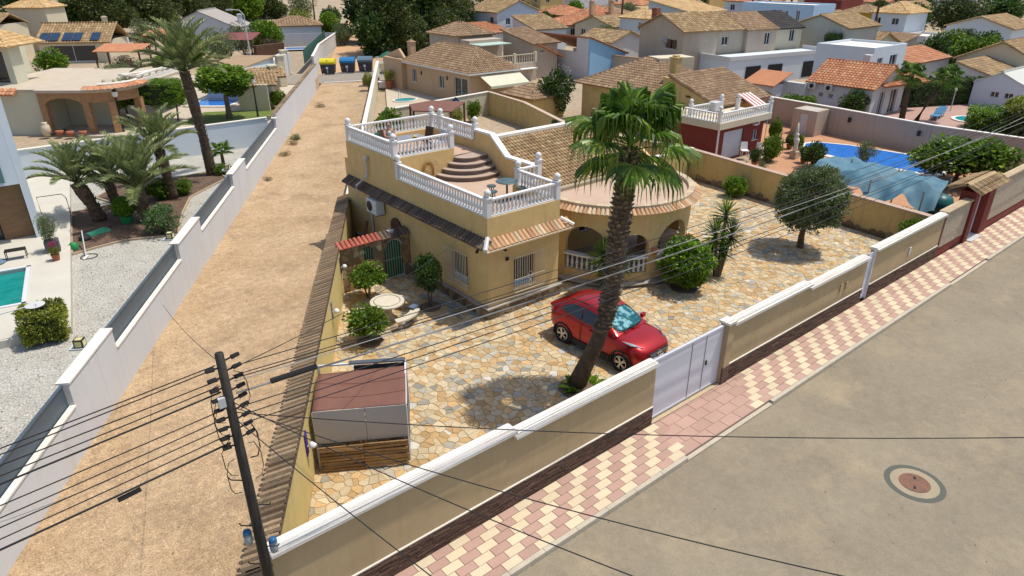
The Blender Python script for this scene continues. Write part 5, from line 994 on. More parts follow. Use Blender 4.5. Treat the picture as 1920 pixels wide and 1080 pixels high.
def skin(T, name, pts, edges, mat, sub=2):
    me = bpy.data.meshes.new(name); me.from_pydata([p[:3] for p in pts], edges, []); o = put(name, me, T); md = o.modifiers.new('skin', 'SKIN'); md.use_smooth_shade = True
    for i, p in enumerate(pts): me.skin_vertices[0].data[i].radius = (p[3], p[4] if len(p) > 4 else p[3])
    me.skin_vertices[0].data[0].use_root = True; s_ = o.modifiers.new('sub', 'SUBSURF'); s_.levels = sub; s_.render_levels = sub; me.materials.append(mat); return o
PS = thing('person', 'person in a pale aqua top seated at the grey terrace table', 'person', (14.15, 25.85, 4.30), R(-90))   # faces the table
SKN = M('skin', (0.46, 0.25, 0.17), (0.42, 0.22, 0.15), 5, 0.05, 40, 0.6)
skin(PS, 'body', [(0.0, 0, .50, .15, .17), (.02, 0, .72, .12, .16), (.06, 0, .95, .11, .17), (.09, 0, 1.06, .05), (.11, 0, 1.12, .05), (.12, 0, 1.22, .09, .085), (.13, 0, 1.31, .075), (.08, .18, .98, .05), (.22, .25, .80, .042), (.48, .14, .78, .033), (.56, .08, .78, .03, .018), (.08, -.18, .98, .05), (.22, -.26, .80, .042), (.48, -.16, .78, .033), (.56, -.10, .78, .03, .018), (.10, .10, .50, .085), (.42, .12, .52, .07), (.44, .12, .25, .05), (.44, .12, .06, .04), (.10, -.10, .50, .085), (.42, -.12, .52, .07), (.44, -.12, .25, .05), (.44, -.12, .06, .04), (.56, .12, .04, .035), (.56, -.12, .04, .035)],
     [(0, 1), (1, 2), (2, 3), (3, 4), (4, 5), (5, 6), (2, 7), (7, 8), (8, 9), (9, 10), (2, 11), (11, 12), (12, 13), (13, 14), (0, 15), (15, 16), (16, 17), (17, 18), (0, 19), (19, 20), (20, 21), (21, 22), (18, 23), (22, 24)], SKN)
skin(PS, 'top', [(0.0, 0, .50, .165, .185), (.02, 0, .72, .135, .175), (.06, 0, .93, .125, .185), (.07, 0, 1.0, .09, .13)], [(0, 1), (1, 2), (2, 3)], M('aqua_cloth', (0.42, 0.55, 0.55), None, 3, 0.1, 40, 0.9))
skin(PS, 'hair', [(.06, 0, 1.10, .05, .07), (.07, 0, 1.22, .085, .095), (.09, 0, 1.33, .08, .085)], [(0, 1), (1, 2)], M('dark_hair', (0.05, 0.028, 0.018), None, 3, 0.1, 40, 0.6))
for s in (-1, 1): MB().lathe([(0.012, 0), (0.012, 0.012)], 8, (0.205, s * 0.035, 1.235), 'X').build('eye', BLACK, PS)
MB().obox((0.225, 0, 1.205), (0.04, 0.025, 0.045)).build('nose', SKN, PS); MB().obox((0.208, 0, 1.165), (0.012, 0.05, 0.012)).build('mouth', M('lips', (0.3, 0.09, 0.08), None, 1, 0, 10, 0.5), PS)
for s in (-1, 1):
    h = MB()
    for k, l in enumerate((0.075, 0.085, 0.08, 0.065)): y0 = s * 0.085 + (k - 1.5) * 0.017; h.tube([(.57, y0, .785), (.57 + l * 0.6, y0 * 0.95, .78), (.57 + l, y0 * 0.9, .762)], 0.008, 5)
    h.tube([(.555, s * 0.085 - s * 0.035, .78), (.59, s * 0.085 - s * 0.06, .775), (.61, s * 0.085 - s * 0.062, .768)], 0.009, 5); h.build('fingers', SKN, PS, True)
HS = thing('garden_hose', 'coiled yellowish garden hose hanging on the terrace wall by the round steps', 'hose', (14.6, 23.5, 3.9)); m = MB()
for k in range(5): rr_ = 0.20 + 0.025 * k; m.tube([(rr_ * math.cos(a), -0.02 - 0.015 * (k % 2), rr_ * 1.5 * math.sin(a)) for a in [i * math.pi / 10 for i in range(21)]], 0.016, 5)
m.build('coil', M('hose_yellow', (0.42, 0.25, 0.07), (0.3, 0.18, 0.06), 6, 0.1, 30, 0.5), HS); MB().tube([(0, 0.05, 0.33), (0, -0.07, 0.33)], 0.02, 6).build('hook', DKM, HS); MB().tube([(0.42, 0.05, 0.38), (0.42, -0.06, 0.38), (0.42, -0.06, 0.2)], 0.012, 5).build('tap_pipe', GREYM, HS)
# things kept behind the stone wall
gb = thing('barbecue', 'black covered kettle barbecue behind the stone wall by the house', 'barbecue', (12.55, 24.0, 0)); MB().lathe([(0.1, 0.75), (0.3, 0.85), (0.36, 1.05), (0.3, 1.25), (0.1, 1.36), (0.02, 1.38)], 14).build('kettle', BLACK, gb, True)
for k in range(3): a = k * 2.1; MB().tube([(0.15 * math.cos(a), 0.15 * math.sin(a), 0.85), (0.35 * math.cos(a), 0.35 * math.sin(a), 0)], 0.018, 5).build('leg', DKM, gb)
tag(MB().bar((12.1, 25.2, 0), (12.55, 25.35, 1.7), 0.16, 0.03).build('leaning_plank', DWOOD, None), 'dark plank leaning behind the stone wall', 'plank', kind='thing'); tag(MB().lathe([(0.13, 1.92), (0.15, 2.06), (0.13, 2.06)], 12, (12.3, 22.9, 0)).build('bucket', LGREY, None), 'pale bucket standing on the stone wall top', 'bucket', kind='thing')
tag(MB().lathe([(0.42, 0), (0.42, 0.05), (0.3, 0.06)], 20, (0, 0, 0), 'X').build('round_tray', DWOOD, None, False, (13.0, 23.7, 1.75)), 'round dark wooden board hanging on the house wall below the air conditioner', 'board', kind='thing')
# ================================================================ the white neighbour plot beyond the lane
wl = thing('white_lane_wall', 'white rendered lane wall with stepped piers and pale coping beside the gravel garden', 'wall', tuple(L0))
RAILM = M('slate_blue_panel', (0.075, 0.105, 0.13), (0.06, 0.085, 0.11), 1, 0.04, 40, 0.45)
def tl(p): return (V3((*p, 0)) - L0).dot(LD)
def wseg(t0, t1, h, panel):
    a, b = lane_l(t0), lane_l(t1); MB().prism([(p.x, p.y) for p in (a, b, b - LN * 0.22, a - LN * 0.22)], -0.1, h).build('wall_panel', WWALL, wl, world=True)
    MB().prism([(p.x, p.y) for p in (a + LN * 0.035, b + LN * 0.035, b - LN * (0.12 if panel else 0.30), a - LN * (0.12 if panel else 0.30))], h, h + 0.05).build('coping', CAPW, wl, world=True)
    if panel:
        MB().prism([(p.x, p.y) for p in (a - LN * 0.15, b - LN * 0.15, b - LN * 0.18, a - LN * 0.18)], h, h + 0.62).build('slate_panel', RAILM, wl, world=True)
        MB().prism([(p.x, p.y) for p in (a - LN * 0.125, b - LN * 0.125, b - LN * 0.205, a - LN * 0.205)], h + 0.62, h + 0.67).build('panel_rail', RAILM, wl, world=True)
P1a, P1b, P2a, P2b, P3a, P3b, P4a = (tl(p) for p in ((0.38, 18.38), (1.88, 20.9), (5.3, 26.65), (6.87, 29.3), (10.1, 34.8), (11.7, 37.5), (17.0, 46.5)))
for t0, t1, h, pn in ((-12, P1a, 1.35, 1), (P1a, P1b, 2.02, 0), (P1b, P2a, 1.38, 1), (P2a, P2b, 2.02, 0), (P2b, P3a, 1.42, 1), (P3a, P3b, 2.05, 0), (P3b, P4a, 1.45, 1), (P4a, P4a + 0.5, 2.1, 0)): wseg(t0 + 0.002, t1 - 0.002, h, pn)
wl3 = thing('high_lane_wall', 'high white wall with broken tile top along the far half of the lane', 'wall', tuple(lane_l(40)))
t0, t1 = P4a + 0.5, tl((30.3, 69.0)); a, b = lane_l(t0), lane_l(t1); MB().prism([(p.x, p.y) for p in (a, b, b - LN * 0.22, a - LN * 0.22)], -0.1, 2.35).build('wall_panel', WWALL, wl3, world=True)
t_ = t0
while t_ < t1 - 0.3: p = lane_l(t_) + LN * 0.08; o = put('coping_tile', CT, wl3, (p.x, p.y, 2.43), world=True, scale=(1.5, 0.65, 1)); o.rotation_euler = (R(14), 0, R(59.5 - 180)); t_ += 0.32
a, b = lane_l(t1 - 2.2), lane_l(t1 + 0.3); MB().prism([(p.x, p.y) for p in (a + LN * 0.02, b + LN * 0.02, b - LN * 0.25, a - LN * 0.25)], -0.1, 1.2).build('brick_base', SALM, wl3, world=True)
for t_, lab in ((P1a + 1.9, 'square wall lamp on the white pier nearest the utility pole'), (P2a + 0.6, 'square wall lamp on the white pier by the glossy shrub'), (P3a + 1.0, 'square wall lamp on the white pier by the tall date palm'), (P4a + 0.2, 'square wall lamp on the last white pier before the high wall')):
    p = lane_l(t_) - LN * 0.42; LP = thing('pier_lamp', lab, 'lamp', (p.x, p.y, 2.08), R(59.5), 'lamps on the white piers'); MB().box(-0.16, 0.16, -0.16, 0.26, -0.05, 0).build('bracket', WWALL, LP); MB().box(-0.12, 0.12, -0.12, 0.12, 0, 0.24).build('lamp_frame', DKM, LP); MB().box(-0.085, 0.085, -0.125, -0.121, 0.04, 0.20).box(-0.125, -0.121, -0.085, 0.085, 0.04, 0.2).box(-0.085, 0.085, -0.085, 0.085, 0.24, 0.243).build('lamp_pane', M('lamp_amber', (0.55, 0.5, 0.22), None, 1, 0, 10, 0.3), LP)
GRAV = M('pale_gravel', (0.43, 0.415, 0.365), (0.35, 0.335, 0.29), 1.0, 0.5, 16, 1, 1.0, 18, stain=0.25, ss=1.2, stc=(0.36, 0.28, 0.19))
q = [lane_l(-12) - LN * 0.2, lane_l(P4a) - LN * 0.2, V3((17, 48.6, 0)), V3((-12, 52, 0)), V3((-14, 10, 0))]; struct('gravel_garden', MB().prism([(p.x, p.y) for p in q], -0.3, 0.0), GRAV)
rs = random.Random(8); m = MB()
for i in range(7000):
    t_ = rs.uniform(-4, 26); w_ = rs.uniform(0.25, 6.0); p = lane_l(t_) - LN * w_
    if (p - V3((1.1, 25.8, 0))).dot(V3((0.989, -0.148, 0))) < 0.1 and p.y > 25.6: continue
    pebble(m, (p.x, p.y, 0.004), rs.uniform(0.018, 0.045))
tag(m.build('garden_gravel', M('gravel_stones', (0.48, 0.465, 0.42), (0.38, 0.36, 0.31), 3, 0.1, 20, 1, rnd=0.45, c3=(0.30, 0.22, 0.15))), 'pale grey gravel stones covering the garden beside the white lane wall', 'gravel', kind='stuff')
MULCH = M('bark_mulch', (0.15, 0.095, 0.065), (0.10, 0.065, 0.045), 2, 0.5, 14, 1, 1.0, 16)
bed = [(2.35, 33.9), (3.2, 34.1), (4.5, 34.3), (6.7, 33.5), (7.8, 36.7), (8.9, 39.2), (11.7, 41.6), (11.6, 43.7), (9.4, 43.6), (5.5, 46.0), (6.0, 43.9), (4.8, 42.3), (5.4, 40.5), (3.3, 40.3)]; struct('mulch_bed', MB().prism(bed, -0.1, 0.03), MULCH)
eg = MB(); n = len(bed)
for i in range(n): eg.bar((*bed[i], 0.04), (*bed[(i + 1) % n], 0.04), 0.09, 0.09)
struct('bed_edging', eg, M('edging_stone', (0.42, 0.33, 0.22), (0.36, 0.28, 0.19), 3, 0.15, 20, 1))
# deck and pool in the house's own frame
DU, DV = V3((0.989, -0.148, 0)), V3((0.148, 0.989, 0)); D0 = V3((1.0, 24.9, 0))
def dp_(u, v): p = D0 + DU * u + DV * v; return (p.x, p.y)
DECK = M('pale_deck_tile', (0.55, 0.52, 0.44), (0.50, 0.47, 0.40), 0.8, 0.05, 30, 0.8)
m = MB()
for u0, u1, v0, v1 in ((-1.45, 0, 0.9, 26), (-9, -1.45, 7.75, 26), (-9, -1.45, 0.9, 3.9)): m.prism([dp_(u0, v0), dp_(u1, v0), dp_(u1, v1), dp_(u0, v1)], -0.3, 0.28)
struct('pool_deck', m, DECK)
po = thing('swimming_pool', 'teal swimming pool set in the pale deck of the white house', 'pool', (*dp_(-4, 5.8), 0)); WATT = WATER('teal_pool_water', (0.005, 0.22, 0.20)); WATB = WATER('blue_pool_water', (0.008, 0.16, 0.55))
MB().prism([dp_(-9, 3.9), dp_(-1.45, 3.9), dp_(-1.45, 7.75), dp_(-9, 7.75)], -0.2, 0.14).build('water', WATT, po, world=True)
for a, b in ((dp_(-1.5, 3.8), dp_(-1.5, 7.85)), (dp_(-9, 3.85), dp_(-1.4, 3.85)), (dp_(-9, 7.8), dp_(-1.4, 7.8))): MB().bar((*a, 0.29), (*b, 0.29), 0.16, 0.05).build('coping', WWALL, po, world=True)
# modern white house at the picture's edge
mh_ = thing('modern_white_house', 'modern white house with wood cladding and dark glazing beside the pool deck', 'house', (*dp_(0, 12), 0))
def pz(name, mat, pts, z0, z1, par=None): return MB().prism(pts, z0, z1).build(name, mat, par or mh_, world=True)
pz('wing_wall', LBLUE, [(1.40, 36.5), (1.70, 36.5), (1.82, 41.6), (1.52, 41.6)], 0.28, 8.6); pz('upper_storey', LBLUE, [(-7, 36.1), (1.38, 36.1), (1.50, 41.5), (-7, 41.5)], 2.95, 8.4)
pz('wood_cladding', M('wood_cladding', (0.26, 0.15, 0.075), (0.19, 0.105, 0.05), 2.2, 0.15, 12, 0.6, mapz=6), [(0.25, 37.0), (1.39, 37.0), (1.40, 37.3), (0.25, 37.3)], 0.28, 2.94)
g_ = pz('glazing', GLASS, [(-7, 37.2), (0.25, 37.2), (0.25, 37.25), (-7, 37.25)], 0.28, 2.94)
for k in range(4): pz('glazing_bar', DKM, [(0.2 - 1.4 * k, 37.14), (0.26 - 1.4 * k, 37.14), (0.26 - 1.4 * k, 37.19), (0.2 - 1.4 * k, 37.19)], 0.28, 2.94, g_)
pz('back_volume', WWALL, [(-7, 37.31), (1.40, 37.31), (1.5, 41.4), (-7, 41.4)], 0.28, 2.93); pz('balcony_glass', TEALG, [(-6, 36.03), (0.9, 36.03), (0.9, 36.07), (-6, 36.07)], 3.1, 4.0); pz('window', GLASS, [(-4, 36.075), (0.6, 36.075), (0.6, 36.095), (-4, 36.095)], 4.0, 5.9)
# deck furniture
def dthing(n, lab, cat, u, v, z=0.28, rz=-8.5, group=None): return thing(n, lab, cat, (*dp_(u, v), z), R(rz), group)
st = dthing('low_table', 'slim dark metal side table on the pale pool deck', 'table', -1.95, 9.1); MB().box(-0.38, 0.38, -0.2, 0.2, 0.38, 0.41).build('table_top', DKM, st)
for sx in (-1, 1):
    for sy in (-1, 1): MB().box(sx * 0.36 - .015, sx * 0.36 + .015, sy * 0.18 - .015, sy * 0.18 + .015, 0, 0.38).build('leg', DKM, st)
pu = dthing('parasol_base', 'round blue grey parasol base with pole at the deck edge', 'parasol base', -2.75, 8.9); MB().lathe([(0.4, 0), (0.42, 0.06), (0.1, 0.12)], 18).build('foot', M('blue_base', (0.13, 0.2, 0.27), None, 1, 0.05, 20, 0.5), pu); MB().tube([(0, 0, 0.1), (-0.05, 0.1, 2.4)], 0.03, 8).build('pole', DKM, pu)
pn = dthing('potted_oleander', 'leafy oleander in a dark square pot on the pale deck', 'potted plant', -0.62, 9.3); MB().box(-0.27, 0.27, -0.27, 0.27, 0, 0.5).build('pot', M('dark_pot', (0.09, 0.075, 0.085), None, 1, 0.05, 20, 0.5), pn); put('foliage', CR_OLW, pn, (0, 0, 1.05), 0, (0.5, 0.5, 0.72))
pf_ = dthing('potted_flowers', 'small pot of red flowers near the oleander on the deck', 'potted plant', -0.5, 8.0); MB().lathe([(0.12, 0), (0.17, 0.28), (0.15, 0.28)], 12).build('pot', POT, pf_); put('foliage', CR_YEL, pf_, (0, 0, 0.42), 0, (0.26, 0.26, 0.24)); put('flowers', cloud('flowers', LEAF('red_petal', (0.3, 0.01, 0.06), (0.4, 0.02, 0.1), (0.5, 0.06, 0.15)), 300, 0.3, 3, 10, 0.4), pf_, (0, 0, 0.72), 0, (0.15, 0.15, 0.13))
hl = dthing('handrail', 'thin dark metal handrail at the far corner of the pool deck', 'railing', -0.05, 15.2, 0.28); MB().tube([(-1.2, 0.2, 0), (-1.2, 0.2, 0.85), (-0.1, 0, 0.9), (0.1, -0.9, 0.9), (0.1, -0.9, 0)], 0.02, 6).build('rail', DKM, hl)
bh = shrub('box_hedge', 'clipped box hedge at the near corner of the pool deck', 0.42, 25.9, 0.62, 0.62, 0.55, 0.66, CR_YBX, 0.04, 'hedge', rz=R(-10))
tag(MB().lathe([(0.28, 0), (0.3, 0.03), (0.26, 0.035)], 18).tube([(-0.28, 0, 0.02), (-1.0, 0.05, -0.03)], 0.02, 5).build('pool_net', LGREY, None, False, (0.35, 26.0, 1.27)), 'grey round pool net lying on the box hedge', 'pool net', kind='thing')
# date palms and planting
date_palm('leaning young date palm nearest the pale pool deck', 4.25, 38.2, 2.0, (-0.55, 0.35), 0.92, 0.30)
date_palm('date palm behind the green pot in the gravel garden', 5.2, 38.4, 1.9, (-0.15, 0.2), 0.85, 0.22)
date_palm('full crowned date palm beside the white flowering shrub', 6.0, 36.4, 1.75, (0.0, 0.1), 1.1, 0.27, 30)
date_palm('date palm with dark trunk among the low green shrubs', 8.1, 39.6, 2.7, (-0.15, 0.1), 0.95, 0.26)
date_palm('tallest date palm with long arching fronds near the white wall', 11.25, 43.0, 6.1, (-0.35, 0.25), 1.2, 0.27, 32)
CR_JAS = cloud('foliage', LEAF('jasmine_leaf', (0.03, 0.085, 0.015), (0.07, 0.15, 0.02), (0.26, 0.34, 0.18)), 3600, 0.11, 31, 60, 0.26, inner=0.45)
shrub('flowering_shrub', 'glossy green shrub with white flowers beside the white pier', 6.15, 34.2, 1.05, 0.95, 0.80, 0.75, CR_JAS, 0.05)
gp = thing('potted_bush', 'bright bush in a green pot between the date palms', 'potted plant', (5.25, 36.9, 0.03)); MB().lathe([(0.24, 0), (0.31, 0.36), (0.28, 0.36)], 14).build('pot', M('green_plastic', (0.02, 0.24, 0.07), None, 1, 0.03, 20, 0.5), gp); put('foliage', CR_HDG, gp, (0, 0, 0.85), 0, (0.62, 0.6, 0.52))
shrub('low_shrub', 'bright low shrub at the foot of the dark trunked date palm', 7.6, 40.0, 0.85, 0.7, 0.62, 0.55, CR_CIT[1], 0.03); shrub('low_shrub', 'small bright shrub right of the dark trunked date palm', 8.75, 39.9, 0.55, 0.5, 0.5, 0.45, CR_CIT[0], 0.03); shrub('low_shrub', 'low green shrub under the tallest date palm', 11.85, 42.7, 0.55, 0.5, 0.36, 0.33, CR_CIT[1], 0.03)
fan_palm('small young fan palm by the white wall', [(12.5, 44.7, -0.05), (12.5, 44.7, 0.5), (12.5, 44.7, 0.9)], [0.12, 0.1, 0.09], [(i * 2.4, 70 - 70 * i / 9, 0.8) for i in range(10)], 8, RR=0.6, lp=(0.3, 0.5), hang=0.3)
tt = thing('tarpaulin', 'green folded tarpaulin lying on the mulch bed', 'tarpaulin', (3.75, 36.2, 0.03), R(25)); MB().vprism([(-0.6, -0.22, 0), (0.55, -0.3, 0), (0.62, 0.25, 0), (-0.5, 0.2, 0)], (0, 0, 0.06)).obox((0.0, 0.0, 0.09), (0.95, 0.28, 0.07), 0.06).build('cloth', M('green_tarp', (0.09, 0.42, 0.26), (0.06, 0.34, 0.2), 3, 0.08, 30, 0.5), tt)
wc = thing('watering_can', 'small bright green watering can by the deck edge', 'watering can', (2.55, 34.5, 0.0)); MB().lathe([(0.16, 0), (0.17, 0.05), (0.15, 0.32), (0.08, 0.36)], 12).build('can_body', M('green_plastic', (0, 0, 0)), wc, True); MB().tube([(0.1, 0, 0.08), (0.4, 0.1, 0.36)], [0.03, 0.02], 6).build('spout', MATS['green_plastic'], wc); MB().tube([(-0.1, 0, 0.1), (-0.22, 0, 0.28), (-0.05, 0, 0.4)], 0.015, 5).build('handle', MATS['green_plastic'], wc)
bw2 = thing('upturned_bowl', 'black upturned plastic bowl beside the green tarpaulin', 'bowl', (3.15, 35.6, 0.03)); MB().lathe([(0.28, 0), (0.26, 0.1), (0.16, 0.2), (0.03, 0.23)], 16).build('shell', BLACK, bw2, True)
lm = thing('garden_hoop', 'dark hoop and white pole of a garden net left on the gravel', 'garden tool', (2.9, 33.2, 0.0)); MB().tube([(0.33 * math.cos(a), 0.3 * math.sin(a), 0.03) for a in [i * math.pi / 10 for i in range(21)]], 0.018, 5).build('hoop', DKM, lm); MB().tube([(-0.1, 0.1, 0.03), (0.15, 1.7, 0.7)], 0.025, 6).build('pole', LGREY, lm); MB().obox((-0.12, -0.05, 0.04), (0.09, 0.5, 0.03), -0.5).build('net_head', WHT, lm)
bk = thing('garden_back_wall', 'grey white rendered wall closing the gravel garden at the back', 'wall', (10, 48.7, 0)); MB().box(-4, 17.1, 48.5, 48.7, -0.1, 1.85).build('wall_panel', LBLUE, bk, world=True); MB().box(-4, 17.1, 48.45, 48.75, 1.85, 1.9).build('coping', CAPW, bk, world=True)
for t_, w_, r_, me, lab in ((34.8, 0.12, 0.45, CR_DRY, 'dry weed tuft by the last white pier of the lane'), (39.5, 0.12, 0.55, CR_OLW, 'grey green weed tuft at the foot of the high white wall'), (38.0, 0.12, 0.4, CR_DRY, 'dry weed tuft just below the grey green one'), (29.0, 0.08, 0.3, CR_DRY, 'small dry weed tuft by the white wall opposite the tallest date palm'), (52.0, 0.2, 0.5, CR_DRY, 'dry weed patch near the cross road end of the lane'), (7.5, 0.93, 0.28, CR_DRY, 'dry weed tuft at the tile coping opposite the shelter'), (13.0, 0.94, 0.3, CR_DRY, 'dry weed tuft at the tile coping opposite the stone table')):
    p = lane_pt(t_, w_); shrub('weed_tuft', lab, p[0], p[1], r_, r_, r_ * 0.6, 0.12, me, 0, 'weed', 'weeds along the lane')
# ================================================================ neighbours behind the yellow house
FARBAL = MB().lathe([(0.06, 0), (0.06, 0.05), (0.035, 0.08), (0.062, 0.2), (0.03, 0.42), (0.055, 0.49), (0.055, 0.52)], 6).mesh('baluster', WHT, True)
CREAMB = MB().lathe([(0.06, 0), (0.06, 0.05), (0.035, 0.08), (0.062, 0.2), (0.03, 0.42), (0.055, 0.49), (0.055, 0.52)], 6).mesh('baluster', CREAM, True)
def wallrun(name, label, pts, h, mat, cop=CAPW, th=0.22, ch=0.06):
    T = thing(name, label, 'wall', (*pts[0], 0))
    for a, b in zip(pts, pts[1:]): MB().bar((*a, h / 2 - 0.1), (*b, h / 2 - 0.1), th, h + 0.2).build('wall_panel', mat, T, world=True); MB().bar((*a, h + ch / 2), (*b, h + ch / 2), th + 0.1, ch).build('coping', cop, T, world=True)
    return T
TERRA = M('orange_paving', (0.47, 0.255, 0.14), (0.42, 0.22, 0.12), 1.2, 0.12, 12, 0.9); PALEP = M('pale_terrace', (0.50, 0.43, 0.33), (0.45, 0.38, 0.29), 1, 0.1, 15, 0.9)
# ---- salmon house and its pool terrace
sh = house('salmon_house', 'salmon bungalow with hipped brown roof and cream awning above the small oval pool', 36.8, 41.9, 51.2, 62.3, 2.95, SALM, 'hip', 1.75, T_BRN, 0.4, [('L', 4.3, 5.2, 0.95, 2.1), ('L', 9.2, 10.0, 0.95, 2.25)], [('L', 0.5, 2.6, 0.1, 2.25)], cw=0.24, rl=0.28, chim=[(38.0, 63.0, 3.6, 0.9)])
MB().box(36.35, 36.42, 50.7, 62.8, 2.70, 2.84).box(36.42, 42.3, 50.72, 50.79, 2.70, 2.84).build('gutter', WHT, sh, world=True); aw = MB().vprism([(37.6, 50.9, 2.55), (42.2, 50.9, 2.55), (42.4, 49.6, 1.75), (37.9, 49.6, 1.75)], (0, 0, 0.03)).build('awning', M('cream_awning', (0.62, 0.60, 0.45), (0.57, 0.55, 0.41), 1, 0.04, 30, 0.8), sh, world=True)
MB().box(37.9, 42.4, 49.57, 49.6, 1.55, 1.76).build('valance', MATS['cream_awning'], aw, world=True); MB().box(36.3, 36.9, 62.4, 66.0, 0, 3.0).vprism([(36.8, 62.4, 2.95), (36.8, 66, 2.95), (36.8, 66, 3.2), (36.8, 63.6, 3.9)], (0.25, 0, 0)).build('side_parapet', SALM, sh, world=True)
for y in (53.3, 57.8): MB().obox((36.77, y + 1.6, 2.0), (0.08, 0.14, 0.36)).build('wall_lamp', DKM, sh, world=True)
struct('salmon_house_terrace', MB().prism([(26.3, 47.8), (43, 48.6), (43, 66), (37.4, 68.0)], -0.2, 0.02), PALEP)
op = thing('oval_pool', 'small turquoise oval pool on the salmon house terrace', 'pool', (33.4, 57.1, 0.02)); MB().lathe([(1.0, 0), (1.0, 0.10), (0.86, 0.10)], 24, capt=False).build('coping', CAPW, op).scale = (1.25, 0.9, 1); MB().lathe([(0.9, 0.0), (0.9, 0.07)], 24).build('water', WATER('turquoise_water', (0.02, 0.33, 0.36)), op).scale = (1.25, 0.9, 1)
MB().tube([(-0.4, 0.5, 0.1), (-0.4, 0.5, 0.9), (-0.4, 0.2, 0.9), (-0.4, 0.0, 0.1)], 0.025, 6).build('ladder', LGREY, op)
pw_ = wallrun('pool_terrace_wall', 'cream block wall with a blue diamond plaque below the salmon house', [(25.3, 46.3), (36.3, 47.8)], 1.72, CREAM); MB().vprism([(32.2, 46.98, 0.95), (32.65, 47.03, 1.4), (32.2, 46.98, 1.85), (31.75, 46.93, 1.4)], (0, -0.06, 0)).build('diamond_plaque', M('navy_plaque', (0.02, 0.025, 0.10), None, 1, 0, 10, 0.4), pw_, world=True); MB().obox((32.2, 46.9, 1.42), (0.22, 0.03, 0.2), 0.1).build('plaque_motif', WHT, pw_, world=True)
wallrun('rear_ochre_wall', 'ochre wall running behind the yellow house towards the salmon house', [(36.2, 47.7), (35.4, 42.0), (31.9, 32.2), (33.6, 24.4)], 1.72, YELW, M('pale_pink_coping', (0.5, 0.38, 0.28), None, 2, 0.15, 20, 0.95))
hs_ = house('tiled_outhouse', 'small outhouse with brown tiled roof behind the ochre wall', 37.2, 40.6, 43.0, 47.0, 1.75, YELW, 'hip', 0.7, T_BRN, 0.2, cw=0.26)
pgl = thing('brown_pergola', 'brown roofed pergola between the yellow house and the pool terrace', 'pergola', (28, 43.3, 0)); pq = [(25.9, 43.3), (27.9, 41.3), (30.9, 43.8), (29.2, 45.9), (27.0, 45.6)]; MB().prism(pq, 1.98, 2.06).build('canopy', CANV, pgl, world=True)
for p in pq: MB().bar((p[0] * .97 + 28.2 * .03, p[1] * .97 + 44 * .03, 0), (p[0] * .97 + 28.2 * .03, p[1] * .97 + 44 * .03, 1.98), 0.12, 0.12).build('post', DWOOD, pgl, world=True)
shrub('yellow_bush', 'yellow green bush behind the upper roof terrace beside the lane', 24.0, 43.6, 1.15, 1.1, 1.15, 1.35, CR_CIT[1], 0.05); shrub('rear_border_shrub', 'yellow green border shrub under the diamond plaque', 31.3, 45.6, 0.85, 0.6, 0.75, 0.7, CR_YEL, 0.03); shrub('rear_border_shrub', 'green border shrub right of the diamond plaque', 33.3, 46.0, 0.9, 0.6, 0.85, 0.8, CR_CIT[0], 0.03); shrub('wall_creeper', 'dark green creeper climbing the rear ochre wall', 33.05, 35.6, 0.25, 0.55, 0.75, 0.85, CR_DBX, 0.02, rz=R(-18))
shrub('oleander', 'tall oleander with pale flowers behind the ochre wall', 40.2, 43.4, 1.7, 1.6, 2.0, 2.0, CR_DRK, 0.06); put('flowers', cloud('flowers', LEAF('cream_petal', (0.5, 0.42, 0.33), (0.55, 0.48, 0.4), (0.6, 0.4, 0.4)), 420, 0.07, 4, 30, 0.2, inner=0.9), bpy.data.objects['oleander'], (0, 0, 2.3), 0, (1.65, 1.55, 1.95))
for i, (x, y, h, lab) in enumerate(((35.2, 67.0, 0.8, 'sheet metal garden box at the lane end of the pool terrace'), (36.0, 64.9, 0.55, 'white garden bench near the salmon house corner'))): tag(MB().box(-0.9, 0.9, -0.4, 0.4, 0, h).box(-0.95, 0.95, -0.45, 0.45, h, h + 0.05).build(('garden_box', 'garden_bench')[i], (M('plum_grey_sheet', (0.30, 0.25, 0.24), None, 1, 0.05, 20, 0.7), WHT)[i], None, False, (x, y, 0.02), R(-30)), lab, ('box', 'bench')[i], kind='thing')
pt = thing('potted_shrub', 'shrub in a large terracotta pot on the pool terrace', 'potted plant', (35.7, 64.0, 0.02)); MB().lathe([(0.3, 0), (0.42, 0.8), (0.36, 0.8)], 12).build('pot', POT, pt); put('foliage', CR_YEL, pt, (0, 0, 1.35), 0, (0.6, 0.6, 0.65)); shrub('terrace_shrub', 'loose yellow green shrub beside the lane wall of the pool terrace', 33.4, 64.2, 0.7, 0.6, 0.9, 1.1, CR_YEL, 0.03)
for k, (a, b, z) in enumerate((((38.2, 67.7), (41.0, 67.0), 0.05), ((41.0, 76.4), (44.6, 76.0), 0.5))): T = thing('terrace_railing', ('white balustrade of the salmon house rear terrace', 'upper white balustrade at the end of the lane terrace')[k], 'balustrade', (*a, 0)); balustrade(T, a, b, z + 0.3, 0.8, 0.24, None, FARBAL); MB().bar((*a, (z + 0.3) / 2), (*b, (z + 0.3) / 2), 0.25, z + 0.3).build('plinth', CREAM, T, world=True)
gu = thing('green_parasol', 'green garden parasol near the waste containers', 'parasol', (41.3, 73.9, 0)); MB().lathe([(1.1, 1.85), (0.6, 2.2), (0.05, 2.45)], 10).build('canopy', M('green_cloth', (0.015, 0.12, 0.07), None, 1, 0.05, 20, 0.8), gu); MB().tube([(0, 0, 0), (0, 0, 2.4)], 0.03, 6).build('pole', DKM, gu)
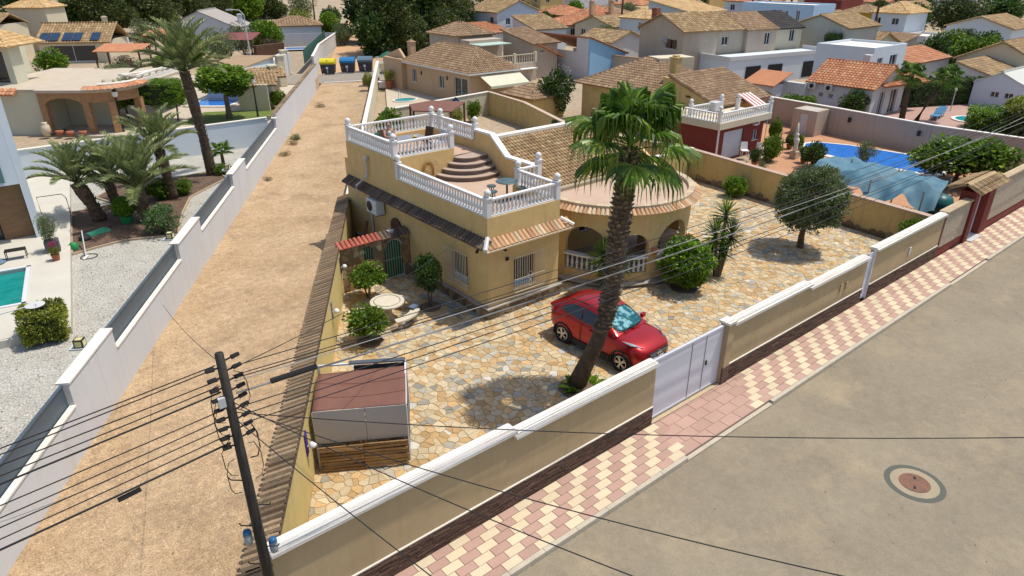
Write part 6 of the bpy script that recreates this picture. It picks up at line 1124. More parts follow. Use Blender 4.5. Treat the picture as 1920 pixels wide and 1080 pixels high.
# ---- waste containers
def container(x, y, lid, lab):
    T = thing('waste_container', lab, 'waste container', (x, y, 0.05), R(-35), 'waste containers at the road'); DG = M('container_grey', (0.05, 0.052, 0.06), (0.042, 0.044, 0.052), 2, 0.05, 20, 0.6); LM = M('lid_' + lab.split()[0], lid, None, 1, 0.03, 20, 0.45)
    b = MB(); b.add([(-0.72, -0.55, 0.12), (0.72, -0.55, 0.12), (0.72, 0.55, 0.12), (-0.72, 0.55, 0.12), (-0.82, -0.68, 1.15), (0.82, -0.68, 1.15), (0.82, 0.6, 1.15), (-0.82, 0.6, 1.15)], [(3, 2, 1, 0), (4, 5, 6, 7), (0, 1, 5, 4), (1, 2, 6, 5), (2, 3, 7, 6), (3, 0, 4, 7)]); b.build('bin_body', DG, T)
    l = MB(); pr = [(-0.72, 1.15), (-0.72, 1.38), (-0.5, 1.6), (0.3, 1.72), (0.62, 1.6), (0.66, 1.15)]; n = len(pr); l.v = [(x_, y_, z_) for x_ in (-0.86, 0.86) for y_, z_ in pr]; l.f = [tuple(range(n)), tuple(range(n, 2 * n))[::-1]] + [(i, n + i, n + (i + 1) % n, (i + 1) % n) for i in range(n)]; l.build('lid', LM, T)
    MB().box(-0.16, 0.10, -0.72, -0.66, 0.62, 0.86).build('sticker', WHT, T); MB().box(-0.62, -0.5, -0.70, -0.63, 0.5, 0.72).build('red_sticker', T_RED, T); MB().box(-0.06, 0.04, -0.69, -0.6, 0.2, 0.55).build('front_strip', LGREY, T)
    for sx in (-1, 1): MB().lathe([(0.12, -0.04), (0.12, 0.04)], 10, (sx * 0.65, -0.4, 0.12), 'X').build('wheel', BLACK, T)
    if lid[0] > 0.3: MB().lathe([(0.12, 0), (0.12, 0.03)], 12, (0, -0.62, 1.46), 'Y').build('slot', BLACK, T)
container(35.3, 77.4, (0.62, 0.50, 0.01), 'yellow lidded waste container beside the cross road'); container(37.6, 77.0, (0.015, 0.16, 0.36), 'blue lidded waste container in the middle of the three'); container(39.6, 76.4, (0.10, 0.16, 0.20), 'grey blue lidded waste container beside the lane wall end')
# ---- beige terrace house and blue house behind it
bt = house('beige_terrace_house', 'beige two storey house with a cream balustraded terrace behind the salmon bungalow', 52.3, 55.9, 60.5, 66.0, 3.7, BEIGE, 'shed_f', 1.1, T_BRN, 0.3, [('F', 0.8, 1.4, 2.6, 2.9), ('F', 2.1, 2.7, 2.6, 2.9)], cw=0.3)
MB().box(45.5, 52.3, 60.0, 66, -0.2, 1.55).box(45.5, 52.3, 60.0, 60.2, 1.55, 1.75).box(46.2, 50.8, 64.3, 66, 1.55, 4.0).build('lower_storey', BEIGE, bt, world=True); balustrade(bt, (45.6, 60.1), (52.2, 60.1), 1.75, 0.95, 0.34, CREAM, CREAMB); MB().prism([(46.2, 62.2), (50.5, 62.2), (50.5, 64.3), (46.2, 64.3)], 3.6, 3.68).build('patio_roof', M('pale_green_sheet', (0.42, 0.52, 0.46), None, 1, 0.05, 10, 0.6), bt, world=True); MB().box(46.0, 51.9, 59.3, 60.0, 1.15, 1.22).build('awning_roll', WHT, bt, world=True)
for x in (45.6, 49.2, 52.2): MB().box(x - .14, x + .14, 59.96, 60.24, 1.75, 2.85).build('post', CREAM, bt, world=True)
house('rear_tiled_house', 'low tan house with tiled roof and black drain pipe behind the salmon roof', 46.6, 51.5, 67.0, 73, 4.4, BEIGE, 'hip', 1.1, T_BRN, 0.3, cw=0.34)
bh_ = thing('sky_blue_house', 'house with a sky blue side wall and white front beyond the oleander', 'house', (57.1, 56.4, 0))
MB().vprism([(57.1, 56.4, -0.2), (63.0, 56.4, -0.2), (63.0, 56.4, 2.25), (57.1, 56.4, 4.2)], (0, 0.25, 0)).build('blue_side_wall', BLUE, bh_, world=True); MB().vprism([(57.1, 56.66, -0.2), (57.1, 65, -0.2), (57.1, 65, 2.6), (57.1, 58.6, 2.6), (57.1, 58.6, 4.15), (57.1, 56.66, 4.15)], (0.25, 0, 0)).build('front_wall', WWALL, bh_, world=True)
d = MB(); t = MB(); roof_plane(d, t, [(63.4, 65, 2.2), (63.4, 56.3, 2.2), (57.0, 56.3, 4.3), (57.0, 65, 4.3)], 0.34, 0.42); r_ = d.build('roof', T_ORG, bh_, world=True); stuff(t.build('roof_tiles', T_BRN, r_, world=True)); MB().box(62.75, 63.0, 56.66, 65, -0.2, 2.1).build('rear_wall', WWALL, bh_, world=True)
MB().vprism([(56.6, 60.0, 2.0), (56.6, 65.5, 2.0), (52.6, 65.5, 3.7), (52.6, 60.0, 3.7)], (0, 0, -0.1)).build('orange_roof', T_ORG, bh_, world=True); window(bh_, V3((57.1, 56.66, 0)), V3((0, 1, 0)), V3((-1, 0, 0)), 1.6, 2.7, 0.9, 2.0); MB().obox((60.8, 56.36, 2.0), (0.2, 0.06, 0.2)).obox((62.3, 56.36, 2.0), (0.15, 0.06, 0.15)).build('vent', GREYM, bh_, world=True)
# ---- brown tiled ochre house
bo = house('brown_roofed_ochre_house', 'ochre bungalow with broad brown tiled hips behind the tall palm', 41.4, 48.6, 33.0, 41.6, 2.9, YELW, 'hip', 1.9, T_BRN, 0.45, [('F', 0.6, 1.8, 0.9, 2.0)], cw=0.26, rl=0.30, chim=[(43.2, 33.6, 4.3, 1.0)])
d = MB(); t = MB(); roof_plane(d, t, [(41.0, 28.0, 2.75), (47.8, 28.0, 2.75), (47.8, 34.8, 4.5), (41.0, 31.6, 4.15)][:2] + [(47.8, 32.4, 4.35), (41.0, 32.4, 4.35)], 0.26, 0.30); r_ = d.build('front_roof', T_BRN, bo, world=True); stuff(t.build('roof_tiles', T_BRN, r_, world=True)); rg = MB(); ridge(rg, (41.0, 28.0, 2.85), (41.0, 32.4, 4.45)); rg.build('verge_tiles', T_BRN, r_, world=True)
MB().vprism([(41.15, 28.3, -0.2), (41.15, 33.0, -0.2), (41.15, 33.0, 4.2), (41.15, 32.2, 4.15), (41.15, 28.3, 2.7)], (0.25, 0, 0)).box(41.4, 47.5, 28.3, 28.5, -0.2, 2.65).build('gable_wall', YELW, bo, world=True); MB().obox((41.12, 30.6, 3.1), (0.06, 0.4, 0.12)).build('vent', DWOOD, bo, world=True)
MB().box(40.1, 40.9, 27.5, 28.1, 2.62, 3.2).build('air_conditioner', LGREY, bo, world=True); MB().prism([(44.6, 36.3), (47.6, 35.2), (48.2, 37.0), (45.2, 38.0)], 3.2, 4.9).build('dormer', CREAM, bo, world=True)
# ---- red garage with roof terrace
rgx = thing('oxblood_garage_house', 'oxblood garage with white shutter door and balustraded roof terrace', 'house', (38.0, 25.6, 0))
w = MB(); facade(w, V3((37.9, 25.6, 0)), V3((1, 0, 0)), 5.3, -0.2, 2.1, [(0.75, 3.0, -0.1, 1.75), (4.1, 4.75, 0.75, 1.45)], V3((0, 1, 0))); w.box(37.9, 38.12, 25.82, 30, -0.2, 2.1); w.box(43.0, 43.2, 25.82, 30, -0.2, 2.1); w.build('wall', RED, rgx, world=True)
sd_ = MB()
for i in range(14): sd_.box(38.65, 40.9, 25.70 - 0.008 * (i % 2), 25.74, -0.1 + 0.132 * i, 0.03 + 0.132 * i)
sd_.build('shutter_door', M('white_shutter', (0.58, 0.60, 0.64), (0.52, 0.54, 0.58), 2, 0.04, 20, 0.5), rgx, world=True); window(rgx, V3((37.9, 25.6, 0)), V3((1, 0, 0)), V3((0, -1, 0)), 4.1, 4.75, 0.75, 1.45)
MB().box(37.5, 43.4, 25.2, 30.2, 2.1, 2.52).build('roof_slab', CREAM, rgx, world=True)
for a, b in (((37.65, 25.35), (43.25, 25.35)), ((37.6, 25.45), (37.6, 28.2)), ((38.3, 28.1), (41.2, 27.9))): balustrade(rgx, a, b, 2.52, 0.62, 0.21, None, FARBAL)
for x, y in ((37.6, 25.35), (43.3, 25.35), (38.2, 28.1), (41.3, 27.9), (42.4, 27.3)): post(rgx, x, y, 2.52, 1.1)
MB().tube([(37.75, 25.4, 2.1), (37.75, 25.4, 0)], 0.06, 8).build('downpipe', WHT, rgx, world=True); MB().obox((42.1, 25.5, 1.85), (0.5, 0.2, 0.12)).obox((42.25, 25.4, 2.05), (0.12, 0.1, 0.35)).build('wall_spotlight', WHT, rgx, world=True)
ra = thing('striped_awning', 'red and white striped awning at the garage roof corner', 'awning', (44.6, 27.6, 2.4), 0)
for i in range(8): MB().vprism([(-0.6 + i * 0.2, -0.9, 0), (-0.4 + i * 0.2, -0.9, 0), (-0.4 + i * 0.2, 0.9, 0.8), (-0.6 + i * 0.2, 0.9, 0.8)], (0, 0, 0.03)).build('stripe', (T_RED, WHT)[i % 2], ra); MB().box(-0.6 + i * 0.2, -0.4 + i * 0.2, -0.93, -0.9, -0.18, 0.02).build('valance', (T_RED, WHT)[i % 2], ra)
for sx in (-0.6, 1.0): MB().tube([(sx, -0.85, 0), (sx, -0.85, -2.4)], 0.03, 6).build('awning_post', LGREY, ra)
# ---- pool garden on the right
struct('pool_garden_paving', MB().prism([(33.8, 24.0), (32.6, 9.95), (60, 9.95), (52.5, 26.5), (51.6, 31), (43.3, 31), (43.3, 24)], -0.2, 0.01), TERRA)
bp = thing('blue_pool', 'long bright blue swimming pool in the orange paved garden', 'pool', (47, 20, 0)); pl = [(44.9, 22.2), (45.4, 23.6), (46.6, 24.3), (47.8, 23.9), (48.7, 22.0), (49.2, 18.5), (49.0, 15.6), (47.6, 14.6), (45.2, 15.0), (44.6, 19.0)]; MB().prism([(47.4 + (p[0] - 47.4) * 1.12, 20 + (p[1] - 20) * 1.05) for p in pl], 0.0, 0.07).build('coping', CAPW, bp, world=True); MB().prism([(47.4 + (p[0] - 47.4) * 0.93, 20 + (p[1] - 20) * 0.96) for p in pl], 0.0, 0.09).build('water', WATB, bp, world=True)
tw_ = wallrun('tan_garden_wall', 'tall pinkish tan garden wall behind the blue pool', [(51.8, 33.0), (51.2, 24.5), (50.4, 17.5), (51.0, 9.9)], 1.95, PINKW)
for y, x in ((23.3, 50.98), (18.2, 50.35), (14.0, 50.6)): MB().obox((x - 0.15, y, 1.35), (0.2, 0.16, 0.34)).build('wall_lantern', DKM, tw_, world=True)
gs = house('pool_shed', 'small tan pool shed with white door against the garden wall', 49.3, 51.0, 25.0, 26.9, 1.85, PINKW, 'flat', 0.1, M('shed_sheet', (0.40, 0.41, 0.43), (0.5, 0.42, 0.3), 2, 0.1, 10, 0.7), 0.1, doors=[('L', 0.7, 1.35, 0.0, 1.55)], gm=GATEW, cat='shed')
tg = thing('blue_tarpaulin_canopy', 'sagging blue tarpaulin draped over posts behind the ochre wall', 'canopy', (36, 14, 0)); g = MB(); n = 60
top = lambda u, v: 1.95 + 0.30 * (abs(math.sin(u * math.pi * 2.5 + 0.3)) ** 2.2) * math.sin(math.pi * min(1, v * 1.1 + 0.1)) ** 0.7 - 0.95 * max(0, 0.34 - v) / 0.34 * (0.7 + 0.3 * math.sin(u * 19)) + 0.05 * math.sin(u * 34 + v * 9) + 0.04 * math.sin(v * 16 - u * 23) + 0.16 * math.sin(u * 62) * max(0, 0.42 - v)
for i in range(n + 1):
    for j in range(n + 1):
        u, v = i / n, j / n; a = V3((34.2, 10.9, 0)).lerp(V3((33.6, 17.3, 0)), u); b = V3((37.4, 11.6, 0)).lerp(V3((38.2, 17.3, 0)), u); p = a.lerp(b, v); g.v.append((p.x, p.y, top(u, v)))
g.f = [(i * (n + 1) + j, (i + 1) * (n + 1) + j, (i + 1) * (n + 1) + j + 1, i * (n + 1) + j + 1) for i in range(n) for j in range(n)]; g.build('tarpaulin', M('faded_blue_tarp', (0.055, 0.155, 0.22), (0.10, 0.195, 0.24), 1.2, 0.08, 20, 0.7, 0.3, 20, stain=0.2, ss=2, stc=(0.3, 0.27, 0.2)), tg, True, world=True)
for u in (0.1, 0.5, 0.9):
    for x in (34.2, 37.3): y = 10.9 + 6.2 * u; MB().bar((x, y, 0), (x, y, 2.1), 0.06, 0.06).build('post', GREYM, tg, world=True)
MB().bar((33.95, 10.9, 1.0), (33.7, 17.2, 1.0), 0.05, 0.05).build('rail', GREYM, tg, world=True)
for (x, y, r, h, me, lab) in ((44.2, 13.4, 2.5, 1.6, CR_CIT[0], 'big leafy fruit tree between the blue pool and the street wall'),): tree('fruit_tree', lab, x, y, 0.8, [(0, 0, 1.75, 2.1, 2.0, 1.2, me), (0.9, -0.9, 1.7, 1.7, 1.7, 1.15, CR_CIT[1]), (-0.9, 1.1, 1.6, 1.6, 1.5, 1.05, CR_CIT[1]), (1.3, 0.6, 1.5, 1.5, 1.5, 1.0, me)], 0.13)
shrub('pool_shrub', 'dark spindly shrub in front of the blue pool', 41.3, 20.6, 0.9, 0.8, 0.9, 0.9, CR_DRK, 0.04); shrub('pool_shrub', 'thin green shrub overhanging the blue pool edge', 43.6, 18.5, 0.8, 0.8, 0.8, 1.1, CR_OLW, 0.04); shrub('pool_shrub', 'green shrub beside the garden statues', 40.6, 23.2, 0.7, 0.7, 0.9, 0.9, CR_CIT[0], 0.03); shrub('tall_cactus_shrub', 'upright bright shrub right of the garage corner', 44.9, 25.6, 0.5, 0.5, 1.0, 1.0, CR_CIT[1], 0.03); shrub('under_tarp_plants', 'dark tangle of plants below the blue tarpaulin edge', 33.9, 12.0, 0.5, 1.4, 0.6, 0.7, CR_DRK, 0.03, rz=0)
def pchair(x, y, rz, lab, mat=WHT):
    T = thing('garden_chair', lab, 'chair', (x, y, 0.01), rz, 'white chairs by the garage'); MB().box(-.24, .24, -.24, .24, .38, .42).build('seat', mat, T); MB().vprism([(-.22, -.24, .42), (-.22, .24, .42), (-.32, .22, .9), (-.32, -.22, .9)], (-.03, 0, 0)).build('backrest', mat, T)
    for sx in (-1, 1):
        for sy in (-1, 1): MB().box(sx * .2 - .025, sx * .2 + .025, sy * .2 - .025, sy * .2 + .025, 0, .38).build('leg', mat, T)
pchair(40.2, 24.2, 2.0, 'white garden chair in front of the shutter door'); pchair(41.6, 24.6, 0.4, 'white garden chair under the small garage window'); pchair(40.4, 25.0, 4.0, 'white garden chair against the shutter door edge')
pchair(42.3, 23.9, 3.4, 'brown garden chair beside the cream patio table', DWOOD); pchair(43.4, 24.4, 5.2, 'brown garden chair right of the garage corner', DWOOD)
for x, y, h, lab in ((41.9, 21.6, 0.5, 'potted plant between patio table and pool shrubs'), (43.9, 23.3, 0.6, 'potted plant beside the brown garden chair'), (44.6, 24.2, 0.45, 'potted plant next to the upright bright shrub'), (38.8, 23.2, 0.5, 'potted plant behind the ochre wall before the shutter door'), (36.4, 21.2, 0.5, 'potted plant behind the ochre wall near the olive tree')):
    T = thing('potted_plant', lab, 'potted plant', (x, y, 0.01), 0, 'pots in the pool garden'); MB().lathe([(0.14, 0), (0.22, 0.3), (0.19, 0.3)], 10).build('pot', POT, T); put('foliage', (CR_OLW, CR_CIT[0], CR_DRK)[int(x) % 3], T, (0, 0, 0.3 + h * 0.8), x, (h * 0.8, h * 0.8, h))
fp = thing('folded_parasol', 'folded cream parasol on the orange paving', 'parasol', (42.9, 22.9, 0.01)); MB().tube([(0, 0, 0), (0, 0, 2.2)], 0.025, 6).build('pole', GREYM, fp); MB().lathe([(0.05, 0.9), (0.14, 1.1), (0.10, 1.8), (0.03, 2.25)], 10).build('folded_canopy', CREAM, fp, True)
gt_ = thing('patio_table', 'cream patio table on the orange paving by the garage', 'table', (41.0, 23.6, 0.01)); MB().lathe([(0.5, 0.66), (0.52, 0.69), (0.5, 0.72)], 18).build('table_top', CAPW, gt_); MB().lathe([(0.22, 0), (0.05, 0.08), (0.05, 0.66)], 10).build('column', CAPW, gt_)
for i, (x, y, lab) in enumerate(((42.5, 22.6, 'pale garden statue between garage and blue pool'),)): T = thing('garden_statue', lab, 'statue', (x, y, 0)); MB().box(-.22, .22, -.22, .22, 0, .5).build('pedestal', CONC, T); MB().lathe([(0.14, .5), (0.16, .7), (0.12, .95), (0.17, 1.2), (0.14, 1.35), (0.05, 1.42), (0.09, 1.5), (0.09, 1.6), (0.03, 1.68)], 10).build('figure', CAPW, T, True)
bs = thing('barrel_planter', 'green ball shaped water tank beside the tiled gateway', 'tank', (36.6, 11.5, 0)); MB().lathe([(0.1, 0.3), (0.5, 0.45), (0.65, 0.9), (0.5, 1.35), (0.1, 1.5)], 16).build('tank', M('teal_plastic', (0.02, 0.13, 0.14), None, 1, 0.05, 20, 0.4), bs, True); MB().lathe([(0.35, 0), (0.3, 0.35)], 12).build('stand', DKM, bs)
dd = MB(); tt_ = MB(); roof_plane(dd, tt_, [(34.3, 9.2, 2.5), (37.5, 9.2, 2.5), (37.5, 9.9, 2.85), (34.3, 9.9, 2.85)], 0.22, 0.33); roof_plane(dd, tt_, [(37.5, 10.6, 2.5), (34.3, 10.6, 2.5), (34.3, 9.9, 2.85), (37.5, 9.9, 2.85)], 0.22, 0.33); r_ = dd.build('canopy_roof', T_TAN, pg, world=True); stuff(tt_.build('roof_tiles', T_TAN, r_, world=True))
# ---- white house with red roof, palms, round bush
WH = house('white_red_roofed_house', 'white bungalow with terracotta roofs and dark arched door beyond the tan garden wall', 59.0, 64.8, 25.6, 31.2, 2.5, WWALL, 'gable_y', 1.5, T_ORG, 0.25, [('L', 3.3, 3.7, 1.2, 1.6), ('L', 4.2, 4.6, 1.2, 1.6)], [('F', 1.2, 2.1, 0, 2.0), ('F', 3.2, 4.5, 0, 2.0)], cw=0.3, rl=0.32)
d = MB(); t = MB(); roof_plane(d, t, [(60.2, 25.2, 2.5), (66.8, 24.3, 2.45), (66.8, 27.5, 3.3), (60.2, 27.5, 3.3)], 0.3, 0.38); r_ = d.build('porch_roof', T_ORG, WH, world=True); stuff(t.build('roof_tiles', T_ORG, r_, world=True))
MB().box(58.4, 59.0, 31.2, 36.0, -0.2, 2.2).box(56.6, 59.0, 33.2, 36, -0.2, 2.0).build('side_wing', WWALL, WH, world=True); MB().vprism([(56.4, 33.0, 2.0), (56.4, 36.2, 2.0), (59.2, 36.2, 2.9), (59.2, 33.0, 2.9)], (0, 0, -0.1)).build('wing_roof', T_ORG, WH, world=True)
for y in (28.9, 30.4): a_ = MB().box(58.6, 58.98, y, y + 0.7, 1.85, 2.35).build('air_conditioner', LGREY, WH, world=True); MB().lathe([(0.19, 58.58), (0.19, 58.6)], 14, (0, y + 0.35, 2.1), 'X').build('fan', DKM, a_, world=True)
MB().box(62.3, 62.9, 27.9, 28.5, 3.0, 4.6).build('chimney', WWALL, WH, world=True)
house('white_terrace_upper_house', 'white block with arched windows and roof rail behind the red roofed bungalow', 68.2, 75.0, 30.3, 36, 4.6, LBLUE, 'flat', 0.3, CAPW, 0.1, [('F', 0.8, 1.9, 2.4, 3.6), ('F', 3.4, 4.9, 2.2, 3.7)], cw=0.4)
WASH = lambda x, y, h, lean, lab, seed, s=0.85: fan_palm(lab, [(x, y, -0.1), (x + lean[0] * 0.4, y + lean[1] * 0.4, h * 0.5), (x + lean[0], y + lean[1], h)], [0.24, 0.2, 0.17], [(i * 2.39996, 80 - 100 * i / 13, rs.uniform(0.9, 1.1)) for i in range(14)], seed, RR=s, lp=(0.4, 0.7), hang=0.5)
WASH(61.0, 23.7, 3.6, (0.1, 0.1), 'straight fan palm in front of the white red roofed bungalow', 3); WASH(60.6, 22.5, 3.4, (1.7, -1.0), 'slanting fan palm right of the straight one', 5)
shrub('round_clipped_bush', 'big clipped round bush before the white bungalow wall', 58.0, 26.4, 1.25, 1.25, 1.3, 1.25, CR_DRK, 0.06); shrub('wall_top_shrub', 'leafy shrub along the white bungalow side wall', 56.0, 30.2, 0.9, 1.6, 0.8, 1.0, CR_CIT[0], 0.04, rz=0); shrub('wall_top_shrub', 'leafy shrub behind the tan wall near the pool shed', 54.4, 32.6, 0.8, 1.3, 0.8, 1.1, CR_DRK, 0.04, rz=0)
struct('bungalow_terrace', MB().prism([(54, 33), (52.2, 24), (52, 10), (75, 14), (75, 26)], -0.2, 0.0), M('pink_terrace', (0.42, 0.27, 0.22), (0.37, 0.24, 0.19), 0.8, 0.1, 10, 0.9))
for (x, y, rx, ry, h, me, lab) in ((70.5, 24.6, 4.2, 0.7, 2.3, CR_DBX, 'long dark clipped hedge behind the bungalow terrace'), (61.5, 17.8, 1.9, 1.2, 1.7, CR_HBX, 'bright clipped hedge at the edge of the bungalow terrace'), (63.0, 15.4, 2.0, 1.6, 2.3, CR_YBX, 'yellow green clipped hedge at the frame edge')): shrub('clipped_hedge', lab, x, y, rx, ry, h / 2, h / 2, me, 0.05, 'hedge', rz=R(-25) if ry == 0.7 else R(20))
for (x, y, lab) in ((63.4, 22.0, 'blue sun lounger on the bungalow terrace'), (64.6, 22.2, 'blue sun lounger nearest the dark hedge')):
    T = thing('sun_lounger', lab, 'sun lounger', (x, y, 0), R(10), 'blue sun loungers'); MB().box(-0.9, 0.5, -0.3, 0.3, 0.32, 0.38).build('bed', M('blue_lounger', (0.05, 0.2, 0.36), None, 1, 0.05, 20, 0.7), T); MB().vprism([(0.5, -0.3, 0.38), (0.5, 0.3, 0.38), (1.0, 0.3, 0.75), (1.0, -0.3, 0.75)], (0, 0, -0.05)).build('backrest', MATS['blue_lounger'], T)
    for sx in (-0.8, 0.4): MB().box(sx - .03, sx + .03, -.28, -.22, 0, .32).box(sx - .03, sx + .03, .22, .28, 0, .32).build('leg', WHT, T)
sp2 = thing('small_pool', 'corner of a pale turquoise pool on the bungalow terrace', 'pool', (65.2, 19.8, 0)); MB().lathe([(1.6, 0), (1.6, 0.08)], 20).build('coping', CAPW, sp2); MB().lathe([(1.3, 0.08), (1.3, 0.10)], 20).build('water', MATS['turquoise_water'], sp2); 
gl_ = thing('terrace_lamp', 'white globe garden lamp on a post before the dark hedge', 'lamp', (68.0, 22.6, 0)); MB().tube([(0, 0, 0), (0, 0, 1.7)], 0.04, 6).build('post', LGREY, gl_); MB().lathe([(0.03, 1.7), (0.14, 1.8), (0.14, 1.9), (0.03, 2.0)], 10).build('globe', WHT, gl_, True)
# ================================================================ the town beyond
def row_house(i, c, w, dep, h, wall, rm, lab, wins, doors=()):
    return house('terraced_house', lab, c[0] - w / 2, c[0] + w / 2, c[1] - dep / 2, c[1] + dep / 2, h, wall, 'gable_x', 1.5, rm, 0.25, wins, doors, rz=R(-10), group='row of terraced houses', cw=0.34, rl=0.42)
dx, px_ = V3((0.985, -0.174, 0)), V3((0.174, 0.985, 0)); c0 = V3((62.9, 48.2, 0)); acc = 0
SOLR = M('solar_black', (0.015, 0.015, 0.02), (0.022, 0.022, 0.03), 1, 0.05, 20, 0.25)
for i, (w_, wall, rm, lab, ws) in enumerate(((4.9, BEIGE, T_TAN, 'beige gabled end house of the terrace with twin brown shutters', [('L', 1.2, 2.9, 3.2, 4.2)]), (4.6, BEIGE, T_TAN, 'beige terraced house with a recessed window next to the gabled end house', [('F', 1.0, 2.0, 3.4, 4.3)]), (4.7, PINKW, T_BRN, 'pinkish terraced house with dark red brown roof', [('F', 2.6, 3.5, 3.2, 4.5)]), (4.9, CREAM, M('black_roof_tile', (0.03, 0.026, 0.026), (0.045, 0.038, 0.035), 1, 0.15, 30, 0.7, rnd=0.3), 'cream end house of the terrace with a black solar roof', [('F', 2.6, 3.5, 3.3, 4.6)]))):
    c = c0 + dx * (acc + w_ / 2) + px_ * (3.7 + (0.5 if i % 2 else 0)); T = row_house(i, c, w_ - 0.04, 7.4, 5.2 - 0.1 * i, wall, rm, lab, ws); acc += w_
    if i == 0:
        o = c0 + px_ * 0.0; R0_ = Matrix.Rotation(R(-10), 3, 'Z')
        for k in (0, 1): p = c + R0_ @ V3((-2.46, -2.35 + 0.85 * k, 3.72)); MB().obox(p, (0.1, 0.62, 0.86), R(-10)).build('shutter', M('brown_shutter', (0.10, 0.055, 0.03), None, 2, 0.1, 20, 0.7), T, world=True)
        p = c + R0_ @ V3((-2.48, -0.2, 4.2)); MB().lathe([(0.02, 0), (0.33, 0.12), (0.35, 0.14)], 16, (0, 0, 0), 'X').build('satellite_dish', GREYM, T, loc=(-2.75, -0.4, 4.0)); p = c + R0_ @ V3((-1.8, 1.9, 0)); MB().box(p.x - .35, p.x + .35, p.y - .35, p.y + .35, 5.3, 7.2).build('chimney', M('brick_chimney', (0.30, 0.11, 0.07), (0.25, 0.09, 0.055), 4, 0.15, 20, 0.9), T, world=True)
gf = thing('terrace_front_annexe', 'white single storey annexe with roof patio in front of the terraced houses', 'annexe', (70, 44, 0))
q = [c0 + dx * 2.6 - px_ * 4.4, c0 + dx * 19 - px_ * 4.4, c0 + dx * 19 - px_ * 0.05, c0 + dx * 2.6 - px_ * 0.05]; MB().prism([(p.x, p.y) for p in q], -0.2, 2.45).build('wall', LBLUE, gf, world=True)
for a, b in ((q[0], q[1]), (q[3], q[0]), (q[1], q[2])): MB().bar(tuple(a + V3((0, 0, 2.65))), tuple(b + V3((0, 0, 2.65))), 0.2, 0.4).build('parapet', WWALL, gf, world=True)
for k in (5.2, 8.6, 14.2): a = c0 + dx * k - px_ * 4.42; b = c0 + dx * (k + 2.2) - px_ * 4.42; MB().vprism([tuple(a + V3((0, 0, 0.0))), tuple(b + V3((0, 0, 0.0))), tuple(b + V3((0, 0, 1.7))), tuple(a + V3((0, 0, 1.7)))], tuple(-px_ * 0.04)).build('garage_shade_sheet', BLACK, gf, world=True)  # flat black sheets on the wall, painting the shade inside the garages
wf = thing('beige_garden_wall', 'beige rendered garden wall below the gabled terraced house', 'wall', (62, 50, 0)); MB().bar((61.0, 56.5, 0.8), (61.6, 46.8, 0.8), 0.25, 2.6).build('wall_panel', BEIGE, wf, world=True); MB().bar((61.0, 56.5, 2.13), (61.6, 46.8, 2.13), 0.4, 0.08).build('coping', T_BRN, wf, world=True)
H = house
H('grey_gabled_house', 'tall grey green gabled house right of the terraced row', 84.3, 92, 41.0, 48.2, 4.9, GREYW, 'gable_x', 1.25, T_TAN, 0.25, [('L', 6.0, 6.8, 3.6, 4.0)], cw=0.36)
H('white_hipped_villa', 'pale two storey villa with straw hipped roof', 110.5, 117.5, 45.6, 50.6, 5.3, LBLUE, 'hip', 1.3, T_YEL, 0.35, [('L', 1.0, 2.0, 3.6, 4.5), ('L', 3.6, 4.5, 3.6, 4.5), ('L', 1.4, 2.6, 0.4, 2.2)], cw=0.4); H('white_villa_annexe', 'white flat annexe with railing beside the pale villa', 108.5, 116, 41.6, 45.4, 2.5, WWALL, 'flat', 0.4, CAPW, 0.1, [('L', 1.0, 2.4, 0.8, 1.8)], cw=0.4)
H('pale_gabled_bungalow', 'pale blue grey gabled bungalow at the right edge of the town', 116.5, 126, 33.8, 42.2, 3.6, LBLUE, 'gable_x', 1.35, T_TAN, 0.35, [('L', 1.4, 2.8, 1.9, 2.9), ('L', 5.6, 6.5, 1.9, 2.9)], cw=0.4)
H('tan_roofed_house', 'house with a broad tan tiled roof at the right edge', 86.5, 100, 21.5, 29.5, 2.5, CREAM, 'gable_x', 1.9, T_TAN, 0.3, cw=0.34); H('low_tan_annexe', 'low annexe with two tan tiled strips below the broad tan roof', 79.0, 88.5, 23.6, 26.6, 2.0, WWALL, 'shed_f', 0.9, T_TAN, 0.25, cw=0.34)
H('pale_blue_side_house', 'pale blue walled house with low vents at the right edge', 72.5, 84, 18.8, 22.8, 2.2, LBLUE, 'gable_x', 0.9, M('pale_sheet_roof', (0.5, 0.5, 0.45), None, 1, 0.05, 10, 0.7), 0.1, [('L', 0.7, 1.4, 0.9, 1.4), ('L', 1.8, 2.5, 0.9, 1.4)], cw=0.4, tiles=False)
H('white_wall_house', 'white walled house with a pink tan roof strip behind the fan palms', 77.5, 87, 30.4, 33.6, 2.5, WWALL, 'shed_f', 0.9, T_ORG, 0.2, cw=0.38); H('rear_tan_house', 'tan tiled house between the grey gable and the pale villa', 90.0, 97.5, 40.5, 46, 2.6, CREAM, 'gable_y', 1.3, T_TAN, 0.3, cw=0.38); H('tan_courtyard_house', 'low tan courtyard house in front of the pale villa', 97.5, 103, 40.5, 45.0, 2.4, CREAM, 'shed_l', 0.8, T_BRN, 0.25, cw=0.38)
H('long_blue_block', 'long pale blue block with narrow slit windows behind the terraced row', 107.5, 114, 58.3, 71, 5.9, M('clear_blue_render', (0.40, 0.56, 0.72), (0.37, 0.52, 0.68), 0.5, 0.04, 30, 0.85), 'flat', 0.3, CAPW, 0.1, [('L', 2.2, 2.8, 3.4, 5.0), ('L', 4.2, 4.8, 3.6, 4.9), ('L', 6.4, 7.0, 4.2, 5.0)], cw=0.4)
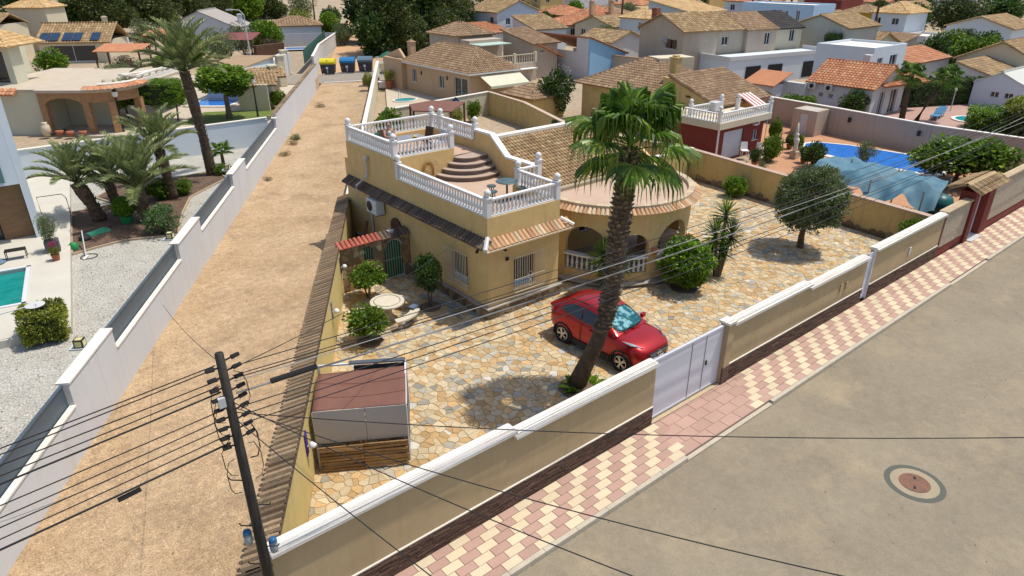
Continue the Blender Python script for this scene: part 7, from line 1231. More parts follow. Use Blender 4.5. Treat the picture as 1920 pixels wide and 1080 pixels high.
H('white_mono_roof_house', 'white house with a single tan tiled slope beyond the beige terrace house', 69.6, 75.8, 80.2, 85.5, 3.0, LBLUE, 'shed_f', 1.6, T_TAN, 0.25, [('F', 0.6, 1.4, 0.9, 1.9)], cw=0.36); H('white_balcony_house', 'white two storey house with roof balcony beyond the tan slope', 69.0, 77.5, 88.5, 96, 5.0, LBLUE, 'gable_y', 1.5, T_TAN, 0.3, [('L', 1.0, 2.0, 3.2, 4.2), ('F', 1.5, 2.4, 3.0, 4.0)], cw=0.38)
oh = H('orange_roofed_villa', 'villa with a wide orange roof and two tall brown chimneys', 82.5, 92, 80.5, 90, 2.9, SALM, 'hip', 2.6, T_ORG, 0.4, cw=0.38, chim=[(84.3, 83.4, 5.2, 1.0), (88.0, 82.6, 5.2, 1.0)]); H('pale_blue_villa', 'pale blue two storey villa with teal windows beside the orange roof', 77.8, 82.2, 66.2, 71.2, 4.9, LBLUE, 'hip', 1.0, T_YEL, 0.3, [('L', 0.8, 1.5, 3.2, 4.3), ('L', 3.2, 4.0, 0.8, 2.0)], cw=0.38, gm=TEALG)
H('white_court_house', 'low white house with tile trimmed roof behind the sky blue house', 66.0, 72.5, 61.5, 67.5, 2.9, WWALL, 'gable_y', 1.1, T_TAN, 0.3, cw=0.38); H('white_tower_house', 'white two storey house left of the roof balcony house', 62.8, 67.5, 96, 102, 5.6, WWALL, 'flat', 0.3, CAPW, 0.1, [('L', 1.0, 2.0, 3.5, 4.6), ('F', 1.2, 2.2, 3.5, 4.6)], cw=0.4); H('low_white_lane_house', 'low white house behind the dark trees with tan canopy strip', 62.5, 68.5, 84, 90, 2.6, WWALL, 'shed_f', 0.9, T_ORG, 0.25, [('F', 1.0, 2.0, 0.8, 1.8)], cw=0.38)
# ---- houses on the left side
lbh = thing('ochre_arcade_house', 'house with brick arched porch, curved terrace and straw tiled roof', 'house', (5.1, 62.5, 0), R(-38.5))
BRK = M('warm_brick', (0.38, 0.215, 0.105), (0.30, 0.165, 0.08), 3, 0.25, 9, 0.95, 0.4, 12, mapz=2.5); LCREAM = M('pale_olive_cream_render', (0.56, 0.54, 0.41), (0.51, 0.49, 0.37), 0.5, 0.05, 30, 0.9)
m = MB()
for i in range(24):
    u0, u1 = 3.7 * i / 24, 3.7 * (i + 1) / 24; um = (u0 + u1) / 2
    lo = 0 if um < 0.45 or um > 3.25 else 2.05 + 0.55 * math.sqrt(max(0, 1 - ((um - 1.85) / 1.4) ** 2)); m.box(u0, u1, 0, 0.4, lo, 3.0)
m.build('arched_facade', BRK, lbh); m = MB()
for k in range(10): a0, a1 = R(-90 + 9 * k), R(-90 + 9 * (k + 1)); m.prism([(3.7 + 2.6 * math.cos(a0), 2.6 + 2.6 * math.sin(a0)), (3.7 + 2.6 * math.cos(a1), 2.6 + 2.6 * math.sin(a1)), (3.7 + 2.3 * math.cos(a1), 2.6 + 2.3 * math.sin(a1)), (3.7 + 2.3 * math.cos(a0), 2.6 + 2.3 * math.sin(a0))], 2.3, 3.0)
m.build('curved_lintel', BRK, lbh)
for a in (-55, 0): MB().box(-.25, .25, -.25, .25, 0, 2.3).build('porch_pillar', BRK, lbh, loc=(3.7 + 2.45 * math.cos(R(a)), 2.6 + 2.45 * math.sin(R(a)), 0), rz=R(a))
MB().prism([(-0.1, -0.1), (3.7, -0.1)] + [(3.7 + 2.7 * math.cos(R(-90 + 9 * k)), 2.6 + 2.7 * math.sin(R(-90 + 9 * k))) for k in range(1, 11)] + [(6.4, 12), (-5.7, 12), (-5.7, 0.3), (-0.1, 0.3)], 3.0, 3.2).build('terrace_slab', PALEP, lbh)
st_ = MB()
for k in range(22): a = -88 + 8.2 * k; st_.add([tuple(Matrix.Translation((3.7, 2.6, 3.25)) @ Matrix.Rotation(R(a), 4, 'Z') @ V3(p)) for p in ((2.5, -0.18, 0.25), (2.5, 0.18, 0.25), (3.1, 0.2, 0), (3.1, 0, 0.09), (3.1, -0.2, 0))], [(0, 4, 3), (0, 3, 1), (1, 3, 2)]) if a < 95 else None
stuff(st_.build('curved_roof_skirt', T_ORG, lbh)); MB().tube([(3.7 + 2.45 * math.cos(R(a)), 2.6 + 2.45 * math.sin(R(a)), 3.55) for a in range(-70, 91, 10)] + [(6.0, 9, 3.55)], 0.10, 6).build('curved_parapet', CAPW, lbh)
MB().box(6.0, 6.25, 3, 12, 3.2, 3.5).box(6.0, 6.25, 3, 12, 3.75, 3.86).build('side_parapet', CAPW, lbh)
for k in range(6): MB().box(6.05, 6.2, 4 + k * 1.2, 4.15 + k * 1.2, 3.5, 3.75).build('parapet_post', CAPW, lbh)
MB().box(-13, -0.05, 0.35, 0.6, -0.2, 3.0).box(-0.3, -0.05, 0.6, 9, -0.2, 3.0).box(0, 3.7, 3.2, 3.4, -0.2, 3.0).build('ground_floor_wall', LCREAM, lbh); up_ = MB(); facade(up_, V3((-12.9, 2.9, 0)), V3((1, 0, 0)), 9.8, 3.2, 6.1, [(6.9, 9.3, 3.3, 5.6)], V3((0, 1, 0))); up_.box(-3.32, -3.1, 3.12, 4.3, 3.2, 6.1).box(-6, -5.8, 4.3, 9, 3.2, 6.1).box(-5.8, -3.32, 4.1, 4.3, 3.2, 6.1); up_.build('upper_wall', LCREAM, lbh)
MB().box(-6.0, -3.6, 3.08, 3.1, 3.3, 5.6).build('terrace_window', GLASS, lbh); MB().box(-4.83, -4.77, 3.0, 3.07, 3.3, 5.6).build('window_bar', DKM, lbh); MB().box(-6.1, -3.5, 2.95, 3.05, 5.6, 5.66).build('window_head', DKM, lbh)
d = MB(); t = MB(); roof_plane(d, t, [(-14, 2.2, 6.0), (-2.6, 2.2, 6.0), (-4.6, 4.6, 7.1), (-14, 4.6, 7.1)], 0.3, 0.4); roof_plane(d, t, [(-2.6, 2.2, 6.0), (-2.6, 7.0, 6.0), (-4.6, 4.6, 7.1)], 0.3, 0.4); r_ = d.build('roof', T_YEL, lbh); stuff(t.build('roof_tiles', T_YEL, r_)); d = MB(); t = MB(); roof_plane(d, t, [(-7, -0.2, 2.9), (-1.6, -0.2, 2.9), (-1.6, 0.4, 3.2), (-7, 0.4, 3.2)], 0.3, 0.4); r_ = d.build('canopy_roof', T_ORG, lbh); stuff(t.build('roof_tiles', T_ORG, r_))
for i, (u, v, lab) in enumerate(((0.5, -0.8, 'large pale urn beside the brick arched porch'), (1.4, -0.7, 'terracotta pot in front of the brick arch'), (2.3, -0.9, 'terracotta bowl planter in front of the brick arch'), (3.2, -0.8, 'pink terracotta pot by the right brick pillar'))):
    p = Matrix.Translation((5.1, 62.5, 0)) @ Matrix.Rotation(R(-38.5), 4, 'Z') @ V3((u, v, 0)); tag(MB().lathe([(0.2, 0), (0.33, 0.35), (0.3, 0.75), (0.18, 0.9), (0.22, 1.0)] if i == 0 else [(0.18, 0), (0.3, 0.35), (0.26, 0.36)], 12).build('garden_urn' if i == 0 else 'garden_pot', CREAM if i == 0 else POT, None, True, tuple(p)), lab, 'urn' if i == 0 else 'pot', group='pots at the arched porch', kind='thing')
soh = H('solar_roof_house', 'low house with solar panels on a tan tiled roof', 12.2, 20.6, 108.7, 116, 2.5, CREAM, 'gable_x', 2.0, T_TAN, 0.4, doors=[('F', 1.0, 6.6, 0.0, 2.0)], rz=R(-30), cw=0.36, chim=[(19.3, 111.5, 4.2, 0.9)])
Rr = Matrix.Translation((16.4, 112.35, 0)) @ Matrix.Rotation(R(-30), 4, 'Z') @ Matrix.Translation((-16.4, -112.35, 0))
for u in (12.4, 13.6, 15.2, 16.4, 18.6): MB().vprism([tuple(Rr @ V3(p)) for p in ((u, 108.4, 2.62), (u + 1.1, 108.4, 2.62), (u + 1.1, 110.0, 3.42), (u, 110.0, 3.42))], (0, 0, 0.06)).build('solar_panel', M('solar_blue', (0.02, 0.04, 0.075), (0.03, 0.055, 0.1), 2, 0.1, 20, 0.2), soh, world=True)
H('cream_tower_house', 'cream tower with orange tiled roof behind the solar roof house', 11.0, 16.5, 127, 132, 6.0, CREAM, 'hip', 1.2, T_YEL, 0.3, rz=R(-38), cw=0.4); H('far_left_ochre_house', 'ochre house with tan roof at the upper left corner', 4.5, 10, 120, 127, 4.2, CREAM, 'gable_x', 1.3, T_TAN, 0.3, rz=R(-38), cw=0.4)
H('garden_shed', 'pale garden shed with brown double doors', 20.6, 23.4, 121.6, 124.6, 2.0, WWALL, 'gable_y', 0.5, GREYM, 0.15, doors=[('F', 0.7, 1.9, 0, 1.7)], rz=R(-38), cat='shed', cw=0.5, gm=DWOOD, tiles=False)
for nm, lab, p, sx, sy, z, mat in (('red_canopy', 'red brown patio canopy in front of the garden shed', (17.9, 97.0), 5.6, 3.2, 2.15, T_ORG), ('tiled_carport', 'orange tiled carport below the pine trees', (27.0, 113.5), 5.2, 3.2, 2.3, T_ORG), ('red_pergola_roof', 'dark red sheet roof over a patio beside the street lamp', (32.6, 98.5), 4.6, 4.0, 2.5, M('dark_red_sheet', (0.22, 0.07, 0.065), (0.18, 0.06, 0.055), 1, 0.08, 10, 0.8))):
    T = thing(nm, lab, 'canopy', (*p, 0), R(-38)); MB().vprism([(-sx / 2, -sy / 2, z), (sx / 2, -sy / 2, z), (sx / 2, sy / 2, z + 0.6), (-sx / 2, sy / 2, z + 0.6)], (0, 0, 0.08)).build('canopy_roof', mat, T)
    for a in (-1, 1):
        for b in (-1, 1): MB().box(a * (sx / 2 - .2) - .08, a * (sx / 2 - .2) + .08, b * (sy / 2 - .2) - .08, b * (sy / 2 - .2) + .08, 0, z + (0.3 + 0.25 * b)).build('post', DWOOD, T)
H('white_hall', 'long white building with a big blank gable wall below the pines', 28.6, 39.5, 112, 119, 3.2, M('streaked_white_render', (0.54, 0.56, 0.58), (0.50, 0.52, 0.55), 0.4, 0.06, 20, 0.9, stain=0.3, ss=0.3, stc=(0.4, 0.38, 0.36)), 'gable_y', 2.2, M('grey_sheet_roof', (0.33, 0.30, 0.27), None, 1, 0.1, 10, 0.9), 0.1, rz=R(-38), cw=0.5, tiles=False, chim=[(38.0, 113.0, 3.6, 1.0)]); H('white_brown_house', 'white house with a flat hipped brown roof beside the dirt track', 43.0, 50.8, 110.6, 117, 2.9, LBLUE, 'hip', 1.1, T_BRN, 0.35, rz=R(-20), cw=0.42)
sgd = thing('white_panel_wall', 'long white panelled wall with a pale pool in front of the brown roofed house', 'wall', (46, 108, 0))
for k in range(6): a = V3((41.6, 109.5, 0)).lerp(V3((50.2, 106.4, 0)), k / 6); b = V3((41.6, 109.5, 0)).lerp(V3((50.2, 106.4, 0)), (k + 0.97) / 6); MB().bar(tuple(a + V3((0, 0, 0.9))), tuple(b + V3((0, 0, 0.9))), 0.15, 1.9).build('wall_panel', WWALL, sgd, world=True)
H('tan_roof_corner_house', 'house with tan roof partly hidden by trees at the top', 64, 70, 176, 183, 5.0, CREAM, 'gable_x', 1.4, T_TAN, 0.3, rz=R(-38), cw=0.5)
# porches behind the high white lane wall
ph = thing('lane_porch_house', 'white house with tiled porch roofs just behind the high white wall', 'house', (24, 66, 0)); 
MB().prism([(22.0, 66.5), (27.5, 73.5), (24.5, 76), (19, 69)], -0.2, 2.9).build('wall', LBLUE, ph, world=True); MB().prism([(21.8, 66.3), (27.8, 73.5), (24.5, 76.3), (18.7, 69)], 2.9, 3.02).build('flat_roof', T_BRN, ph, world=True); MB().prism([(21.7, 60.5), (23.3, 63.2), (21.0, 64.7), (19.6, 62)], 0, 2.2).build('shelter_wall', CREAM, ph, world=True)
for pts in ([(21.0, 65.6, 2.2), (24.9, 64.0, 2.2), (25.6, 66.2, 2.8), (21.6, 67.6, 2.8)], [(19.4, 61.5, 2.1), (22.6, 60.5, 2.1), (24.0, 63.6, 2.75), (20.8, 64.6, 2.75)]): d = MB(); t = MB(); roof_plane(d, t, pts, 0.3, 0.4); r_ = d.build('porch_roof', T_TAN, ph, world=True); stuff(t.build('roof_tiles', T_TAN, r_, world=True))
for x, y, h in ((22.2, 62.8, 2.0), (24.6, 66.4, 2.9), (27.8, 72.6, 3.0), (31.4, 80.5, 2.6)): MB().box(x - .35, x + .35, y - .35, y + .35, 0, h).box(x - .42, x + .42, y - .42, y + .42, h, h + .12).build('pillar', CREAM, ph, world=True)
MB().prism([(28, 75), (32.6, 81.6), (31.8, 82.2), (27.2, 75.6)], -0.1, 2.3).build('street_front', WWALL, ph, world=True); MB().prism([(32.2, 91.5), (36.6, 93.2), (36.4, 93.7), (32, 92)], -0.1, 2.2).build('brown_gate', DWOOD, ph, world=True)
for nm, lab, pts, w in (('left_pool', 'bright blue pool behind the clipped ficus tree', [(16.4, 67.0), (19.5, 64.6), (22.6, 68.3), (19.4, 70.5)], WATB), ('track_pool', 'pale blue pool below the white panelled wall', [(40.6, 104.5), (45.5, 102.4), (47.0, 105.0), (42.2, 107.2)], WATB)): T = thing(nm, lab, 'pool', (*pts[0], 0)); MB().prism(pts, -0.1, 0.03).build('water', w, T, world=True); [MB().bar((*pts[i], 0.03), (*pts[(i + 1) % 4], 0.03), 0.4, 0.08).build('coping', CAPW, T, world=True) for i in range(4)]
struct('lawn', MB().prism([(13.5, 59.5), (20.0, 56.5), (23.0, 60.5), (17.0, 63.5)], -0.2, 0.0), M('lawn_grass', (0.10, 0.15, 0.03), (0.15, 0.18, 0.04), 2, 0.3, 20, 1)); struct('left_patio', MB().prism([(7, 60), (13.5, 55), (17, 49), (25.5, 63), (33, 76), (20, 90), (5, 75)], -0.25, -0.03), PALEP)
nw = wallrun('white_track_wall', 'white wall with green netting beside the dirt track', [(34.2, 79.0), (40.5, 91.0), (52.0, 108.5)], 1.9, WWALL); MB().bar((34.0, 81.0, 1.7), (47.2, 103.4, 1.7), 0.06, 1.6).build('green_netting', M('green_net', (0.03, 0.10, 0.075), None, 2, 0.15, 20, 0.9), nw, loc=(0, 0, 0), world=True)
# ---- street lamps and posts
def lamp_post(x, y, h, lab, kind=0):
    T = thing('street_lamp', lab, 'street lamp', (x, y, 0)); MB().tube([(0, 0, 0), (0, 0, h)], [0.09, 0.05], 8).build('post', LGREY if kind == 0 else DKM, T)
    if kind == 0: MB().tube([(0, 0, h), (-0.3, 0.25, h + 0.45), (-0.9, 0.7, h + 0.5)], 0.04, 6).build('arm', LGREY, T); MB().obox((-1.1, 0.85, h + 0.48), (0.6, 0.25, 0.14), R(142)).build('lamp_head', LGREY, T)
    else: MB().lathe([(0.1, h), (0.2, h + 0.1), (0.22, h + 0.4), (0.08, h + 0.55)], 8).build('lantern', WHT, T); MB().lathe([(0.24, h + 0.4), (0.05, h + 0.62)], 8).build('lantern_cap', DKM, T)
lamp_post(25.5, 74.5, 7.0, 'grey street lamp with curved arm behind the high white wall'); lamp_post(9.8, 59.6, 2.6, 'black lantern post by the ficus hedge', 1); lamp_post(19.9, 58.6, 2.7, 'black lantern post beside the clipped ficus tree', 1); lamp_post(11.5, 69.5, 2.4, 'black lantern post before the grey olive tree', 1)
for x, y, h, lab in ((66.5, 150, 9, 'dark wooden telegraph pole among the track trees'), (79.6, 72.6, 7.4, 'dark wooden telegraph pole in front of the orange roof'), (71.5, 58.5, 5.0, 'short dark post with transformer by the pale blue villa'), (104.0, 47.0, 8.5, 'slanting dark pole left of the pale villa')): tag(MB().tube([(0, 0, 0), (0.15, 0, h)], [0.2, 0.13], 8).build('telegraph_pole', DWOOD, None, False, (x, y, 0)), lab, 'pole', kind='thing')
# ---- trees, left and middle
tree('ficus_tree', 'clipped ficus tree with dark underside on the lawn', 17.75, 59.3, 1.9, [(0, 0, 3.25, 2.45, 2.35, 1.2, CR_HDG), (0.5, -0.4, 2.7, 1.8, 1.8, 0.9, CR_DRK)], 0.22)  # lower lump in darker leaves, shade under the crown put into the colour
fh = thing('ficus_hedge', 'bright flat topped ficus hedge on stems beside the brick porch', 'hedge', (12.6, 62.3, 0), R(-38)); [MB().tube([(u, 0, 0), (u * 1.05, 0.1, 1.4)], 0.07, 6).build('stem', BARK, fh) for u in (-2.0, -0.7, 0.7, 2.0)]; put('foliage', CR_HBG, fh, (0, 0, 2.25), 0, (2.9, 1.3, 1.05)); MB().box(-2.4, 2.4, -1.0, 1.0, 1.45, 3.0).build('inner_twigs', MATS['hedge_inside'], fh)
tree('grey_olive', 'grey green olive tree behind the ficus hedge', 12.6, 72.5, 1.4, [(0, 0, 2.5, 2.1, 2.0, 1.3, CR_OLW)], 0.14)
for i, (x, y, h, r, me, lab) in enumerate(((22.5, 137, 6, 5.2, CR_PIN[0], 'dark pine above the solar roof house'), (30.0, 141, 6, 5.6, CR_PIN[1], 'tallest dark pine of the left grove'), (37.5, 146, 6, 5.2, CR_PIN[0], 'dark pine behind the long white building'), (26.0, 152, 7, 5.5, CR_PIN[1], 'rear pine of the left grove'), (46, 158, 6, 5.0, CR_PIN[0], 'pine above the white gable ridge'), (55, 168, 5, 5.5, CR_HDG, 'bright broad tree right of the left pines'), (63.5, 172, 4, 5.0, CR_PIN[1], 'round dark tree above the brown roofed house'))): tree('pine_tree', lab, x, y, h, [(0, 0, h, r, r, r * 0.85, me), (r * 0.6, -r * 0.3, h - 2.2, r * 0.65, r * 0.65, r * 0.5, me), (-r * 0.6, r * 0.2, h - 1.8, r * 0.65, r * 0.6, r * 0.5, CR_DRK)], 0.3, group='trees of the upper left')
for i, (x, y, h, r, me, lab) in enumerate(((50.5, 90.5, 5.5, 4.6, CR_PIN[0], 'huge dark tree nearest the waste containers'), (56.5, 92.5, 6.5, 5.2, CR_DRK, 'huge dark tree above the salmon roof'), (63.0, 98.0, 7.0, 5.6, CR_PIN[1], 'tallest dark tree of the central grove'), (70.0, 103.0, 6.0, 5.0, CR_OLW, 'greyish tree at the right of the central grove'), (58.0, 106.0, 7.5, 5.4, CR_PIN[0], 'rear dark tree of the central grove'), (66.0, 112, 7.0, 5.6, CR_DRK, 'rear broad tree of the central grove'))): tree('grove_tree', lab, x, y, h, [(0, 0, h + 1, r, r, r * 1.05, me), (r * 0.5, -r * 0.5, h * 0.5, r * 0.8, r * 0.8, r * 0.7, CR_PIN[i % 2]), (-r * 0.5, -r * 0.2, h * 0.55, r * 0.75, r * 0.75, r * 0.75, CR_DRK)], 0.4, group='dark trees of the central grove')
for (x, y, rx, ry, rz_, zc, me, lab) in ((56.0, 120.5, 1.8, 4.0, 2.2, 2.0, CR_HDG, 'bright hedge along the dirt track'), (59.8, 127.5, 1.8, 3.6, 2.6, 2.3, CR_DRK, 'dark hedge further along the dirt track'), (57.0, 134, 3.2, 3.2, 3.4, 4.2, CR_OLW, 'grey green tree behind the track hedge'), (53.0, 126, 2.6, 2.6, 2.4, 2.4, CR_YEL, 'yellow flowered shrub behind the track hedge'), (50.8, 104.5, 1.8, 1.8, 1.8, 1.7, CR_OLW, 'pale bush between the dirt track and the dark grove'), (53.5, 110.5, 1.7, 2.0, 1.5, 1.4, CR_HDG, 'yellowish bush beside the bend of the dirt track'), (34.0, 101.5, 2.4, 2.2, 2.3, 2.2, CR_OLW, 'grey green bush beside the red sheet roof'), (38.0, 103.5, 2.6, 2.2, 2.4, 2.2, CR_HDG, 'bright bush left of the white panelled wall'), (36.8, 98.3, 1.9, 1.6, 1.4, 1.3, CR_BGV, 'purple bougainvillea above the lane porch house'),
    (17.0, 91.0, 2.2, 1.6, 1.2, 1.2, CR_BGV, 'reddish flowering bush before the red brown canopy'), (21.5, 91.5, 2.0, 1.6, 1.0, 1.0, CR_HDG, 'bright shrub right of the red brown canopy'), (25.5, 118, 2.6, 2.4, 2.4, 2.2, CR_OLW, 'pale tree beside the garden shed'), (25.0, 96.5, 2.6, 2.2, 2.0, 2.0, CR_HDG, 'leafy shrub behind the arching date palm'), (28.0, 92.0, 2.6, 2.2, 2.3, 2.4, CR_OLW, 'blue green shrub behind the tallest date palm'), (9.4, 88.0, 1.8, 1.8, 1.5, 2.4, CR_CIT[1], 'broad leafed plant at the end of the curved terrace'), (22.8, 61.3, 1.0, 0.9, 0.8, 0.8, CR_CIT[0], 'green shrub at the foot of the porch shelter'), (12.0, 57.5, 0.9, 0.8, 0.6, 0.5, CR_CIT[1], 'small shrub beside the black lantern post')): shrub('garden_bush', lab, x, y, rx, ry, rz_, zc, me, 0.07, 'bush', rz=R(-38))
# ---- trees, right
for (x, y, rx, ry, rz_, zc, me, lab) in ((78.0, 46.2, 2.2, 1.6, 1.3, 1.3, CR_DRK, 'dark hedge in front of the black roofed end house'), (83.7, 42.4, 0.5, 0.9, 2.0, 2.0, CR_DBX, 'dark ivy column on the corner of the grey gable'), (84.6, 39.2, 1.9, 1.7, 1.4, 1.3, CR_HDG, 'feathery green bush at the foot of the grey gable'), (98.0, 36.0, 2.6, 2.2, 2.0, 2.0, CR_DRK, 'dark tree before the pale villa'), (102.5, 35.6, 2.6, 2.4, 2.1, 2.1, CR_CIT[1], 'green tree right of the dark villa tree'), (107.0, 36.0, 2.4, 2.2, 2.0, 2.0, CR_PIN[0], 'cypress like tree left of the gabled bungalow'), (95.0, 30.6, 3.0, 2.4, 2.2, 2.2, CR_CIT[0], 'leafy tree in front of the gabled bungalow'), (99.5, 31.0, 2.6, 2.4, 2.2, 2.4, CR_DRK, 'round dark tree above the broad tan roof'), (101.0, 54.0, 2.4, 2.2, 2.2, 2.6, CR_PIN[1], 'dark tree in front of the long blue block'), (75.8, 73.5, 3.0, 2.4, 1.5, 1.6, CR_HDG, 'bright hedge before the pale blue villa'), (66.8, 78.0, 1.6, 1.6, 1.4, 1.6, CR_DRK, 'dark bush below the low white house'), (128.0, 52.0, 4.0, 3.6, 3.0, 3.2, CR_DRK, 'broad tree behind the pale villa'), (141.0, 50.0, 6.0, 5.0, 3.6, 3.6, CR_PIN[0], 'wide dark tree at the top right'), (150.0, 46.0, 6.0, 5.0, 3.6, 3.6, CR_DRK, 'dark wood edge at the top right corner'), (137.0, 41.0, 3.0, 3.0, 1.8, 1.8, CR_DRK, 'dark bush behind the gabled bungalow')): shrub('town_tree', lab, x, y, rx, ry, rz_, zc, me, 0.12, 'tree', rz=R(10))
for x, y, h, lab, sd in ((72.3, 94.0, 3.6, 'short fan palm beside the white balcony house', 21), (118, 76, 8, 'leftmost tall palm above the beige terrace roofs', 22), (122, 75, 8.5, 'middle tall palm above the beige terrace roofs', 23), (126, 73, 8, 'dark trunked palm above the beige terrace roofs', 24)): WASH(x, y, h, (0.2, 0), lab, sd, 1.3)
# ---- farthest rows of houses
rf = random.Random(17); ci = 0
FW = [('white', WWALL), ('cream', CREAM), ('tan', BEIGE), ('bluish', LBLUE), ('pinkish', PINKW), ('ochre', YELW)]; FR_ = [('terracotta hipped', 'hip', T_ORG), ('tan gabled', 'gable_x', T_TAN), ('brown hipped', 'hip', T_BRN), ('straw shed', 'shed_f', T_YEL), ('flat', 'flat', CAPW)]
spots = []
for j, dist in enumerate((112, 138, 168, 205)):
    for k in range(9 if j else 5):
        azd = ((2.0 + 3.9 * k) if j else (4 + 3.2 * k)) + rf.uniform(-0.8, 0.8) + (1.7 if j % 2 else 0); spots.append((dist * rf.uniform(0.96, 1.05), azd, j))
for d_, az_, j in spots:
    if j == 0 and az_ > 20: continue
    if j == 1 and az_ > 27: continue
    an = R(50.9 - az_); x, y = d_ * math.cos(an), d_ * math.sin(an); (wn_, wm), (rn, rt_, rm) = FW[ci % 6], FR_[(ci // 6 + ci) % 5]; w_, dp2, hh = rf.uniform(7, 10), rf.uniform(6, 9), rf.choice((2.9, 3.1, 5.4))
    H('distant_house', '%s distant house with %s roof in %s far row' % (wn_, rn, ('the first', 'the second', 'the third', 'the hindmost')[j]) + ('' if ci < 30 else ', towards the right edge'), x, x + w_, y, y + dp2, hh, wm, rt_, rf.uniform(0.9, 1.5) if rt_ != 'flat' else 0.3, rm, 0.3, [('L', 1.2, 2.2, hh - 1.7, hh - 0.7), ('L', dp2 - 2.4, dp2 - 1.4, hh - 1.7, hh - 0.7), ('F', 1.5, 2.6, hh - 1.7, hh - 0.7)], group='distant houses', cw=0.55, rl=0.6); ci += 1
    if rf.random() < 0.8: shrub('distant_tree', ('dark', 'bright', 'greyish')[ci % 3] + ' tree by the %s distant house with %s roof, %s far row' % (wn_, rn, ('first', 'second', 'third', 'hindmost')[j]) + ('' if ci < 31 else ' right'), x - 2.5, y + rf.uniform(-3, 3), 2.2, 2.2, 2.0, 2.0, (CR_DRK, CR_HDG, CR_OLW)[ci % 3], 0.1, 'tree', 'distant trees', rz=0)
H('oxblood_far_house', 'dark oxblood far house with small white windows', 143, 152, 72, 80, 5.2, RED, 'flat', 0.3, CAPW, 0.2, [('L', 1, 2, 3.4, 4.4), ('L', 4, 5, 3.4, 4.4)], cw=0.5, gm=WHT); H('mustard_far_house', 'mustard yellow far house behind the tan courtyard', 136, 142, 62, 68, 3.6, M('mustard_render', (0.45, 0.28, 0.04), None, 0.5, 0.06, 20, 0.9), 'hip', 1.2, T_TAN, 0.3, cw=0.5)
fb = M('far_woodland', (0.05, 0.075, 0.025), (0.08, 0.10, 0.035), 0.3, 0.2, 2, 1); rf = random.Random(4)
m = MB(); src = CR_DRK
me_w = [(v.co.copy()) for v in CR_DRK.vertices]; fs_w = [tuple(p.vertices) for p in CR_DRK.polygons]
for i in range(34):
    an = R(50.9 - rf.uniform(-38, 38)); d_ = rf.uniform(225, 300); s_ = rf.uniform(5, 9); c = V3((d_ * math.cos(an), d_ * math.sin(an), s_ * 0.5)); o = len(m.v)
    for k in range(0, len(fs_w), 3): f = fs_w[k]; b_ = len(m.v); m.v += [tuple(c + V3((me_w[q].x * s_, me_w[q].y * s_, me_w[q].z * s_ * 0.8)) ) for q in f]; m.f.append(tuple(range(b_, b_ + len(f))))
tag(m.build('woodland', LF_DRK), 'far woodland closing the view behind the town', 'woodland', kind='stuff')
# ================================================================ utility pole and cables
PX, PY = 2.0, 9.02
up = thing('utility_pole', 'black weathered wooden utility pole with many cable clamps at the lane corner', 'utility pole', (PX, PY, 0))
MB().tube([(PX, PY, -0.1), (PX, PY, 3.0), (PX - 0.02, PY, 6.72)], [0.11, 0.085, 0.062], 10).build('pole_shaft', M('creosoted_wood', (0.016, 0.014, 0.012), (0.035, 0.03, 0.024), 4, 0.3, 15, 0.7, 0.5, 20, mapz=0.3), up, True, world=True)
for i, z in enumerate((2.6, 3.0, 3.45, 3.9, 4.4)): s = 1 if i % 2 else -1; MB().tube([(PX, PY, z), (PX + 0.26 * s * 0.78, PY - 0.26 * s * 0.63, z + 0.01), (PX + 0.29 * s * 0.78, PY - 0.29 * s * 0.63, z + 0.06)], 0.011, 5).build('climbing_rung', DKM, up, world=True)
for z, o in ((3.25, (-0.17, 0.05)), (2.95, (0.17, -0.05))): b = MB().lathe([(0.055, -0.12), (0.07, -0.05), (0.07, 0.10), (0.05, 0.13)], 10).build('insulator', M('grey_insulator', (0.30, 0.34, 0.35), None, 2, 0.05, 20, 0.4), up, True, (PX + o[0], PY + o[1], z), world=True); MB().lathe([(0.072, 0.08), (0.06, 0.16), (0.02, 0.17)], 10).build('blue_cap', M('blue_plastic', (0.02, 0.10, 0.22), None, 1, 0, 10, 0.4), b, True, (PX + o[0], PY + o[1], z), world=True)
for i in range(18):
    z = 6.58 - 0.085 * i; s = -1 if i % 2 else 1; a = V3((PX, PY, z)); d_ = V3((s * 0.22, s * 0.03, 0.02)); MB().tube([a, a + d_ * 0.6], 0.014, 5).tube([a + d_ * 0.6, a + d_ * 1.15], [0.035, 0.03], 6).build('cable_clamp', BLACK, up, world=True)
rs = random.Random(12)
for i in range(9):
    z = rs.uniform(4.6, 6.4); s = rs.choice((-1, 1)); p = [(PX + s * 0.12, PY, z)]
    for k in range(1, 6): p.append((PX + s * (0.12 + 0.16 * math.sin(k * 0.63)), PY + rs.uniform(-.06, .06), z - 0.14 * k + 0.1 * math.sin(k * 1.3)))
    MB().tube(p, 0.007, 4).build('cable_loop', BLACK, up, world=True)
MB().obox((PX - 0.13, PY - 0.03, 5.95), (0.10, 0.08, 0.16)).build('junction_box', LGREY, up, world=True)
CAB = M('cable_black', (0.02, 0.02, 0.022), None, 1, 0, 10, 0.6); CABG = M('cable_grey', (0.28, 0.28, 0.28), None, 1, 0, 10, 0.6)
def cable(a, b, sag, r, lab, mat=None, group=None, n=26):
    a, b = V3(a), V3(b); tag(MB().tube([a.lerp(b, i / n) + V3((0, 0, -sag * 4 * (i / n) * (1 - i / n))) for i in range(n + 1)], r, 5).build('cable', mat or CAB, None), lab, 'cable', group, 'thing')
GL, GR = 'cables running left from the pole', 'cables running right from the pole'
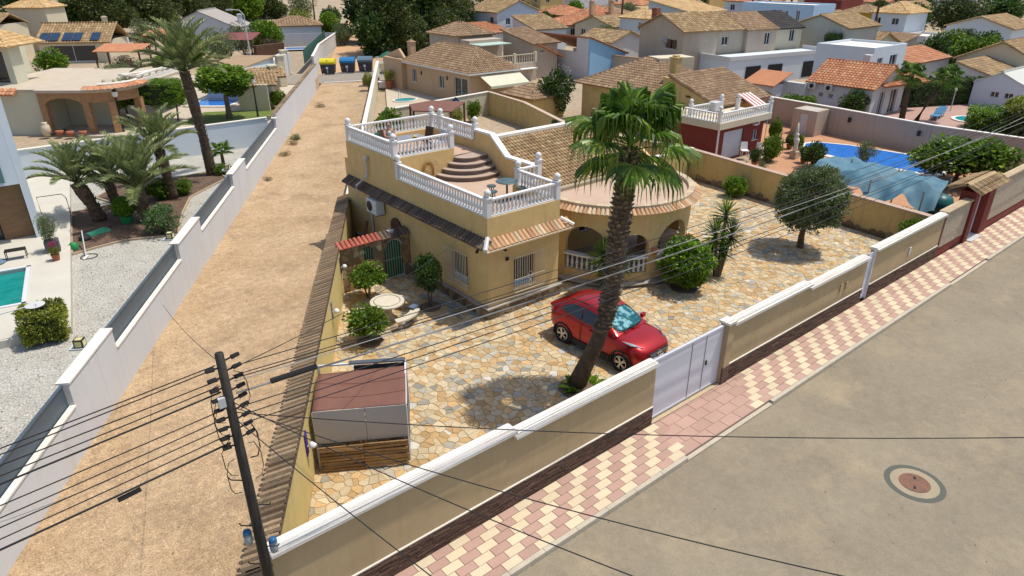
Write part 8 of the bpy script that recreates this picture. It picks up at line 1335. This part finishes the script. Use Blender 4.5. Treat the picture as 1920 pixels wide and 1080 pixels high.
for i, (z, e, yy, zz) in enumerate(((6.55, -24, 9.6, 6.4), (6.5, -24, 9.3, 6.2), (6.3, -24, 9.9, 6.2), (6.2, -24, 9.4, 6.0), (6.1, -24, 9.2, 5.9), (5.8, -24, 9.3, 5.6), (5.65, -24, 9.0, 5.45), (5.5, -24, 9.2, 5.3), (5.35, -24, 9.0, 5.15))): cable((PX - 0.1, PY, z), (e, yy, zz), 0.5, 0.009 if i != 4 else 0.014, ('topmost', 'second', 'third', 'fourth', 'fifth', 'sixth', 'seventh', 'eighth', 'ninth')[i] + (' of' if i == 0 else ' from the top of') + ' the black cables running left from the utility pole', None, GL)
cable((PX - 0.12, PY, 5.2), (-20, 9.1, 5.0), 0.45, 0.016, 'thick black cable with splice, lowest of those left of the pole'); MB().tube([(0.60, 9.03, 5.02), (0.30, 9.04, 4.98)], 0.035, 6).build('splice_sleeve', BLACK, bpy.data.objects['cable.009'], world=True)
for i, (z, yy, zz, r) in enumerate(((6.45, 9.4, 6.9, 0.008), (6.3, 9.0, 6.75, 0.008), (6.25, 9.2, 6.4, 0.009), (5.75, 8.8, 6.0, 0.009), (5.6, 9.1, 5.7, 0.009), (5.45, 8.9, 5.5, 0.009))): cable((PX + 0.1, PY, z), (48, yy, zz), 0.75, r, ('topmost', 'second', 'third', 'fourth', 'fifth', 'sixth')[i] + (' of' if i == 0 else ' from the top of') + ' the thin black cables running right from the utility pole', None, GR)
cable((PX + 0.1, PY, 6.0), (48, 8.9, 6.6), 0.85, 0.017, 'thick black and grey cable running right from the utility pole', M('cable_worn', (0.03, 0.03, 0.032), (0.26, 0.26, 0.26), 0.7, 0, 10, 0.6)); cable((PX + 0.1, PY, 6.2), (48, 7.6, 6.9), 0.6, 0.008, 'thin pale cable above the other street cables', CABG)
SLV = bpy.data.objects['cable.016']
MB().tube([(2.62, 9.02, 5.99), (3.35, 9.02, 5.965)], 0.045, 7).build('splice_sleeve', BLACK, SLV, world=True)
for i, (e, lab) in enumerate((((6.1, -2.0, 6.6), 'thin black cable crossing low over the pavement corner'), ((7.6, -1.6, 6.5), 'thin black cable crossing the street wall towards the road'), ((13.5, -2.2, 6.6), 'thin black cable crossing the gate end of the wall and the road'), ((4.0, -3.0, 6.4), 'thin black cable nearest the bottom edge over the wall end'))): cable((PX, PY, 5.9 - 0.1 * i), e, 0.35, 0.0075, lab)
cable((PX, PY, 6.4), (13.0, 18.2, 3.3), 0.25, 0.007, 'thin cable dropping from the pole to the yellow house eave'); cable((PX - 0.05, PY, 6.6), (3.6, 22.6, 1.6), 0.15, 0.006, 'thin cable stretching from the pole to the white lane wall'); cable((0.3, 9.4, 5.1), (-2.4, 16.5, 0.2), 0.05, 0.006, 'pale thin stay wire crossing the lane', CABG)
